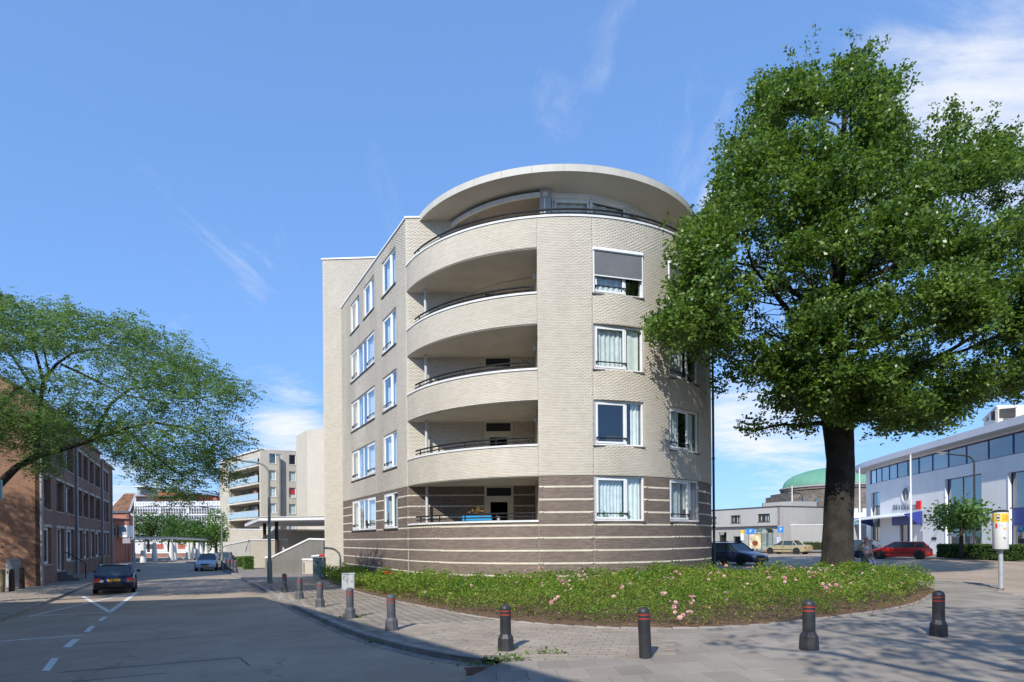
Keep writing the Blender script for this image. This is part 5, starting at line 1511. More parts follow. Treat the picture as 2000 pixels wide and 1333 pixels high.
# ================================================================== OTHER BUILDINGS
class Line:
    """upright wall plane from plan point P along D (rightwards seen from outside)"""
    def __init__(s, P, Q):
        s.P = Vector((P[0], P[1])); d = Vector((Q[0], Q[1])) - s.P; s.L = d.length; s.D = d.normalized(); s.N = Vector((s.D.y, -s.D.x))
    def mf(s, u, z, d): return (s.P.x + s.D.x * u - s.N.x * d, s.P.y + s.D.y * u - s.N.y * d, z)
    def uz(s, x, y):
        u = hit(x, s.P, s.D, y); Y = s.P.y + s.D.y * u
        return u, HC + ray(x, y)[1] * Y
    def rect(s, x0, x1, y0, y1):
        """opening from picture columns x0..x1; rows are taken at the middle"""
        xm = (x0 + x1) / 2
        return s.uz(x0, y1)[0], s.uz(x1, y1)[0], s.uz(xm, y1)[1], s.uz(xm, y0)[1]
    def M(s, u, z, d=0.0): return frame_M(s.mf(u, z, d), s.D, s.N)
def px_line(x0, Y0, x1, Y1): return Line((ray(x0, 1050)[0] * Y0, Y0), (ray(x1, 1050)[0] * Y1, Y1))
def facade(parent, ln, z0, z1, ops, m, th=.3, name='wall', u0=0.0, u1=None):
    u1 = ln.L if u1 is None else u1
    us = cuts([u0, u1] + [min(max(v, u0), u1) for o in ops for v in o[:2]]); zs = cuts([z0, z1] + [min(max(v, z0), z1) for o in ops for v in o[2:]])
    return wallgrid(ln.mf, us, zs, lambda u, z: not any(a < u < b and c < z < d for a, b, c, d in ops), th).build(name, m, parent)
def wins(parent, ln, ops, lights, **kw):
    for i, (a, b, c, d) in enumerate(ops):
        k = dict(kw)
        if 'curt' in k:
            cc = k.pop('curt'); k['curtains'] = cc[i % len(cc)]
        window(parent, ln.M((a + b) / 2, c), b - a, d - c, lights[i % len(lights)] if isinstance(lights[0], list) else lights, **k)
one = [(0, 1, False)]; two = [(0, .45, True), (.45, 1, False)]

# ---- brick flats on the left
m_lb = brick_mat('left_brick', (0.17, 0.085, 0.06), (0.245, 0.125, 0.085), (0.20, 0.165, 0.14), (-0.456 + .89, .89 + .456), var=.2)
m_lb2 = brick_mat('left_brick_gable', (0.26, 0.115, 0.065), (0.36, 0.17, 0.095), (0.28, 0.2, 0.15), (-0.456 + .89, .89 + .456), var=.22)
LA = Vector((-26.0, 34.0)); LD = Vector((-.456, .89))
la = Line(LA, LA + LD * 32.0)
lb_ = thing('brick_flats', 'three storey brown brick flats with grey downpipes along the left pavement', 'building', (LA.x, LA.y, zg(LA.x)))
colsx = [(86, 100), (111, 125), (129.5, 144), (151.5, 160.5), (164, 172.5), (176.5, 184), (187, 196), (201, 205.5), (207.5, 212)]
rowsz = [(.62, 2.75), (3.78, 5.68), (6.62, 8.5)]
lops = []
for ci, (a, b) in enumerate(colsx):
    ua, ub = hit(a, la.P, la.D), hit(b, la.P, la.D)
    for ri, (c, d) in enumerate(rowsz):
        if ri == 0 and ci == 1: c = .1
        lops.append((ua, ub, c, d))
uh = hit(197, la.P, la.D)
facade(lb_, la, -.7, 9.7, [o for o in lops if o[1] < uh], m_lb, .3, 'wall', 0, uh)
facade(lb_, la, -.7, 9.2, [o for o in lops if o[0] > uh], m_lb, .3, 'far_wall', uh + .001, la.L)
m_lfr = mat('dark_frame', (.10, .09, .085), .6)
for i, (a, b, c, d) in enumerate(lops):
    blind = i % 3
    window(lb_, la.M((a + b) / 2, c), b - a, d - c, [(0, .35, False), (.35, 1, True)] if (i // 3) % 2 == 0 else [(0, .5, False), (.5, 1, False)], recess=.16, fm=m_lfr if blind else m_white, sill=mat('concrete_trim', (.40, .375, .34), .9, .1, 3), curtains=[(.05, .35, .02, .98, m_drape, 2)] if i % 2 else [])
    lm = MB(); p = la.M((a + b) / 2, d); lm.box(-(b - a) / 2 - .12, (b - a) / 2 + .12, -.05, .03, .004, .16, p); lm.build('lintel', mat('concrete_trim', (.40, .375, .34), .9, .1, 3), lb_)
for x, rr in ((77, .07), (148, .08), (198.5, .08), (217, .07)):
    u = hit(x, la.P, la.D); p = la.mf(u, 0, -.1)
    pp = MB().tube([(p[0], p[1], -.6), (p[0], p[1], 9.4 if x < 200 else 8.8)], rr, 8).build('downpipe', mat('zinc_pipe', (.30, .30, .31), .5, .15, 2), lb_, smooth=60)
    for z in (2.9, 5.95): MB().lathe([(rr * 1.25, z), (rr * 1.25, z + .12)], 8, Matrix.Translation((p[0], p[1], 0))).build('pipe_joint', mat('zinc_pipe', (.30, .30, .31), .5), pp)
g1 = LA - Vector((.89, .456)) * 11
gl_ = Line(g1, LA)
gm = MB(); zt = [9.7, 9.7, 13.2, 9.7]
fp = [gl_.mf(0, -.7, 0), gl_.mf(gl_.L, -.7, 0), gl_.mf(gl_.L, 9.7, 0), gl_.mf(gl_.L * .42, 13.4, 0), gl_.mf(0, 9.7, 0)]
bp = [gl_.mf(0, -.7, 20), gl_.mf(gl_.L, -.7, 20), gl_.mf(gl_.L, 9.7, 20), gl_.mf(gl_.L * .42, 13.4, 20), gl_.mf(0, 9.7, 20)]
fp2 = [gl_.mf(0, -.7, .3), gl_.mf(gl_.L - .3, -.7, .3), gl_.mf(gl_.L - .3, 9.6, .3), gl_.mf(gl_.L * .42, 13.3, .3), gl_.mf(0, 9.6, .3)]
gm.add(fp + fp2, [(0, 1, 2, 3, 4), (9, 8, 7, 6, 5)] + [(i, i + 5, (i + 1) % 5 + 5, (i + 1) % 5) for i in range(5)])
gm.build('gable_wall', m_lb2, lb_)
rf = MB()
def q3(u, z, d): return gl_.mf(u, z, d)
rf.add([q3(gl_.L + .2, 9.62, -.1), q3(gl_.L + .2, 9.62, uh), q3(gl_.L * .42, 13.55, uh), q3(gl_.L * .42, 13.55, -.1), q3(gl_.L + .2, 9.78, -.1), q3(gl_.L + .2, 9.78, uh), q3(gl_.L * .42, 13.71, uh), q3(gl_.L * .42, 13.71, -.1)], [(0, 1, 2, 3), (7, 6, 5, 4), (0, 4, 5, 1), (3, 2, 6, 7), (0, 3, 7, 4), (1, 5, 6, 2)])
rf.add([q3(-.2, 9.62, -.1), q3(-.2, 9.62, uh), q3(gl_.L * .42, 13.55, uh), q3(gl_.L * .42, 13.55, -.1)], [(0, 3, 2, 1)])
rf.build('roof', mat('dark_tile', (.09, .06, .05), .8, .2, 3), lb_)
MB().box(-.15, 0.15, -.1, .25, 9.702, 9.85).build('gutter', m_white, lb_) if False else None
cp_ = MB(); p0, p1 = la.mf(0, 9.7, -.12), la.mf(uh, 9.7, -.12); cp_.strip(p0[:2], p1[:2], .2, 9.66, .14); cp_.build('gutter', mat('zinc_pipe', (.30, .30, .31), .5), lb_)
p0, p1 = la.mf(uh, 9.2, -.05), la.mf(la.L, 9.2, -.05); MB().strip(p0[:2], p1[:2], .4, 9.2, .12).build('roof_edge', mat('pale_edge', (.5, .45, .47), .6), lb_)
s0 = la.mf(uh, 0, 0); 
MB().prism([la.mf(.35, 0, .35)[:2], la.mf(uh, 0, .35)[:2], la.mf(uh, 0, 10)[:2], la.mf(.35, 0, 10)[:2]], -.7, 9.5).build('inner_core', m_dark, lb_)
MB().prism([la.mf(uh + .05, 0, .35)[:2], la.mf(la.L, 0, .35)[:2], la.mf(la.L, 0, 10)[:2], la.mf(uh + .05, 0, 10)[:2]], -.7, 9.15).build('inner_core', m_dark, lb_)
# front steps with a handrail
us_ = hit(118, la.P, la.D)
for k in range(3):
    MB().box(-.7, .7, .02, 1.05 - .3 * k, -.55 + .2 * k + .002 * k, -.35 + .2 * k, la.M(us_, 0)).build('step', mat('step_stone', (.16, .155, .15), .9), lb_)
M_ = la.M(us_ + .75, -.5)
MB().tube([M_ @ Vector((0, .08, 1.75)), M_ @ Vector((0, .35, 1.65)), M_ @ Vector((0, 1.15, 1.05)), M_ @ Vector((0, 1.2, .98)), M_ @ Vector((0, 1.2, 0))], .035, 6).build('handrail', m_bar, lb_)

# ---- the house block behind the viewer's left shoulder that shades the street
hb = thing('corner_house', 'brick house left of the viewer that shades the near street', 'building', (-14, 3, -.3))
m_hb = brick_mat('house_brick', (0.17, 0.085, 0.06), (0.25, 0.13, 0.09), (0.2, 0.165, 0.14), (1.4, .3))
HZT = 10.2
sh_c = Vector((math.sin(SUN_AZ), math.cos(SUN_AZ))) * (HZT + .4) / math.tan(SUN_EL)
E1 = G(492, 1168, .1); E2 = G(1075, 1331, .1)
c1 = Vector((E1.x, E1.y)) - sh_c; c2 = Vector((E2.x, E2.y)) - sh_c
hl = Line(c2 + (c2 - c1) * .6, c1)
ho = [(u, u + 1.2, z, z + 1.7) for u in (2, 5, 8, 11, 14, 17, 20, 23, 26) if u + 1.2 < hl.L for z in (.9, 3.9, 6.9)]
facade(hb, hl, -.6, HZT, ho, m_hb); wins(hb, hl, ho, two, recess=.1, box=True)
bk = [hl.mf(0, 0, .35), hl.mf(hl.L, 0, .35), (hl.mf(hl.L, 0, 0)[0] - 26, hl.mf(hl.L, 0, 0)[1] + .4, 0), (hl.mf(0, 0, 0)[0] - 26, hl.mf(0, 0, 0)[1], 0)]
MB().prism([p[:2] for p in bk], -.6, HZT - .1).build('house_body', mat('house_render', (.3, .2, .15), .9), hb)
bk[0] = hl.mf(0, 0, -.2); bk[1] = hl.mf(hl.L, 0, -.2)
MB().prism([p[:2] for p in bk], HZT, HZT + .2).build('flat_roof', mat('roof_felt', (.25, .25, .25), .9), hb)

# ---- red houses beyond
m_rb = brick_mat('red_brick', (0.36, 0.12, 0.075), (0.45, 0.17, 0.11), (.34, .2, .16), (1, .3), var=.15)
rh = thing('red_house', 'orange red brick house with tiled mansard roof behind the brick flats', 'building', (at(240, 1090, 78).x, 78, -.5))
Y = 76; xa, xb = at(214, 1040, Y).x, at(252, 1040, Y).x; zt = at(0, 1004, Y).z
fl_ = Line((xa, Y), (xb, Y)); fo = [fl_.rect(229, 240, 1030, 1046)]
facade(rh, fl_, -.7, zt, fo, m_rb); wins(rh, fl_, fo, two, recess=-.05)
sl_ = Line((xb, Y), (at(262, 1040, Y + 14).x, Y + 14)); facade(rh, sl_, -.7, zt, [], brick_mat('red_brick_side', (0.30, 0.10, 0.07), (0.38, 0.14, 0.1), (.3, .2, .16), (.4, 1)))
MB().box(xa, xb + .15, Y - .25, Y - .02, zt + .002, zt + .2).build('gutter', mat('eaves_blue', (.10, .12, .16), .6), rh)
zr = at(0, 968, Y + 4).z; rt = MB(); ny, nx = 9, 14
rt.add([(xa, Y - .2, zt + .2), (xb + .1, Y - .2, zt + .2), (xb - 1.1, Y + 3, zr), (xa, Y + 3, zr), (xa - 4, Y + 10, zr), (xb - 5.5, Y + 10, zr), (at(262, 1040, Y + 13).x, Y + 13, zt + .2)], [(0, 1, 2, 3), (3, 2, 5, 4), (1, 6, 5, 2)])
roo = rt.build('roof', mat('tile_under', (.12, .06, .04), .9), rh)
tiles = MB()
for j in range(ny):
    for i in range(nx):
        t0, t1 = j / ny, (j + 1) / ny + .03; w = (xb - xa - 1.2 * t0) / nx; x0 = xa + i * w + .02; x1 = x0 + w - .03
        f0 = lambda t: (Y - .2 + 3.2 * t, zt + .2 + (zr - zt - .2) * t)
        (ya, za), (yb, zb) = f0(t0), f0(t1)
        tiles.add([(x0, ya - .09, za + .04), (x1, ya - .09, za + .04), (x1, yb - .03, zb + .02), (x0, yb - .03, zb + .02), (x0, ya, za - .03), (x1, ya, za - .03)], [(0, 1, 2, 3), (4, 5, 1, 0)])
stuff(tiles.build('roof_tiles', island_mat('roof_tile', [(0.14, 0.09, 0.06), (0.22, 0.14, 0.09), (0.38, 0.15, 0.07), (0.19, 0.14, 0.10)], .8, .2, 1.5), roo))
MB().add([(xb + .1, Y - .3, zt + .2), (xb + .35, Y - .3, zt + .15), (xb - .8, Y + 3, zr + .15), (xb - 1.1, Y + 3, zr + .1)], [(0, 1, 2, 3)]).build('verge', mat('zinc_pipe', (.30, .30, .31), .5), roo)
MB().cbox(xa + 1.0, xb - 1.0, Y + 4, Y + 8, zr, zr + .9, .05).build('dormer', mat('dormer_grey', (.3, .33, .36), .7), roo); MB().cbox(xa + .6, xb - .2, Y + 3.6, Y + 8.4, zr + .9, zr + 1.05, .03).build('dormer_roof', m_cop, roo)
rx = thing('brick_extension', 'low red brick extension with white bay window beside the mansard house', 'building', (at(232, 1090, 69).x, 69, -.5))
Y = 69; ex = Line((at(216, 1050, Y).x, Y), (at(244, 1050, Y + 3).x, Y + 3)); zt = at(0, 1018, Y).z
eo = [ex.rect(223, 229, 1030, 1048)]
facade(rx, ex, -.7, zt, eo, m_rb); wins(rx, ex, eo, one, recess=.08)
p0, p1 = ex.mf(-.3, 0, -.35), ex.mf(ex.L + .6, 0, -.35); p2, p3 = ex.mf(ex.L + .6, 0, 5), ex.mf(-.3, 0, 5)
MB().prism([p[:2] for p in (p0, p1, p2, p3)], zt + .002, zt + .22).build('flat_roof', mat('dark_edge', (.07, .06, .06), .7), rx)
es = Line(ex.mf(ex.L, 0, 0), (at(262, 1050, Y + 14).x, Y + 14)); eso = [es.rect(233 + 11 + q * 4.2, 233 + 13.4 + q * 4.2, 1064, 1096) for q in range(4)]
facade(rx, es, -.7, zt - 1.4, eso, m_rb); wins(rx, es, eso, one, recess=.1)
bw = MB(); bx0, bz0, bz1 = at(236, 1030, Y + 1.6), at(236, 1050, Y + 1.6).z, at(236, 1027, Y + 1.6).z
MB().box(bx0.x, bx0.x + .9, Y + 1.3, Y + 2.6, bz0, bz1).build('bay_window', m_white, rx)
for k in range(3): MB().box(bx0.x + .08 + .28 * k, bx0.x + .28 + .28 * k, Y + 1.28, Y + 1.3, bz0 + .3, bz1 - .12).build('bay_pane', mat('bay_glass', (.35, .40, .45), .15), rx)
sgn = at(247, 1057, Y + 1); MB().cbox(sgn.x - .4, sgn.x + .5, Y + .9, Y + 1.1, sgn.z - .3, sgn.z + .3, .03).build('shop_sign', mat('sign_grey', (.32, .28, .34), .5), rx)

# ---- far office across the square
OY = 210.0
of = thing('far_office', 'long white gridded office block with red rooftop storey behind the colonnade', 'building', (at(340, 1070, OY).x, OY, -.5))
xa, xb = at(200, 1050, OY).x, at(470, 1050, OY).x; zt = at(300, 980, OY).z
MB().box(xa, xb, OY, OY + 18, -1, zt).build('body', mat('office_white', (.62, .64, .66), .5, .04, .1), of)
nc = 54; w = (xb - xa) / nc
for ri, (ya, yb) in enumerate(((994, 1004.5), (1010, 1020), (1026, 1036), (1043, 1054))):
    z0, z1 = at(340, yb, OY).z, at(340, ya, OY).z
    for half in range(2):
        wr = MB(); fr2 = MB()
        for i in range(nc):
            if (i * 7 + ri * 3) % 11 == 0: continue
            x0 = xa + i * w + .12; x1 = x0 + w - .24
            if half == 0: wr.box(x0, x1, OY - .06, OY - .02, z0, (z0 + z1) / 2 - .08)
            else: wr.box(x0, x1, OY - .06, OY - .02, (z0 + z1) / 2 + .08, z1)
        wr.build('window_row', mat('office_pane_%d' % half, (.10, .09, .095) if half else (.17, .13, .125), .2, .7, .25), of)
gr = MB()
for i in range(nc + 1): gr.box(xa + i * w - .07, xa + i * w + .07, OY - .3, OY - .02, -1, zt - .3)
for yv in (988, 1006.5, 1022, 1038, 1056): z = at(340, yv, OY).z; gr.box(xa, xb, OY - .48, OY - .03, z - .15, z + .15)
gr.build('sunscreen_grid', mat('office_grid', (.70, .71, .73), .5), of)
m_red = mat('office_red', (.40, .13, .085), .8, .12, .2)
for a, b, t in ((255, 300, 966), (300, 352, 973), (352, 400, 967), (400, 440, 971)):
    MB().box(at(a, 970, OY).x, at(b, 970, OY).x - .05, OY + 3 + (a % 3), OY + 12, zt - .1, at(340, t, OY).z).build('rooftop_storey', m_red, of)
for a, b, t in ((256, 296, 968), (306, 350, 974), (356, 380, 969), (402, 430, 974)):
    MB().box(at(a, 970, OY).x + .6, at(b, 970, OY).x - .8, OY + 2.9, OY + 2.99, at(340, 979, OY).z, at(340, t + 3, OY).z).build('rooftop_glazing', mat('office_pane_0', (.17, .13, .125), .2), of)
MB().box(at(284, 960, OY).x, at(325, 960, OY).x, OY + 6, OY + 16, zt, at(300, 958, OY).z).build('plant_room', mat('office_red', (.4, .13, .085), .8), of)
for a, b, t in ((250, 338, 968), (338, 402, 965.5), (408, 450, 964)):
    MB().box(at(a, 966, OY).x, at(b, 966, OY).x - .3, OY + 1, OY + 10, at(340, t, OY).z - .25, at(340, t, OY).z).build('roof_canopy', mat('canopy_slate', (.11, .12, .13), .7), of)
    for q in (.25, .75): xx = at(a + (b - a) * q, 966, OY).x; MB().box(xx - .15, xx + .15, OY + 4, OY + 4.3, zt, at(340, t, OY).z - .2).build('canopy_post', m_cab, of)
wl = thing('plaza_wall', 'low red brick garden wall behind the white colonnade', 'wall', (at(340, 1085, 100).x, 100, -.5))
MB().box(at(262, 1085, 100).x, at(440, 1085, 100).x, 100, 100.4, -.6, at(340, 1081, 100).z).build('wall', mat('garden_brick', (.26, .13, .10), .9, .15, .5), wl)
MB().box(at(262, 1085, 100).x, at(440, 1085, 100).x, 99.9, 100.5, at(340, 1081, 100).z, at(340, 1080, 100).z + .12).build('cap', m_cop, wl)
MB().box(at(262, 1085, 100).x, at(440, 1085, 100).x, 99.2, 99.9, -.6, at(340, 1092, 100).z).build('planter_step', mat('step_pale', (.45, .44, .42), .9), wl)
bgw = thing('plaza_building', 'low white and red shop front behind the colonnade', 'building', (at(340, 1070, 150).x, 150, -.5))
MB().box(at(262, 1070, 150).x, at(440, 1070, 150).x, 150, 156, -.6, at(340, 1058, 150).z).build('wall', mat('shop_white', (.58, .56, .54), .7), bgw)
for k in range(7): x = 285 + k * 21; MB().box(at(x, 1065, 150).x, at(x + 13, 1065, 150).x, 149.9, 149.98, at(340, 1072, 150).z, at(340, 1063, 150).z).build('window', mat(('shop_dark', 'shop_red')[k % 2], ((.06, .06, .07), (.4, .10, .06))[k % 2], .4), bgw)
pg_ = thing('colonnade', 'white pergola colonnade with tapered columns closing the street', 'pergola', (at(350, 1095, 78).x, 78, -.52))
m_col = mat('colonnade_white', (.62, .63, .60), .7, .06, 1)
cols_ = [(280, 1101, 72), (302, 1098, 76), (335, 1098, 77), (341, 1096, 82), (368, 1095, 84), (375, 1095, 85), (386, 1094, 88), (394, 1094, 90), (404, 1093, 92), (418, 1093, 94), (422, 1092, 97), (428, 1092, 99)]
for x, y, Y in cols_:
    X = at(x, y, Y).x; H = at(x, 1060, Y).z + .52
    MB().lathe([(.36, 0), (.34, .1), (.2, H), ], 12, Matrix.Translation((X, Y, -.52))).build('column', m_col, pg_, smooth=40)
bm1 = [at(262, 1057, 70), at(335, 1056, 77), at(440, 1060, 100)]
for dx in (-.35, .35):
    MB().tube([v + Vector((0, dx, .25)) for v in bm1], .10, 6).build('beam', m_col, pg_)
lat = MB()
for k in range(40):
    t = k / 39; a = bm1[0].lerp(bm1[1], t * 2) if t < .5 else bm1[1].lerp(bm1[2], t * 2 - 1)
    lat.box(a.x - .05, a.x + .05, a.y - .9, a.y + .9, a.z + .36, a.z + .46)
lat.build('lattice', mat('lattice_grey', (.34, .36, .36), .7), pg_)
for i, (x, y, Y, h, rx_) in enumerate(((290, 1086, 125, 8.3, 5.2), (330, 1086, 130, 8.6, 5.4), (368, 1088, 122, 6.8, 4.6), (398, 1090, 118, 5.2, 3.6))):
    c = at(x, y, Y); c.z = -.55
    small_tree('plaza_tree', ('leftmost round tree behind the colonnade', 'tallest round tree behind the colonnade, second from left', 'third tree behind the colonnade', 'smallest tree behind the colonnade, next to the beige flats')[i], c, h, rx_, h * .36, h * .45, .22, 0, .5, 330, 8, m_leaf_g, 'trees behind the colonnade')
c = at(430, 1090, 92); c.z = -.55
small_tree('slender_tree', 'slender light green tree at the corner of the beige flats', c + Vector((-.6, 0, 0)), 7.2, 1.7, 3.0, 3.2, .15, 0, .36, 190, 8, m_leaf_c)

# ---- beige flats at the end of the drive
m_bf = brick_mat('beige_far', (.47, .43, .35), (.54, .495, .41), (.42, .39, .33), (1, 1), var=.06)
PcY = 95.0
bf = thing('beige_flats', 'beige brick flats with pale glass balconies and stair tower beyond the canopy', 'building', (at(510, 1085, PcY).x, PcY, -.5))
fr_ = px_line(510, PcY, 592, 98); fl2 = px_line(430, 109, 510, PcY)
zt = at(510, 878, PcY).z
fro = [fr_.rect(526, 550.5, y, y + 19.5) for y in (886.5, 919, 951.5, 983.5, 1016)] + [fr_.rect(564.5, 577.5, y, y + 19.5) for y in (888.5, 921, 953, 985, 1016)]
facade(bf, fr_, -.7, zt, fro, m_bf); 
for i, (a, b, c, d) in enumerate(fro):
    window(bf, fr_.M((a + b) / 2, c), b - a, d - c, [(0, .5, False), (.5, 1, True)] if i < 5 else one, recess=.12, curtains=[(.02, .98, .02, .98, m_net if i != 7 else m_drape, 4)] if i not in (0, 5) else [], sill=mat('grey_sill', (.35, .34, .32), .8))
a, b, c, d = fro[7]; MB().box(-(b - a) / 2 + .1, (b - a) / 2 - .1, -.24, -.22, .55, d - c - .05, fr_.M((a + b) / 2, c)).build('red_curtain', mat('red_cloth', (.6, .03, .04), .8), bf)
u_a, u_b = fl2.uz(448, 1000)[0], fl2.uz(507, 1000)[0]
bay = (u_a, u_b, 0.5, zt - 1.4)
facade(bf, fl2, -.7, zt - .25, [bay], m_bf)
MB().prism([fl2.mf(u_a, 0, .31)[:2], fl2.mf(u_b, 0, .31)[:2], fl2.mf(u_b, 0, 2.4)[:2], fl2.mf(u_a, 0, 2.4)[:2]][::-1], zt - .9, zt - .6).build('bay_roof', m_conc, bf)
facade(bf, Line(fl2.mf(u_a - 2, 0, 2.3), fl2.mf(u_b + 2, 0, 2.3)), -.7, zt - .9, [], mat('bay_back', (.30, .27, .23), .9, .2, .8), .2, 'bay_wall')
for uu in (u_a - .25, u_b + .02):
    MB().prism([fl2.mf(uu, 0, .31)[:2], fl2.mf(uu + .2, 0, .31)[:2], fl2.mf(uu + .2, 0, 2.29)[:2], fl2.mf(uu, 0, 2.29)[:2]][::-1], -.7, zt - .95).build('bay_side_wall', m_bf, bf)
m_bg = mat('balcony_glass', (.36, .47, .52), .15, .06, 1, spec=.5)
for k, yb in enumerate((914.5, 948, 981, 1013)):
    z = fl2.uz(478, yb)[1]; Mx = fl2.M((u_a + u_b) / 2, z); wv = (u_b - u_a) / 2
    MB().box(-wv, wv, -2.2, .25, -.28, 0.0, Mx).build('balcony_slab', m_conc, bf)
    for q in range(3): MB().box(-wv + q * wv * 2 / 3 + .03, -wv + (q + 1) * wv * 2 / 3 - .03, .2, .23, .08, 1.02, Mx).build('balcony_panel', m_bg, bf)
    MB().box(-wv, wv, .17, .25, 1.04, 1.1, Mx).build('balcony_rail', m_cop, bf)
    MB().box(-wv * .5, wv * .1, -2.02, -1.98, .02, 2.2, Mx).build('balcony_window', mat('bay_pane', (.06, .06, .065), .2), bf)
    for q in range(5): xx = random.uniform(-wv * .8, wv * .8); MB().ellipsoid((xx, -.6, .8 + random.random() * .5), (.35, .3, .45), 8, 6, Mx).build('balcony_clutter', mat('clutter_%d' % (q % 3), ((.12, .09, .06), (.06, .10, .04), (.35, .12, .08))[q % 3], .9), bf)
tw = px_line(601, 88, 640, 87); tw2 = px_line(580, 93, 601, 88); tz = at(601, 840.5, 88).z
m_bf2 = brick_mat('beige_tower', (.52, .475, .39), (.58, .53, .44), (.46, .42, .36), (1, 1), var=.05)
facade(bf, tw, -.7, tz, [], m_bf2, .3, 'tower_wall'); facade(bf, tw2, -.7, tz, [], m_bf2, .3, 'tower_wall')
cp2 = [fl2.mf(0, 0, -.06), fl2.mf(fl2.L, 0, -.06), fr_.mf(fr_.L, 0, -.06), fr_.mf(fr_.L, 0, 9), fl2.mf(0, 0, 9)]
MB().prism([p[:2] for p in cp2], zt - .02, zt + .2).build('roof_edge', m_cop, bf)
MB().prism([p[:2] for p in (tw2.mf(0, 0, .31), tw2.mf(tw2.L, 0, .31), tw.mf(tw.L, 0, .31), tw.mf(tw.L, 0, 7), tw2.mf(0, 0, 5))], -.7, tz - .1).build('tower_core', m_conc, bf)

# ---- canopy, ramp walls, hedges
cz = at(506, 1010, 52).z
cn = thing('entrance_canopy', 'thin white entrance canopy on dark steel columns over the drive', 'canopy', (at(540, 1085, 56).x, 56, -.3))
cpn = [(at(506, 1010, 52).x, 52), (at(645, 1010, 51).x, 51), (at(640, 1010, 74).x, 74), (at(478, 1023, 73).x, 73)]
MB().prism(cpn, cz - .32, cz - .06).build('soffit', mat('canopy_white', (.66, .66, .67), .6, .04, 1), cn)
cen = Vector((sum(p[0] for p in cpn) / 4, sum(p[1] for p in cpn) / 4))
MB().prism([tuple(cen + (Vector(p) - cen) * 1.008) for p in cpn], cz - .3 + .26, cz).build('fascia', m_cop, cn)
for x, Y in ((517, 60), (540.5, 55)):
    X = at(x, 1050, Y).x; MB().box(X - .12, X + .12, Y - .12, Y + .12, -.5, cz - .322).build('column', mat('column_brown', (.035, .025, .025), .6), cn)
m_rw = brick_mat('ramp_brick', (.45, .41, .335), (.52, .475, .395), (.4, .37, .31), (1, 1), var=.07)
m_rc = mat('ramp_render', (.17, .165, .15), .9, .12, .6, streak=.1)
def wall_px(name, label, px, Y0, Y1, m, cap=None, th=.35):
    """free-standing wall: outline (x, y) on the plane from column px[0] to the last"""
    xs = [p[0] for p in px]; xlo, xhi = min(xs), max(xs); ln = px_line(xlo, Y0, xhi, Y1)
    P = [ln.uz(x, y) for x, y in px]; n = len(P)
    o = thing(name, label, 'wall', (*ln.mf(ln.L / 2, 0, 0)[:2], -.4))
    vs = [ln.mf(u, z, 0) for u, z in P] + [ln.mf(u, z, th) for u, z in P]
    MB().add(vs, [tuple(range(n)), tuple(range(2 * n - 1, n - 1, -1))] + [(i, n + i, n + (i + 1) % n, (i + 1) % n) for i in range(n)]).build('wall', m, o)
    if cap:
        cm = MB()
        for a, b in zip(cap[:-1], cap[1:]):
            (ua, za), (ub, zb) = ln.uz(*a), ln.uz(*b)
            cm.add([ln.mf(ua, za + .01, -.06), ln.mf(ub, zb + .01, -.06), ln.mf(ub, zb + .13, -.06), ln.mf(ua, za + .13, -.06), ln.mf(ua, za + .01, th + .06), ln.mf(ub, zb + .01, th + .06), ln.mf(ub, zb + .13, th + .06), ln.mf(ua, za + .13, th + .06)], [(0, 1, 2, 3), (3, 2, 6, 7), (4, 7, 6, 5), (0, 4, 5, 1), (0, 3, 7, 4), (1, 5, 6, 2)])
        cm.build('cap', m_cop, o)
    return o
wall_px('terrace_wall', 'pale upper terrace wall under the canopy', [(449, 1120), (640, 1120), (640, 1037), (449, 1035)], 78, 70, m_rw, [(449, 1035), (640, 1037)])
wall_px('curved_ramp_wall', 'long beige garden wall behind the clipped hedge blocks', [(441, 1118), (492, 1114), (492, 1056), (441, 1066)], 66, 55, mat('wall_pale', (.46, .44, .40), .9, .08, .5), [(441, 1066), (492, 1056)])
wall_px('ramp_side_wall', 'beige wall face right of the hedge blocks', [(492.5, 1114), (560, 1112), (560, 1056), (492.5, 1056)], 54.9, 55.5, m_rw, [(492.5, 1056), (560, 1056)])
wall_px('ramp_parapet', 'grey sloping ramp parapet with white cap by the drive', [(518, 1124), (632, 1121), (632, 1056), (604, 1055), (532, 1090), (518, 1091)], 44, 43, m_rc, [(518, 1091), (532, 1090), (604, 1055), (640, 1056)])
lw = wall_px('low_brick_wall', 'short cream brick wall with pierced end beside the switch cabinet', [(591, 1123), (618, 1122), (618, 1096), (591, 1095)], 41.5, 41, m_rw, [(591, 1095), (618, 1096)], .9)
for k in range(6):
    for j in range(2): c = at(594 + j * 5, 1101 + k * 3.4, 41.45); MB().box(c.x - .05, c.x + .05, 41.43, 41.49, c.z - .04, c.z + .04).build('gap', mat('gap_brown', (.12, .09, .07), .9), lw)
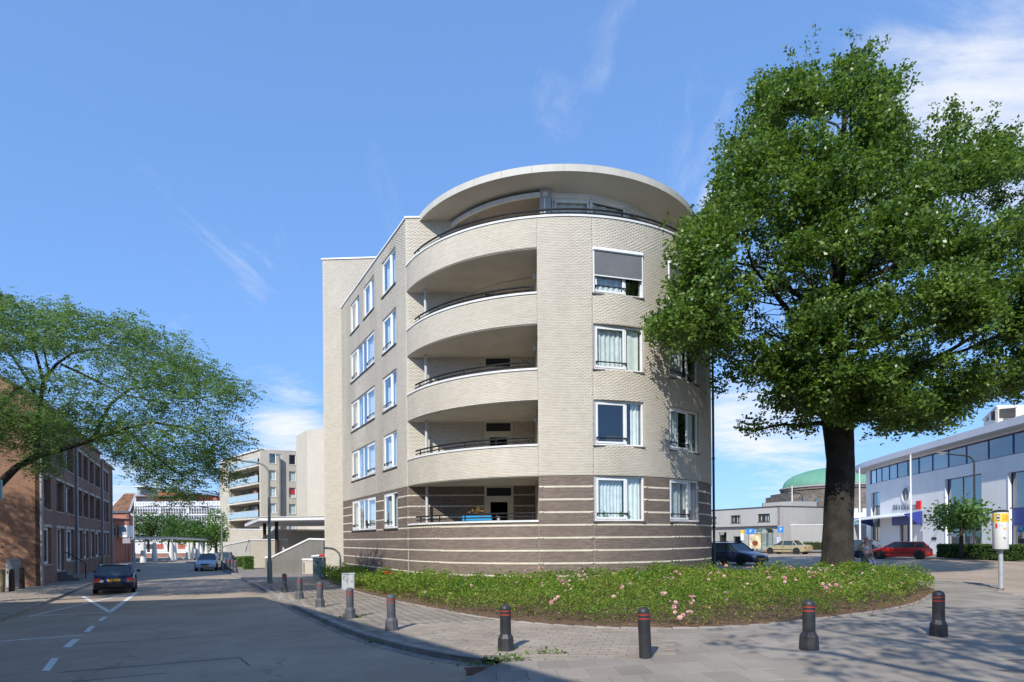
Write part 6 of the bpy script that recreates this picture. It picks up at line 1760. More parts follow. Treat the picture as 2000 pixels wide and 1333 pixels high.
def hedge(label, P, w, d, h, rz=0.0, sz=.09, n=2600, m=None, name='hedge', group=None):
    o = thing(name, label, 'hedge', P, rz, world_parts=False, group=group)
    MB().cbox(-w / 2 + .06, w / 2 - .06, -d / 2 + .06, d / 2 - .06, -.05, h - .06, .05).build('twig_core', mat('hedge_core', (.02, .028, .012), .95), o)
    A = rng.uniform(-.5, .5, (n, 3)) * (w, d, h); A[:, 2] += h / 2
    f = rng.integers(0, 5, n)
    A[f == 0, 1] = -d / 2; A[f == 1, 0] = -w / 2; A[f == 2, 0] = w / 2; A[f == 3, 2] = h; A[f == 4, 1] = -d / 2
    A += rng.normal(size=(n, 3)) * .035
    s = rng.uniform(.7, 1.3, n) * sz
    V, Fq = leaf_arrays(A, unit(rng.normal(size=(n, 3)) + (0, -.4, .5)), rng.normal(size=(n, 3)), s, s * .6)
    stuff(np_mesh('leaves', V, Fq, m or m_leaf_g, o))
    return o
for i, (x0, x1, yb, yt) in enumerate(((443.5, 451.5, 1101, 1086), (453, 462, 1103.5, 1087), (464, 475, 1107.5, 1089), (477, 493, 1112, 1088.5))):
    c = G((x0 + x1) / 2, yb); s = c.y / F
    hedge(('smallest clipped hedge block, nearest the silver car', 'second clipped hedge block from the silver car', 'third clipped hedge block from the silver car', 'largest clipped hedge block, nearest the drive')[i], c, (x1 - x0) * s, 1.0, (yb - yt) * s, .5, .12, 1500, m_leaf_c, 'hedge_block', 'clipped hedge blocks')
hp = [at(1842, 1086, 47.8), at(2080, 1092, 37.5)]
d_ = hp[1] - hp[0]; mid = (hp[0] + hp[1]) / 2
hedge('long low hedge in front of the white office on the right', (mid.x, mid.y, zg(mid.x)), math.hypot(d_.x, d_.y), .9, .95, math.atan2(d_.y, d_.x), .12, 9000)
c = at(1602, 1072, 77); hedge('low dark hedge at the foot of the grey wall', (c.x, 76.3, zg(c.x)), 4.5, .8, .95, 0, .15, 900)
c = at(1540, 1022, 82); hedge('bush growing over the top of the grey wall', (c.x - 1.0, 83, 2.6), 2.4, 1.2, 1.6, 0, .2, 500, name='bush')

# ---- white office with the oval end on the right
class Curve:
    def __init__(s, pts, step=.4):
        s.p = [Vector((q.x, q.y)) for q in catmull(pts, step)]; s.c = [0.0]
        for a, b in zip(s.p[:-1], s.p[1:]): s.c.append(s.c[-1] + (b - a).length)
        s.L = s.c[-1]
    def loc(s, u):
        u = min(max(u, 0), s.L - 1e-4)
        i = max(0, min(len(s.c) - 2, int(np.searchsorted(s.c, u)) - 1)); t = (u - s.c[i]) / max(1e-9, s.c[i + 1] - s.c[i])
        p = s.p[i].lerp(s.p[i + 1], t)
        a = s.p[max(i - 1, 0)]; b = s.p[min(i + 2, len(s.p) - 1)]; d = (b - a).normalized()
        return p, d, Vector((d.y, -d.x))
    def mf(s, u, z, d):
        p, t, n = s.loc(u); return (p.x - n.x * d, p.y - n.y * d, z)
    def u_px(s, x, y=1000):
        r = ray(x, y)[0]; prev = None      # walk from the near end towards the oval tip
        for k in range(int(s.L * 20) - 1, -1, -1):
            u = k / 20; p = s.loc(u)[0]; e = p.x / p.y - r
            if e <= 0: return u
            if prev is not None and e > prev: return u
            prev = e
        return 0.0
    def z_at(s, u, x, y): return HC + ray(x, y)[1] * s.loc(u)[0].y
    def rect(s, x0, x1, y0, y1):
        ua, ub = s.u_px(x0, (y0 + y1) / 2), s.u_px(x1, (y0 + y1) / 2); um = (ua + ub) / 2; xm = (x0 + x1) / 2
        return ua, ub, s.z_at(um, xm, y1), s.z_at(um, xm, y0)
    def M(s, u, z, d=0.0):
        p, t, n = s.loc(u); return frame_M((p.x - n.x * d, p.y - n.y * d, z), t, n)
oc = Curve([(54, 76), (48, 76), (44.2, 75), (42, 72.8), (40.7, 69.4), (39.6, 64), (38.5, 57), (37.2, 48.5), (36.0, 40), (34.8, 32), (33.3, 22)])
ow = thing('white_office', 'white rendered office with oval end, blue windows and thin projecting roof', 'building', (39, 50, .2))
m_ow = mat('white_render', (.86, .85, .82), .85, .05, .4, streak=.05)
m_blue = mat('frame_blue', (.025, .04, .18), .4, .06, 2)
m_blue2 = mat('panel_blue', (.03, .05, .26), .4, .06, 2)
zb0, zb1 = 7.75, 9.35
mull = [1698.5, 1709, 1719.5, 1734.5, 1750, 1770.5, 1792, 1818.5, 1850, 1884.5, 1928, 1976, 2035]
ub = [oc.u_px(x, 880) for x in mull]
o_a, o_b, o_c = oc.rect(1848, 1918, 931, 1066), oc.rect(1972, 2045, 918, 1066), oc.rect(1703, 1719, 962, 1058)
o_d = oc.rect(1757, 1784, 1016, 1060); o_d = (o_d[0], o_d[1], .25, o_d[3])
oops = [(ub[0], ub[-1], zb0, zb1), o_a, o_b, o_c, o_d]
us = cuts([0, oc.L] + [v for o in oops for v in o[:2]], .8); zs = cuts([-.3, 9.7] + [v for o in oops for v in o[2:]])
wallgrid(oc.mf, us, zs, lambda u, z: not any(a < u < b and c < z < d for a, b, c, d in oops), .3).build('wall', m_ow, ow)
m_og = glass_mat('office_glass', (.55, .72, .74), 1.1, .7)
for k, (a, b) in enumerate(zip(ub[:-1], ub[1:])):
    wd = window(ow, oc.M((a + b) / 2, zb0), b - a - .005, zb1 - zb0, one, recess=.1, fm=m_blue, gl=m_og, sill=False, curtains=[(0, 1, .0, .95, m_drape if k % 3 else m_net, 3)] if k in (0, 2, 3, 6, 7) else [])
    if k >= 9: MB().box(-(b - a) * .3, (b - a) * .35, -.9, -.85, 1.05, 1.1, oc.M((a + b) / 2, zb0)).build('ceiling_tube', mat('lamp_tube', (.75, .6, .35), .5), wd)
for i, o in enumerate((o_a, o_b, o_c)):
    a, b, c, d = o; h = d - c; h1 = h * (.50 if i < 2 else .52); h0 = h * .28 if i < 2 else h * .30
    window(ow, oc.M((a + b) / 2, c + h1 + .001), b - a, h - h1 - .001, [(0, .45, False), (.45, 1, False)], recess=.15, fm=m_blue, gl=m_og, sill=False, curtains=[(0, 1, 0, 1, m_drape, 3)])
    p_ = MB().box(-(b - a) / 2, (b - a) / 2, -.28, -.16, h0, h1, oc.M((a + b) / 2, c)).build('blue_panel', m_blue2 if i < 2 else mat('slate_panel', (.08, .11, .14), .3), ow)
    window(ow, oc.M((a + b) / 2, c), b - a, h0 - .002, [(0, .5, False), (.5, 1, False)], recess=.15, fm=m_blue, gl=m_og, sill=False)
    MB().box(-(b - a) / 2 - .08, -(b - a) / 2, -.1, .06, 0, h, oc.M((a + b) / 2, c)).build('jamb', m_white, ow)
a, b, c, d = o_d
window(ow, oc.M((a + b) / 2, c), b - a, d - c, [(0, .5, True), (.5, 1, True)], recess=.18, fm=m_blue, gl=m_og, sill=False, name='entrance_door')
a, b, c, d = oc.rect(1761, 1780, 950, 983); Mr = oc.M((a + b) / 2, (c + d) / 2)
rr = (d - c) / 2
def ring_disc(r0, r1, y, n=32):
    vs = [(r0 * math.cos(2 * math.pi * k / n), y, r0 * math.sin(2 * math.pi * k / n)) for k in range(n)] + [(r1 * math.cos(2 * math.pi * k / n), y, r1 * math.sin(2 * math.pi * k / n)) for k in range(n)]
    vs += [(p[0], p[1] - .12, p[2]) for p in vs]
    fs = []
    for k in range(n):
        j = (k + 1) % n; fs += [(k, j, n + j, n + k), (n + k, n + j, 3 * n + j, 3 * n + k), (k, 2 * n + k, 2 * n + j, j)]
    return MB().add(vs, fs, Mr)
rw = ring_disc(rr * .84, rr, .09).build('round_window', m_white, ow)
MB().add([(rr * .85 * math.cos(2 * math.pi * k / 32), .02, rr * .85 * math.sin(2 * math.pi * k / 32)) for k in range(32)], [tuple(range(32))], Mr).build('pane', mat('dark_round', (.07, .06, .07), .15, .3, 2), rw)
MB().box(-.04, .04, .02, .06, -rr * .84, rr * .84, Mr).build('mullion', m_cab, rw)
def curve_slab(r_out, r_in, z0, z1, u0, u1, n, name, m, parent):
    A = [oc.mf(u0 + (u1 - u0) * k / n, 0, -r_out)[:2] for k in range(n + 1)]; B = [oc.mf(u0 + (u1 - u0) * k / n, 0, r_in)[:2] for k in range(n + 1)]; N = n + 1
    vs = [(*p, z0) for p in A] + [(*p, z0) for p in B] + [(*p, z1) for p in A] + [(*p, z1) for p in B]; fs = []
    for i in range(n): fs += [(i, i + 1, N + i + 1, N + i), (2 * N + i, 3 * N + i, 3 * N + i + 1, 2 * N + i + 1), (i, 2 * N + i, 2 * N + i + 1, i + 1), (N + i, N + i + 1, 3 * N + i + 1, 3 * N + i)]
    fs += [(0, N, 3 * N, 2 * N), (n, 2 * N + n, 3 * N + n, N + n)]
    return MB().add(vs, fs).build(name, m, parent)
curve_slab(1.05, 2.5, 9.50, 9.56, 0, oc.L, 90, 'soffit', mat('soffit_white', (.55, .56, .58), .8), ow)
curve_slab(1.1, 2.4, 9.56, 10.12, 0, oc.L, 90, 'roof_fascia', mat('fascia_pale', (.60, .60, .63), .5, .04, .5), ow)
MB().prism([p for p in ((43, 66), (41.5, 22), (60, 22), (60, 74), (48, 74))], 9.6, 10.0).build('roof_deck', mat('roof_felt', (.25, .25, .25), .9), ow)
ph = px_line(1923, 53, 1951, 47.5); ph2 = px_line(1951, 47.5, 2080, 47.2)
po = [ph.rect(1926.5, 1931, 808, 823), ph.rect(1944, 1949.5, 802, 819)]; po2 = [ph2.rect(1955, 1974, 799, 816)]
pz = at(1951, 795, 47.5).z
m_ph = mat('penthouse_cream', (.62, .58, .5), .7)
facade(ow, ph, 9.8, pz, po, m_ph); facade(ow, ph2, 9.8, pz, po2, m_ph); wins(ow, ph, po, one, recess=.1, sill=False, fm=m_lampd); wins(ow, ph2, po2, one, recess=.1, sill=False, fm=m_lampd)
MB().prism([ph.mf(-.1, 0, -.1)[:2], ph.mf(ph.L, 0, -.1)[:2], ph2.mf(ph2.L, 0, -.1)[:2], ph2.mf(ph2.L, 0, 6)[:2], ph.mf(-.1, 0, 4)[:2]], pz, pz + .12).build('plant_roof', m_cop, ow)
# entrance awning
a0, a1 = oc.u_px(1706, 1020), oc.u_px(1802, 1010)
mu = (a0 + a1) / 2
aw = []
for (u, z, d) in ((a0, 4.05, -.05), (a1, 4.05, -.05), (a1, 3.75, -1.6), (a0, 3.55, -2.4)): aw.append(oc.mf(u, z, d))
awm = MB(); awm.add(aw + [(p[0], p[1], p[2] + .10) for p in aw], [(3, 2, 1, 0), (4, 5, 6, 7), (0, 1, 5, 4), (1, 2, 6, 5), (2, 3, 7, 6), (3, 0, 4, 7)]); aw_o = awm.build('awning', m_white, ow)
def awn_panel(u, z0, z1, d0, d1, th=.06):
    P = [oc.mf(u, z1, -.04), oc.mf(u, z1 - .25, -d1), oc.mf(u, z1 - .32, -d1), oc.mf(u, z0, -.04)]
    Q = [oc.mf(u + th, z1, -.04), oc.mf(u + th, z1 - .25, -d1), oc.mf(u + th, z1 - .32, -d1), oc.mf(u + th, z0, -.04)]
    return MB().add(P + Q, [(0, 1, 2, 3), (7, 6, 5, 4), (0, 4, 5, 1), (3, 2, 6, 7), (1, 5, 6, 2), (0, 3, 7, 4)])
awn_panel(a1, 2.75, 4.2, 0, 1.6).build('awning_cheek', m_blue2, aw_o); awn_panel(a0, 2.9, 4.1, 0, 2.3).build('awning_cheek', m_blue2, aw_o)
bn = MB().box(-(a1 - oc.u_px(1745, 1010)) / 2, (a1 - oc.u_px(1745, 1010)) / 2, .05, .12, 0, 1.0, oc.M((a1 + oc.u_px(1745, 1010)) / 2, 2.95, -.02)).build('sign_band', m_blue2, ow)
MB().lathe([(.28, 0), (.28, .02)], 20, oc.M(a1 - .6, 3.55, -.15) @ Matrix.Rotation(rad(-90), 4, 'X')).build('emblem', mat('emblem_ochre', (.45, .38, .25), .5), bn)
letters = 'OEVENEXO'
lu0, lu1 = oc.u_px(1745, 993), oc.u_px(1790, 990)
for k, ch in enumerate(letters):
    u = lu0 + (lu1 - lu0) * (k + .5) / len(letters); text_mesh('letter', ch, .75, mat('letter_steel', (.16, .18, .24), .4), ow, oc.M(u, oc.z_at(u, 1768, 992) - 0.0, -.06) @ Matrix.Rotation(rad(90), 4, 'X') @ Matrix.Rotation(rad(180), 4, 'Y') @ Matrix.Scale(-1, 4, (1, 0, 0)), .03)
u = oc.u_px(1796, 987); MB().box(-.42, .42, .03, .12, -.4, .4, oc.M(u, oc.z_at(u, 1796, 987))).build('red_square', mat('logo_red', (.62, .02, .02), .5), ow)
u = oc.u_px(1799, 1050); MB().box(-.5, .5, .02, .06, -.55, .55, oc.M(u, 1.75)).build('notice_plate', mat('plate_grey', (.42, .43, .45), .4), ow)
u = oc.u_px(1825, 1052); MB().box(-.4, .4, .02, .05, -.12, .12, oc.M(u, 1.6)).build('vent', m_lampd, ow)

# ---- low grey building and wall
gb = thing('grey_corner_building', 'low flat roofed grey building behind the bus shelter', 'building', (at(1470, 1070, 80).x, 80, .2))
gl2 = px_line(1372, 88, 1523, 76); zt = gl2.uz(1523, 990)[1]; zm = gl2.uz(1523, 1026.5)[1]
m_gb = mat('grey_render_far', (.40, .39, .375), .9, .06, .3, streak=.06)
go = [gl2.rect(1386, 1399.5, 1010, 1023), gl2.rect(1427, 1446, 1007, 1022), gl2.rect(1480, 1503.5, 1004, 1019.5)]
facade(gb, gl2, zm, zt, go, m_gb, .3, 'upper_wall'); wins(gb, gl2, go, two, recess=.15, fm=m_lampd, curt=[[(.1, .9, 0, 1, m_net, 4)]])
gw = Line(gl2.mf(0, 0, .4), gl2.mf(gl2.L, 0, .4)); go2 = [gw.rect(1432, 1449, 1048, 1068), gw.rect(1404, 1419, 1040, 1072)]
facade(gb, gw, -.3, zm, go2, mat('grey_render_low', (.36, .35, .32), .9), .3, 'lower_wall'); wins(gb, gw, go2, one, recess=.2, fm=m_lampd)
p0, p1, p2, p3 = (gl2.mf(q, 0, d)[:2] for q, d in ((0, .31), (gl2.L - .3, .31), (gl2.L - .3, 9), (0, 9)))
MB().prism([p0, p1, p2, p3], zm + .01, zt - .3).build('core', m_dark, gb); MB().prism([gl2.mf(-.1, 0, -.08)[:2], gl2.mf(gl2.L + .05, 0, -.08)[:2], gl2.mf(gl2.L + .05, 0, 10)[:2], gl2.mf(0, 0, 10)[:2]], zt, zt + .12).build('roof_edge', mat('dark_edge', (.07, .06, .06), .7), gb)
facade(gb, Line(gl2.mf(gl2.L, 0, 0), gl2.mf(gl2.L, 0, 8)), -.3, zt, [], m_gb, .3, 'end_wall')
MB().prism([gl2.mf(hit(1464, gl2.P, gl2.D), 0, 2.5)[:2], gl2.mf(gl2.L - .2, 0, 2.5)[:2], gl2.mf(gl2.L - .2, 0, 7)[:2], gl2.mf(hit(1464, gl2.P, gl2.D), 0, 7)[:2]], zt + .1, zt + .75).build('roof_box', m_gb, gb)
text_mesh('house_sign', '101', .55, m_white, gb, gw.M(hit(1411, gw.P, gw.D), gw.uz(1411, 1043)[1], -.05) @ Matrix.Rotation(rad(90), 4, 'X') @ Matrix.Rotation(rad(180), 4, 'Y') @ Matrix.Scale(-1, 4, (1, 0, 0)))
wall_px('grey_yard_wall', 'long smooth grey wall between the low building and the tree', [(1524, 1076), (1700, 1078), (1700, 1026), (1524, 1027)], 77, 76, mat('grey_wall_far', (.36, .355, .35), .9, .05, .3, streak=.07), [(1524, 1027), (1700, 1026)])

# ---- domed church
CY = 132.0
ch = thing('domed_church', 'dark stone church with wide green copper dome behind the tree', 'church', (at(1632, 1060, CY).x, CY, 0))
cX = at(1632, 1000, CY).x; s = CY / F
m_st = brick_mat('church_stone', (.10, .082, .07), (.19, .155, .13), (.16, .14, .12), (1, .5), bw=.9, bh=.35, mortar=.04, var=.25)
zd = at(1632, 952, CY).z
MB().lathe([(97 * s, 0), (97 * s, zd - .9), (99 * s, zd - .85), (99 * s, zd - .3), (97 * s, zd)], 40, Matrix.Translation((cX, CY, 0))).build('drum', m_st, ch, smooth=30)
prof = [(95 * s * math.cos(t), zd + .05 + (at(0, 915, CY).z - at(0, 952, CY).z) * math.sin(t)) for t in [k * math.pi / 2 / 10 for k in range(11)]]
prof[-1] = (1e-6, prof[-1][1])
dm_ = MB().lathe(prof, 48, Matrix.Translation((cX, CY, 0))).build('dome', mat('copper_green', (.13, .31, .215), .7, .08, .3, streak=.1), ch, smooth=60)
for k in range(24):
    t = 2 * math.pi * k / 24; MB().tube([(cX + (r + .04) * math.cos(t), CY + (r + .04) * math.sin(t), z + .03) for r, z in prof[:-1]], .06, 4).build('dome_seam', mat('copper_seam', (.16, .36, .25), .7), dm_)
MB().lathe([(101 * s, zd - .35), (101 * s, zd - .1), (98 * s, zd)], 40, Matrix.Translation((cX, CY, 0))).build('cornice', mat('church_trim', (.34, .32, .30), .9), ch)
for k in range(16):
    t = -math.pi / 2 + (k - 7.5) * .2; r = 98.5 * s
    MB().cbox(-.5, .5, -.35, .3, zd - 2.6, zd - 1.2, .08, Matrix.Translation((cX + r * math.cos(t), CY + r * math.sin(t), 0)) @ Matrix.Rotation(t + math.pi / 2, 4, 'Z')).build('corbel', m_st, ch)
MB().lathe([(98.5 * s, zd - 4.0), (98.5 * s, zd - 3.7)], 40, Matrix.Translation((cX, CY, 0))).build('string_course', mat('church_trim', (.34, .32, .30), .9), ch)
for xa, xb, yt, dd in ((1518, 1545, 963, 2), (1511, 1545, 974, 0), (1528, 1560, 957, 6)):
    MB().box(at(xa, 1000, CY).x, at(xb, 1000, CY).x, CY - 12 + dd, CY + 6, 0, at(1530, yt, CY - 10).z).build('wing', m_st, ch)
MB().box(at(1525, 1000, 118).x, at(1535, 1000, 118).x, 117.6, 118, 0, at(1530, 985, 118).z).build('warm_pier', mat('church_warm', (.40, .27, .18), .9), ch)  # pier in a lighter, warmer tone than the church stone
for xa, xb, y0_, y1_ in ((1566, 1575, 975, 1015), (1592, 1598, 974, 984)):
    MB().box(at(xa, 1000, 120).x, at(xb, 1000, 120).x, 119.8, 120.1, at(1570, y1_, 120).z, at(1570, y0_, 120).z).build('window', mat('church_glass', (.10, .14, .18), .2), ch)
pf = MB().box(at(1545, 1000, 120).x, at(1612, 1000, 120).x, 120.1, 124, 0, at(1580, 966, 120).z).build('portal_block', m_st, ch)
for x in (1672, 1688):
    for y in (998, 1011):
        MB().box(at(x - 3.5, y, 119).x, at(x + 3.5, y, 119).x, 118.9, 119.1, at(x, y + 4.5, 119).z, at(x, y - 4.5, 119).z).build('window', m_white, ch)
MB().box(at(1655, 1000, 119).x, at(1720, 1000, 119).x, 119.12, 124, 0, at(1680, 955, 119).z).build('side_block', m_st, ch)
an = thing('glazed_annex', 'low white annex with teal glass between tree and white office', 'building', (at(1680, 1060, 90).x, 90, .2))
MB().box(at(1650, 1000, 90).x, at(1720, 1000, 90).x, 90, 96, at(0, 1030, 90).z, at(0, 1015, 90).z).build('fascia', m_ow, an)
for k in range(4): MB().box(at(1662 + k * 10, 1000, 90).x, at(1671.4 + k * 10, 1000, 90).x, 90.1, 90.3, .1, at(0, 1030, 90).z).build('pane', mat('teal_glass', (.16, .28, .29), .15) if k != 2 else m_blue2, an)
# tour bus roof above the wall
c = at(1585, 1022, 92)
# ================================================================== VEHICLES
m_tyre = mat('tyre', (.018, .018, .018), .85, .1, 6)
m_rim = mat('rim', (.42, .43, .45), .35, .05, 3, metal=.6)
m_cglass = mat('car_glass', (.035, .05, .055), .05, .15, 2, spec=.9)
m_trim = mat('car_trim', (.022, .022, .024), .6, .1, 4)
m_plate = mat('plate_yellow', (.72, .42, .02), .45, .05, 5)
m_lred = mat('lamp_red', (.50, .02, .015), .25, .05, 5, spec=.6)
m_lclr = mat('lamp_clear', (.62, .64, .66), .12, .1, 5, spec=.8)
m_lamb = mat('lamp_amber', (.65, .22, .03), .25, .05, 5)
def paint(name, c): return mat(name, c, .32, .06, 1.2, fine=.02, spec=.5, coat=.7)
def make_car(label, col_m, pos, heading, L=4.2, W=1.68, H=1.40, style='hatch', group=None, belt=.90, plate='', trims=True, name='parked_car'):
    """local x forward, built from a lofted body, glasshouse, wheels, lamps"""
    o = thing(name, label, 'car', pos, heading, world_parts=False, group=group)
    hL = L / 2; hw = W / 2
    hood = {'hatch': 1.05, 'estate': 1.12, 'sedan': 1.15}[style] * L / 4.2
    nose = .62
    tail = {'hatch': .86, 'estate': .88, 'sedan': .92}[style]
    # stations: x, bottom, top(belt), half width factor
    ws = hL - hood          # base of the windscreen
    rs = {'hatch': -hL + .22, 'estate': -hL + .14, 'sedan': -hL + .85}[style]
    S = [(-hL, .34, tail - .14, .86), (-hL + .07, .27, tail - .03, .94), (-hL + .22, .22, tail, .985), (rs + .25 if style == 'sedan' else -hL + .6, .19, belt, 1.0), (-.2, .18, belt, 1.0), (ws - .25, .18, belt, 1.0), (ws, .18, belt - .01, .995), (ws + .35, .18, belt - .07, .985), (hL - .40, .20, belt - .17, .955), (hL - .14, .22, nose, .90), (hL - .03, .27, nose - .1, .83), (hL, .36, nose - .18, .74)]
    ring = []
    for x, zb, zt, f in S:
        w = hw * f; zt_ = max(zt, zb + .08); zm = zb + (zt_ - zb) * .55
        ring.append([(x, -w * .90, zb), (x, -w * .985, zb + .07), (x, -w, zm), (x, -w * .965, zt_ - .035), (x, -w * .90, zt_), (x, -w * .45, zt_ + .025), (x, 0, zt_ + .032), (x, w * .45, zt_ + .025), (x, w * .90, zt_), (x, w * .965, zt_ - .035), (x, w, zm), (x, w * .985, zb + .07), (x, w * .90, zb)])
    n = len(ring[0]); vs = [p for r in ring for p in r]
    fs = [(i * n + k, (i + 1) * n + k, (i + 1) * n + (k + 1) % n, i * n + (k + 1) % n) for i in range(len(S) - 1) for k in range(n)] + [tuple(range(n)), tuple(range(len(vs) - 1, len(vs) - n - 1, -1))]
    body = MB().add(vs, fs).build('body', col_m, o, smooth=32)
    # glasshouse
    wb, wt = hw * .90, hw * .70
    top_r = {'hatch': -hL + .62, 'estate': -hL + .36, 'sedan': -hL + 1.35}[style]; top_f = ws - .72
    g = [(rs, -wb), (ws, -wb), (ws, wb), (rs, wb)]; t = [(top_r, -wt), (top_f, -wt), (top_f, wt), (top_r, wt)]
    zb = belt - .02; zt = H - .03
    gv = [(x, y, zb) for x, y in g] + [(x, y, zt) for x, y in t]
    MB().add(gv, [(0, 1, 5, 4), (1, 2, 6, 5), (2, 3, 7, 6), (3, 0, 4, 7), (4, 5, 6, 7)]).build('windows', m_cglass, o)
    # roof with crown
    rv = []; nr = 6
    for i in range(nr + 1):
        x = top_r - .05 + (top_f - top_r + .10) * i / nr; e = math.sin(math.pi * min(max(i / nr, .0), 1)) ** .5 if 0 < i < nr else 0.0
        for y, dz in ((-wt - .015, -.035), (-wt * .85, .005), (0, .03), (wt * .85, .005), (wt + .015, -.035)): rv.append((x, y, H - .035 + dz + .012 * e))
    MB().add(rv, [(5 * i + k, 5 * i + 5 + k, 5 * i + 6 + k, 5 * i + 1 + k) for i in range(nr) for k in range(4)]).build('roof', col_m, o, smooth=40)
    pm = MB()
    for sy in (-1, 1):
        pm.tube([(ws + .02, sy * wb * .985, zb), (top_f, sy * (wt + .01), zt)], .036, 6)
        pm.tube([(rs - .02, sy * wb * .985, zb), (top_r, sy * (wt + .01), zt)], .055 if style != 'sedan' else .05, 6)
        pm.tube([(top_r - .02, sy * (wt + .012), zt - .01), (top_f + .02, sy * (wt + .012), zt - .01)], .026, 6)
        bxs = [.12] + ([-.85 * L / 4.2] if style != 'hatch' else [-.95])
        for xx in bxs: pm.tube([(xx, sy * (wb + .004), zb), (xx - .05, sy * (wt + .008), zt)], .034, 6)
    pm.build('pillars', col_m, o, smooth=60)
    if style == 'estate': 
        for sy in (-1, 1): MB().tube([(top_r + .1, sy * wt * .86, H + .02), (top_r + .2, sy * wt * .86, H + .06), (top_f - .3, sy * wt * .86, H + .06), (top_f - .2, sy * wt * .86, H + .01)], .016, 6).build('roof_rail', m_trim, o)
    # bumpers, sills
    rb = MB().cbox(-hL - .05, -hL + .12, -hw * .93, hw * .93, .30, .52, .035).build('bumper', m_trim if trims else col_m, o)
    fbm = MB().cbox(hL - .10, hL + .04, -hw * .80, hw * .80, .28, .46, .035).build('bumper', m_trim if trims else col_m, o)
    for sy in (-1, 1):
        MB().box(-hL * .52, hL * .52, min(sy * hw * .985, sy * (hw + .012)), max(sy * hw * .985, sy * (hw + .012)), .44, .50).build('side_strip', m_trim, o)
        mr = MB().ellipsoid((ws - .18, sy * (hw + .09), belt + .07), (.06, .10, .065), 10, 6).build('mirror', m_trim, o, smooth=60)
        dl = None
        for xx in ((.12, -.95) if style == 'hatch' else (.12, -.9)): MB().box(xx - .006, xx + .006, min(sy * hw * .96, sy * (hw + .002)), max(sy * hw * .96, sy * (hw + .002)), .27, belt - .05).build('door_gap', m_trim, body)
        MB().box(-.10, .06, min(sy * hw, sy * (hw + .02)), max(sy * hw, sy * (hw + .02)), belt - .16, belt - .12).build('door_handle', m_trim, body)
    # wheels
    for wx in (hL - .78 * L / 4.2, -hL + .80 * L / 4.2):
        for sy in (-1, 1):
            Mw = Matrix.Translation((wx, sy * (hw - .085), .30)) @ Matrix.Rotation(rad(-90) * sy, 4, 'X')
            w_ = MB().lathe([(.20, -.09), (.285, -.09), (.30, -.06), (.30, .07), (.285, .095), (.19, .095)], 22, Mw).build('wheel', m_tyre, o, smooth=40)
            MB().lathe([(.195, .06), (.19, .09), (.15, .075), (.06, .085), (1e-6, .09)], 14, Mw).build('rim', m_rim, w_, smooth=30)
            MB().lathe([(.335, .058), (.375, .058), (.375, .092), (.335, .092)], 22, Matrix.Translation((wx, sy * (hw - .085), .31)) @ Matrix.Rotation(rad(-90) * sy, 4, 'X')).build('wheel_arch', m_trim, o, smooth=40)
    # lamps and plates
    for sy in (-1, 1):
        if style == 'estate': b = (-hL - .012, -hL + .2, .60, .93)
        else: b = (-hL - .012, -hL + .16, .56, .74)
        y0_, y1_ = sorted((sy * hw * .60, sy * hw * .925))
        tl = MB().cbox(b[0], b[1], y0_, y1_, b[2], b[3], .02).build('tail_lamp', m_lred, o)
        yi0, yi1 = sorted((sy * hw * .60, sy * hw * .70)); MB().box(b[0] - .004, b[0], yi0, yi1, b[2] + .02, b[2] + .08).build('reversing_lamp', m_lclr, tl)
        yi0, yi1 = sorted((sy * hw * .74, sy * hw * .90)); MB().box(b[0] - .004, b[0], yi0, yi1, b[2] + .015, b[2] + .06).build('indicator', m_lamb, tl)
        y0_, y1_ = sorted((sy * hw * .40, sy * hw * .83))
        hl_ = MB().add([(hL - .10, y0_, .63), (hL - .22 if sy > 0 else hL - .10, y1_ if sy > 0 else y1_, .64), (hL - .20, y1_, .50), (hL - .005, y0_, .49), (hL - .02, (y0_ + y1_) / 2, .57)], [(0, 1, 4), (1, 2, 4), (2, 3, 4), (3, 0, 4)])
        hm = MB().cbox(hL - .22, hL - .015, y0_, y1_, .50, .635, .03).build('headlamp', m_lclr, o)
    MB().box(hL - .10, hL + .006, -hw * .36, hw * .36, .50, .60).build('grille', m_trim, o)
    zr = .66 if style != 'estate' else .62
    rp = MB().box(-hL - .022, -hL + .02, -.26, .26, zr - .055, zr + .055).build('number_plate', m_plate, o)
    fp_ = MB().box(hL + .02, hL + .055, -.26, .26, .35, .46).build('number_plate', m_plate, o)
    if plate:
        text_mesh('plate_text', plate, .10, m_trim, rp, Matrix.Translation((-hL - .0255, 0, zr)) @ Matrix.Rotation(rad(-90), 4, 'Z') @ Matrix.Rotation(rad(90), 4, 'X'), .001)
        text_mesh('plate_text', plate, .10, m_trim, fp_, Matrix.Translation((hL + .0585, 0, .405)) @ Matrix.Rotation(rad(90), 4, 'Z') @ Matrix.Rotation(rad(90), 4, 'X'), .001)
    return o
def road_pt(x, y): return G(x, y, .10)
H_ST = math.atan2(.89, -.456)          # heading up the left street
p = road_pt(217, 1161); p = Vector((p.x, p.y, p.z)) + Vector((-.456, .89, 0)) * 2.15
carA = make_car('dark navy hatchback parked at the left kerb, seen from behind', paint('paint_navy', (.012, .022, .075)), p, H_ST + rad(3), 4.3, 1.70, 1.38, 'hatch', plate='TS-NK-79')
MB().box(-2.178, -2.13, .26, .34, .605, .715).build('plate_strip', mat('plate_blue', (.03, .08, .5), .4), carA)
MB().lathe([(.11, 0), (.11, .006)], 16, Matrix.Translation((-2.155, .50, .62)) @ Matrix.Rotation(rad(-90), 4, 'Y') @ Matrix.Scale(.6, 4, (1, 0, 0))).build('sticker', m_white, carA)
p = road_pt(403, 1116); p = p + Vector((-.35, .93, 0)) * 2.05
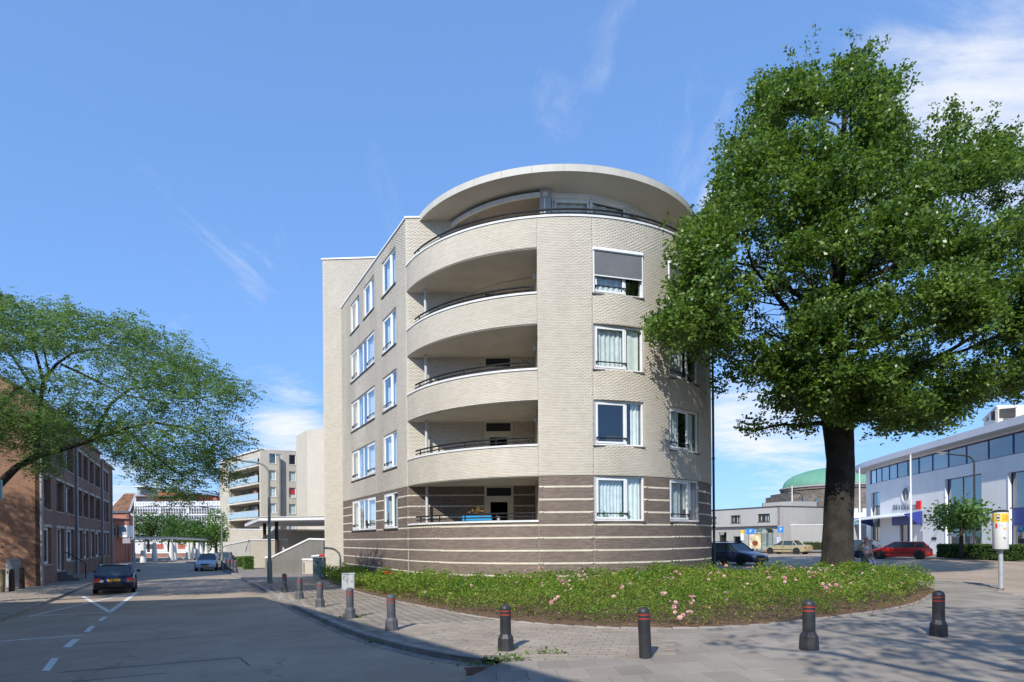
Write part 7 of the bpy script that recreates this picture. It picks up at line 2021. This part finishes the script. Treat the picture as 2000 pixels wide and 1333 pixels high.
make_car('silver blue hatchback facing the viewer at the far right kerb', paint('paint_silver', (.36, .40, .47)), p, math.atan2(-.95, .30), 4.1, 1.70, 1.43, 'hatch', plate='HX-RD-52', trims=False)
p2 = p + Vector((-1.75, 6.2, 0)); p2.z = zg(p2.x) - .1
make_car('dark blue car parked just behind the silver one', paint('paint_blue', (.05, .08, .20)), p2, math.atan2(-.95, .30), 4.1, 1.68, 1.44, 'hatch')
p = road_pt(245, 1104.5); p = p + Vector((-.456, .89, 0)) * 2
p = Vector((at(247, 1100, 84).x, 84.0, 0)); p.z = zg(p.x) - .1
make_car('white car far up the street in front of the red extension', paint('paint_white', (.62, .62, .63)), p, H_ST, 4.1, 1.68, 1.45, 'hatch')
p = road_pt(1484, 1105); p = p + Vector((-.48, .88, 0)) * 2.2
make_car('dark blue estate car facing the viewer beside the curved building', paint('paint_darkblue', (.010, .014, .045)), p, math.atan2(-.88, .48), 4.6, 1.74, 1.45, 'estate', plate='LL-PT-31', trims=False)
p = road_pt(1399, 1097) + Vector((0, 2.2, 0)); p.z = zg(p.x) - .1
make_car('pale blue car mostly hidden behind the dark estate car', paint('paint_paleblue', (.12, .18, .32)), p, math.atan2(-.3, .95), 4.1, 1.68, 1.48, 'hatch')
p = road_pt(1556, 1083) + Vector((-.3, 1.4, 0)); p.z = zg(p.x) - .1
make_car('gold beige sedan with red tail lamps beyond the flower bed', paint('paint_gold', (.34, .30, .18)), p, math.atan2(.80, -.60), 4.5, 1.72, 1.40, 'sedan', plate='GB-XV-08', trims=False)
p = road_pt(1792, 1093) + Vector((-.55, 1.2, 0)); p.z = zg(p.x) - .1
make_car('bright red hatchback parked in front of the white office', paint('paint_red', (.55, .018, .012)), p, math.atan2(.58, -.82), 4.1, 1.68, 1.33, 'hatch', plate='PD-VG-44', trims=False)
p = road_pt(1699, 1090) + Vector((.9, 2.2, 0)); p.z = zg(p.x) - .1
make_car('dark grey car behind the walking man', paint('paint_grey', (.06, .07, .09)), p, math.atan2(-.75, .65), 4.3, 1.72, 1.46, 'hatch', trims=False)
c = at(1588, 1026, 93)
make_car('white van-like car parked on the deck above the grey wall', paint('paint_white', (.62, .62, .63)), (c.x, 93, c.z - .85), math.atan2(.1, 1), 4.6, 1.75, 1.55, 'estate')
dk_ = MB().box(at(1524, 1030, 88).x, at(1720, 1030, 88).x, 85, 100, 0, c.z - .86).build('parking_deck', mat('deck_grey', (.35, .34, .33), .9)); tag(dk_, 'grey raised parking deck behind the grey wall', 'parking deck')

# ================================================================== THE WALKING MAN
def skin_mesh(name, joints, edges, m, parent, sub=2, root=0):
    me = bpy.data.meshes.new(name); me.from_pydata([j[:3] for j in joints], edges, []); me.update()
    ob = bpy.data.objects.new(name, me); col.objects.link(ob)
    sk = ob.modifiers.new('skin', 'SKIN'); sk.use_smooth_shade = True
    for i, j in enumerate(joints):
        sv = me.skin_vertices[0].data[i]; sv.radius = (j[3], j[4] if len(j) > 4 else j[3]); sv.use_root = (i == root)
    sb = ob.modifiers.new('sub', 'SUBSURF'); sb.levels = sub; sb.render_levels = sub
    bpy.context.view_layer.update()
    dg = bpy.context.evaluated_depsgraph_get()
    me2 = bpy.data.meshes.new_from_object(ob.evaluated_get(dg)); me2.name = name
    bpy.data.objects.remove(ob)
    me2.materials.clear(); me2.materials.append(m)
    me2.polygons.foreach_set('use_smooth', [True] * len(me2.polygons))
    return link(name, me2, parent)
PY = 28.6
pp = at(1690, 1120, PY); pp.z = zg(pp.x) - .10
man = thing('person', 'grey haired man in beige jacket and grey trousers walking past the tree', 'person', pp, rad(8), world_parts=False)
m_skin = mat('skin', (.42, .22, .15), .6, .08, 9)
m_trou = mat('grey_trousers', (.13, .14, .125), .9, .12, 6)
m_jack = mat('beige_jacket', (.33, .31, .22), .9, .12, 6)
m_shirt = mat('pale_shirt', (.50, .53, .60), .85, .08, 8)
m_shoe = mat('dark_shoe', (.03, .027, .025), .6)
# facing the viewer (-y), leaning a little, mid stride; x to the right of the picture
J = [(0.0, 0, .93, .155, .12), (0.0, -.01, 1.08, .15, .115), (.0, -.02, 1.26, .175, .125), (.0, -.03, 1.40, .15, .10), (.0, -.05, 1.485, .062, .062), (.0, -.075, 1.56, .062, .065), (0, -.08, 1.66, .085, .10), (0, -.08, 1.72, .06, .07),
     (-.10, 0, .86, .10, .105), (-.13, -.10, .50, .075, .08), (-.12, .05, .12, .052, .055), (-.12, -.02, .055, .05, .05), (-.13, -.16, .04, .042, .03),
     (.10, .0, .86, .10, .105), (.11, .10, .50, .073, .078), (.10, .32, .17, .052, .055), (.10, .33, .09, .048, .05), (.11, .20, .045, .042, .03),
     (-.20, -.01, 1.40, .075), (-.33, .05, 1.17, .055), (-.17, -.20, 1.13, .042), (-.09, -.235, 1.145, .032, .028),
     (.20, -.01, 1.40, .075), (.28, .02, 1.14, .055), (.30, -.07, .90, .042), (.305, -.09, .83, .03, .035)]
Ed = [(0, 1), (1, 2), (2, 3), (3, 4), (4, 5), (5, 6), (6, 7), (0, 8), (8, 9), (9, 10), (10, 11), (11, 12), (0, 13), (13, 14), (14, 15), (15, 16), (16, 17), (3, 18), (18, 19), (19, 20), (20, 21), (3, 22), (22, 23), (23, 24), (24, 25)]
# fingers, rooted in the palms
def fingers(J, Ed, root, d, side, thumb):
    for k in range(4):
        off = Vector(side) * (-.027 + .018 * k); a = Vector(J[root][:3]) + off + Vector(d) * .02; ln = (.07, .08, .076, .06)[k]
        i = len(J); J.append((*a, .010)); J.append((*(a + Vector(d) * ln * .55), .009)); J.append((*(a + Vector(d) * ln * .8 + Vector(thumb) * ln * .35), .008)); Ed += [(root, i), (i, i + 1), (i + 1, i + 2)]
    a = Vector(J[root][:3]) - Vector(side) * .03; i = len(J); J.append((*(a + Vector(thumb) * .02), .011)); J.append((*(a + Vector(thumb) * .035 + Vector(d) * .045), .009)); Ed += [(root, i), (i, i + 1)]
fingers(J, Ed, 21, (.85, -.3, .2), (0, .2, 1), (.2, .9, .1)); fingers(J, Ed, 25, (.05, -.25, -.95), (0, 1, -.2), (-.9, 0, -.2))
body = skin_mesh('body', J, Ed, m_skin, man, 2)
# clothes: slightly larger skins over the same joints
def cloth(name, ids, eds, grow, m):
    mp = {j: i for i, j in enumerate(ids)}
    jj = [(*J[j][:3], J[j][3] + grow, (J[j][4] if len(J[j]) > 4 else J[j][3]) + grow) for j in ids]
    return skin_mesh(name, jj, [(mp[a], mp[b]) for a, b in eds], m, man, 2)
J[0] = (*J[0][:3], .165, .13)
cloth('trousers', [0, 8, 9, 10, 13, 14, 15], [(0, 8), (8, 9), (9, 10), (0, 13), (13, 14), (14, 15)], .022, m_trou)
cloth('shirt', [0, 1, 2, 3, 4], [(0, 1), (1, 2), (2, 3), (3, 4)], .006, m_shirt)
jk = skin_mesh('jacket', [(-.15, .02, .84, .075, .12), (-.15, .0, 1.05, .085, .13), (-.13, -.0, 1.30, .10, .13), (-.05, .03, 1.42, .09, .10), (.13, .0, 1.30, .10, .13), (.15, .0, 1.05, .085, .13), (.16, .02, .82, .075, .12), (.05, .03, 1.42, .09, .10),
      (-.21, -.01, 1.39, .092), (-.34, .05, 1.165, .075), (-.20, -.17, 1.13, .06), (.21, -.01, 1.39, .092), (.29, .02, 1.13, .075), (.305, -.06, .92, .06), (0, .1, 1.25, .13, .06), (0, .1, .95, .14, .06)],
      [(0, 1), (1, 2), (2, 3), (3, 7), (7, 4), (4, 5), (5, 6), (2, 8), (8, 9), (9, 10), (4, 11), (11, 12), (12, 13), (3, 14), (14, 15)], m_jack, man, 2, 3)
for ids in ((11, 12), (16, 17)):
    a, b = Vector(J[ids[0]][:3]), Vector(J[ids[1]][:3]); a.z -= .01
    MB().tube([a + Vector((0, .05, .0)), a, (a + b) / 2, b, b + Vector((0, -.05, -.005))], [.045, .06, .056, .048, .02], 10).build('shoe', m_shoe, man, smooth=60)
hd = MB().ellipsoid((0, -.06, 1.705), (.098, .105, .075), 14, 8); 
hd.ellipsoid((0, -.02, 1.655), (.101, .085, .085), 14, 8); hd.build('hair', mat('grey_hair', (.42, .40, .38), .9, .2, 20), man, smooth=60)
fc = MB().ellipsoid((0, -.175, 1.628), (.016, .03, .03), 8, 6); fc.ellipsoid((-.098, -.07, 1.635), (.014, .025, .035), 8, 6).ellipsoid((.098, -.07, 1.635), (.014, .025, .035), 8, 6)
fc.build('nose_and_ears', m_skin, man, smooth=60)
for sx_ in (-.035, .035): MB().ellipsoid((sx_, -.168, 1.655), (.014, .01, .008), 8, 6).build('eye', m_bar, man)
MB().box(-.028, .028, -.172, -.162, 1.578, 1.586).build('mouth', mat('lips', (.3, .1, .08), .6), man)
MB().tube([(-.06, -.13, 1.44), (0, -.165, 1.40), (.06, -.13, 1.44)], .022, 6).build('collar', m_shirt, man)
Mm = Matrix.Translation(pp) @ Matrix.Rotation(rad(8), 4, 'Z')
bg_ = thing('shoulder_bag', 'dark blue shoulder bag hanging at the walking man\'s hip', 'bag', Mm @ Vector((-.30, -.02, .72)), rad(8), world_parts=False)
MB().cbox(-.16, .10, -.14, .14, .06, .40, .04).build('pouch', mat('bag_navy', (.018, .028, .07), .8), bg_)
MB().tube([(-.03, 0, .38), (.02, .02, .55), (.10, -.0, .74), (.20, -.06, .78), (.28, -.13, .66)], .022, 6).build('strap', m_bar, bg_)
pb_ = thing('carrier_bag', 'folded white and blue carrier bag in the man\'s left hand', 'bag', Mm @ Vector((.33, -.12, .42)), rad(8), world_parts=False)
Mb = Matrix.Rotation(rad(-28), 4, 'Y')
MB().cbox(-.09, .13, -.03, .03, -.02, .36, .015, Mb).build('bag_body', mat('bag_pale', (.50, .54, .66), .5), pb_)
MB().box(.0, .06, -.034, -.031, .02, .34, Mb).build('blue_stripe', mat('stripe_navy', (.05, .09, .32), .5), pb_)
# ---- things on the ground floor balcony
def bpt(x, y, Y=24.6): return at(x, y, Y)
c = bpt(930, 1018, 24.7); zc = 2.60
bx_ = MB().cbox(c.x - .55, c.x + .65, 24.5, 24.8, zc - .02, zc + .20, .03).build('balcony_planter', mat('planter_blue', (.03, .28, .55), .5)); tag(bx_, 'bright blue planter box on the ground floor balcony', 'planter')
pt_ = MB().lathe([(.075, 0), (.10, .16), (.105, .17)], 14, Matrix.Translation((bpt(973, 1018).x, 24.6, zc))).build('flower_pot', mat('pot_white', (.6, .6, .58), .6), None, smooth=40); tag(pt_, 'small white flower pot on the ground floor balcony parapet', 'flower pot')
k = 160; A = rng.normal(size=(k, 3)) * (.16, .1, .12) + np.array([bpt(938, 1008).x, 24.65, zc + .36]); s_ = rng.uniform(.05, .1, k)
V, Fq = leaf_arrays(A, unit(rng.normal(size=(k, 3)) + (0, -.3, .4)), rng.normal(size=(k, 3)), s_, s_ * .5)
fp3 = np_mesh('dry_plant', V, Fq, leaf_mat('dry_fern', [(0.20, 0.10, 0.03), (.30, .20, .06), (.12, .13, .03)], .2)); tag(fp3, 'rust coloured bushy plant in the blue balcony planter', 'plant')
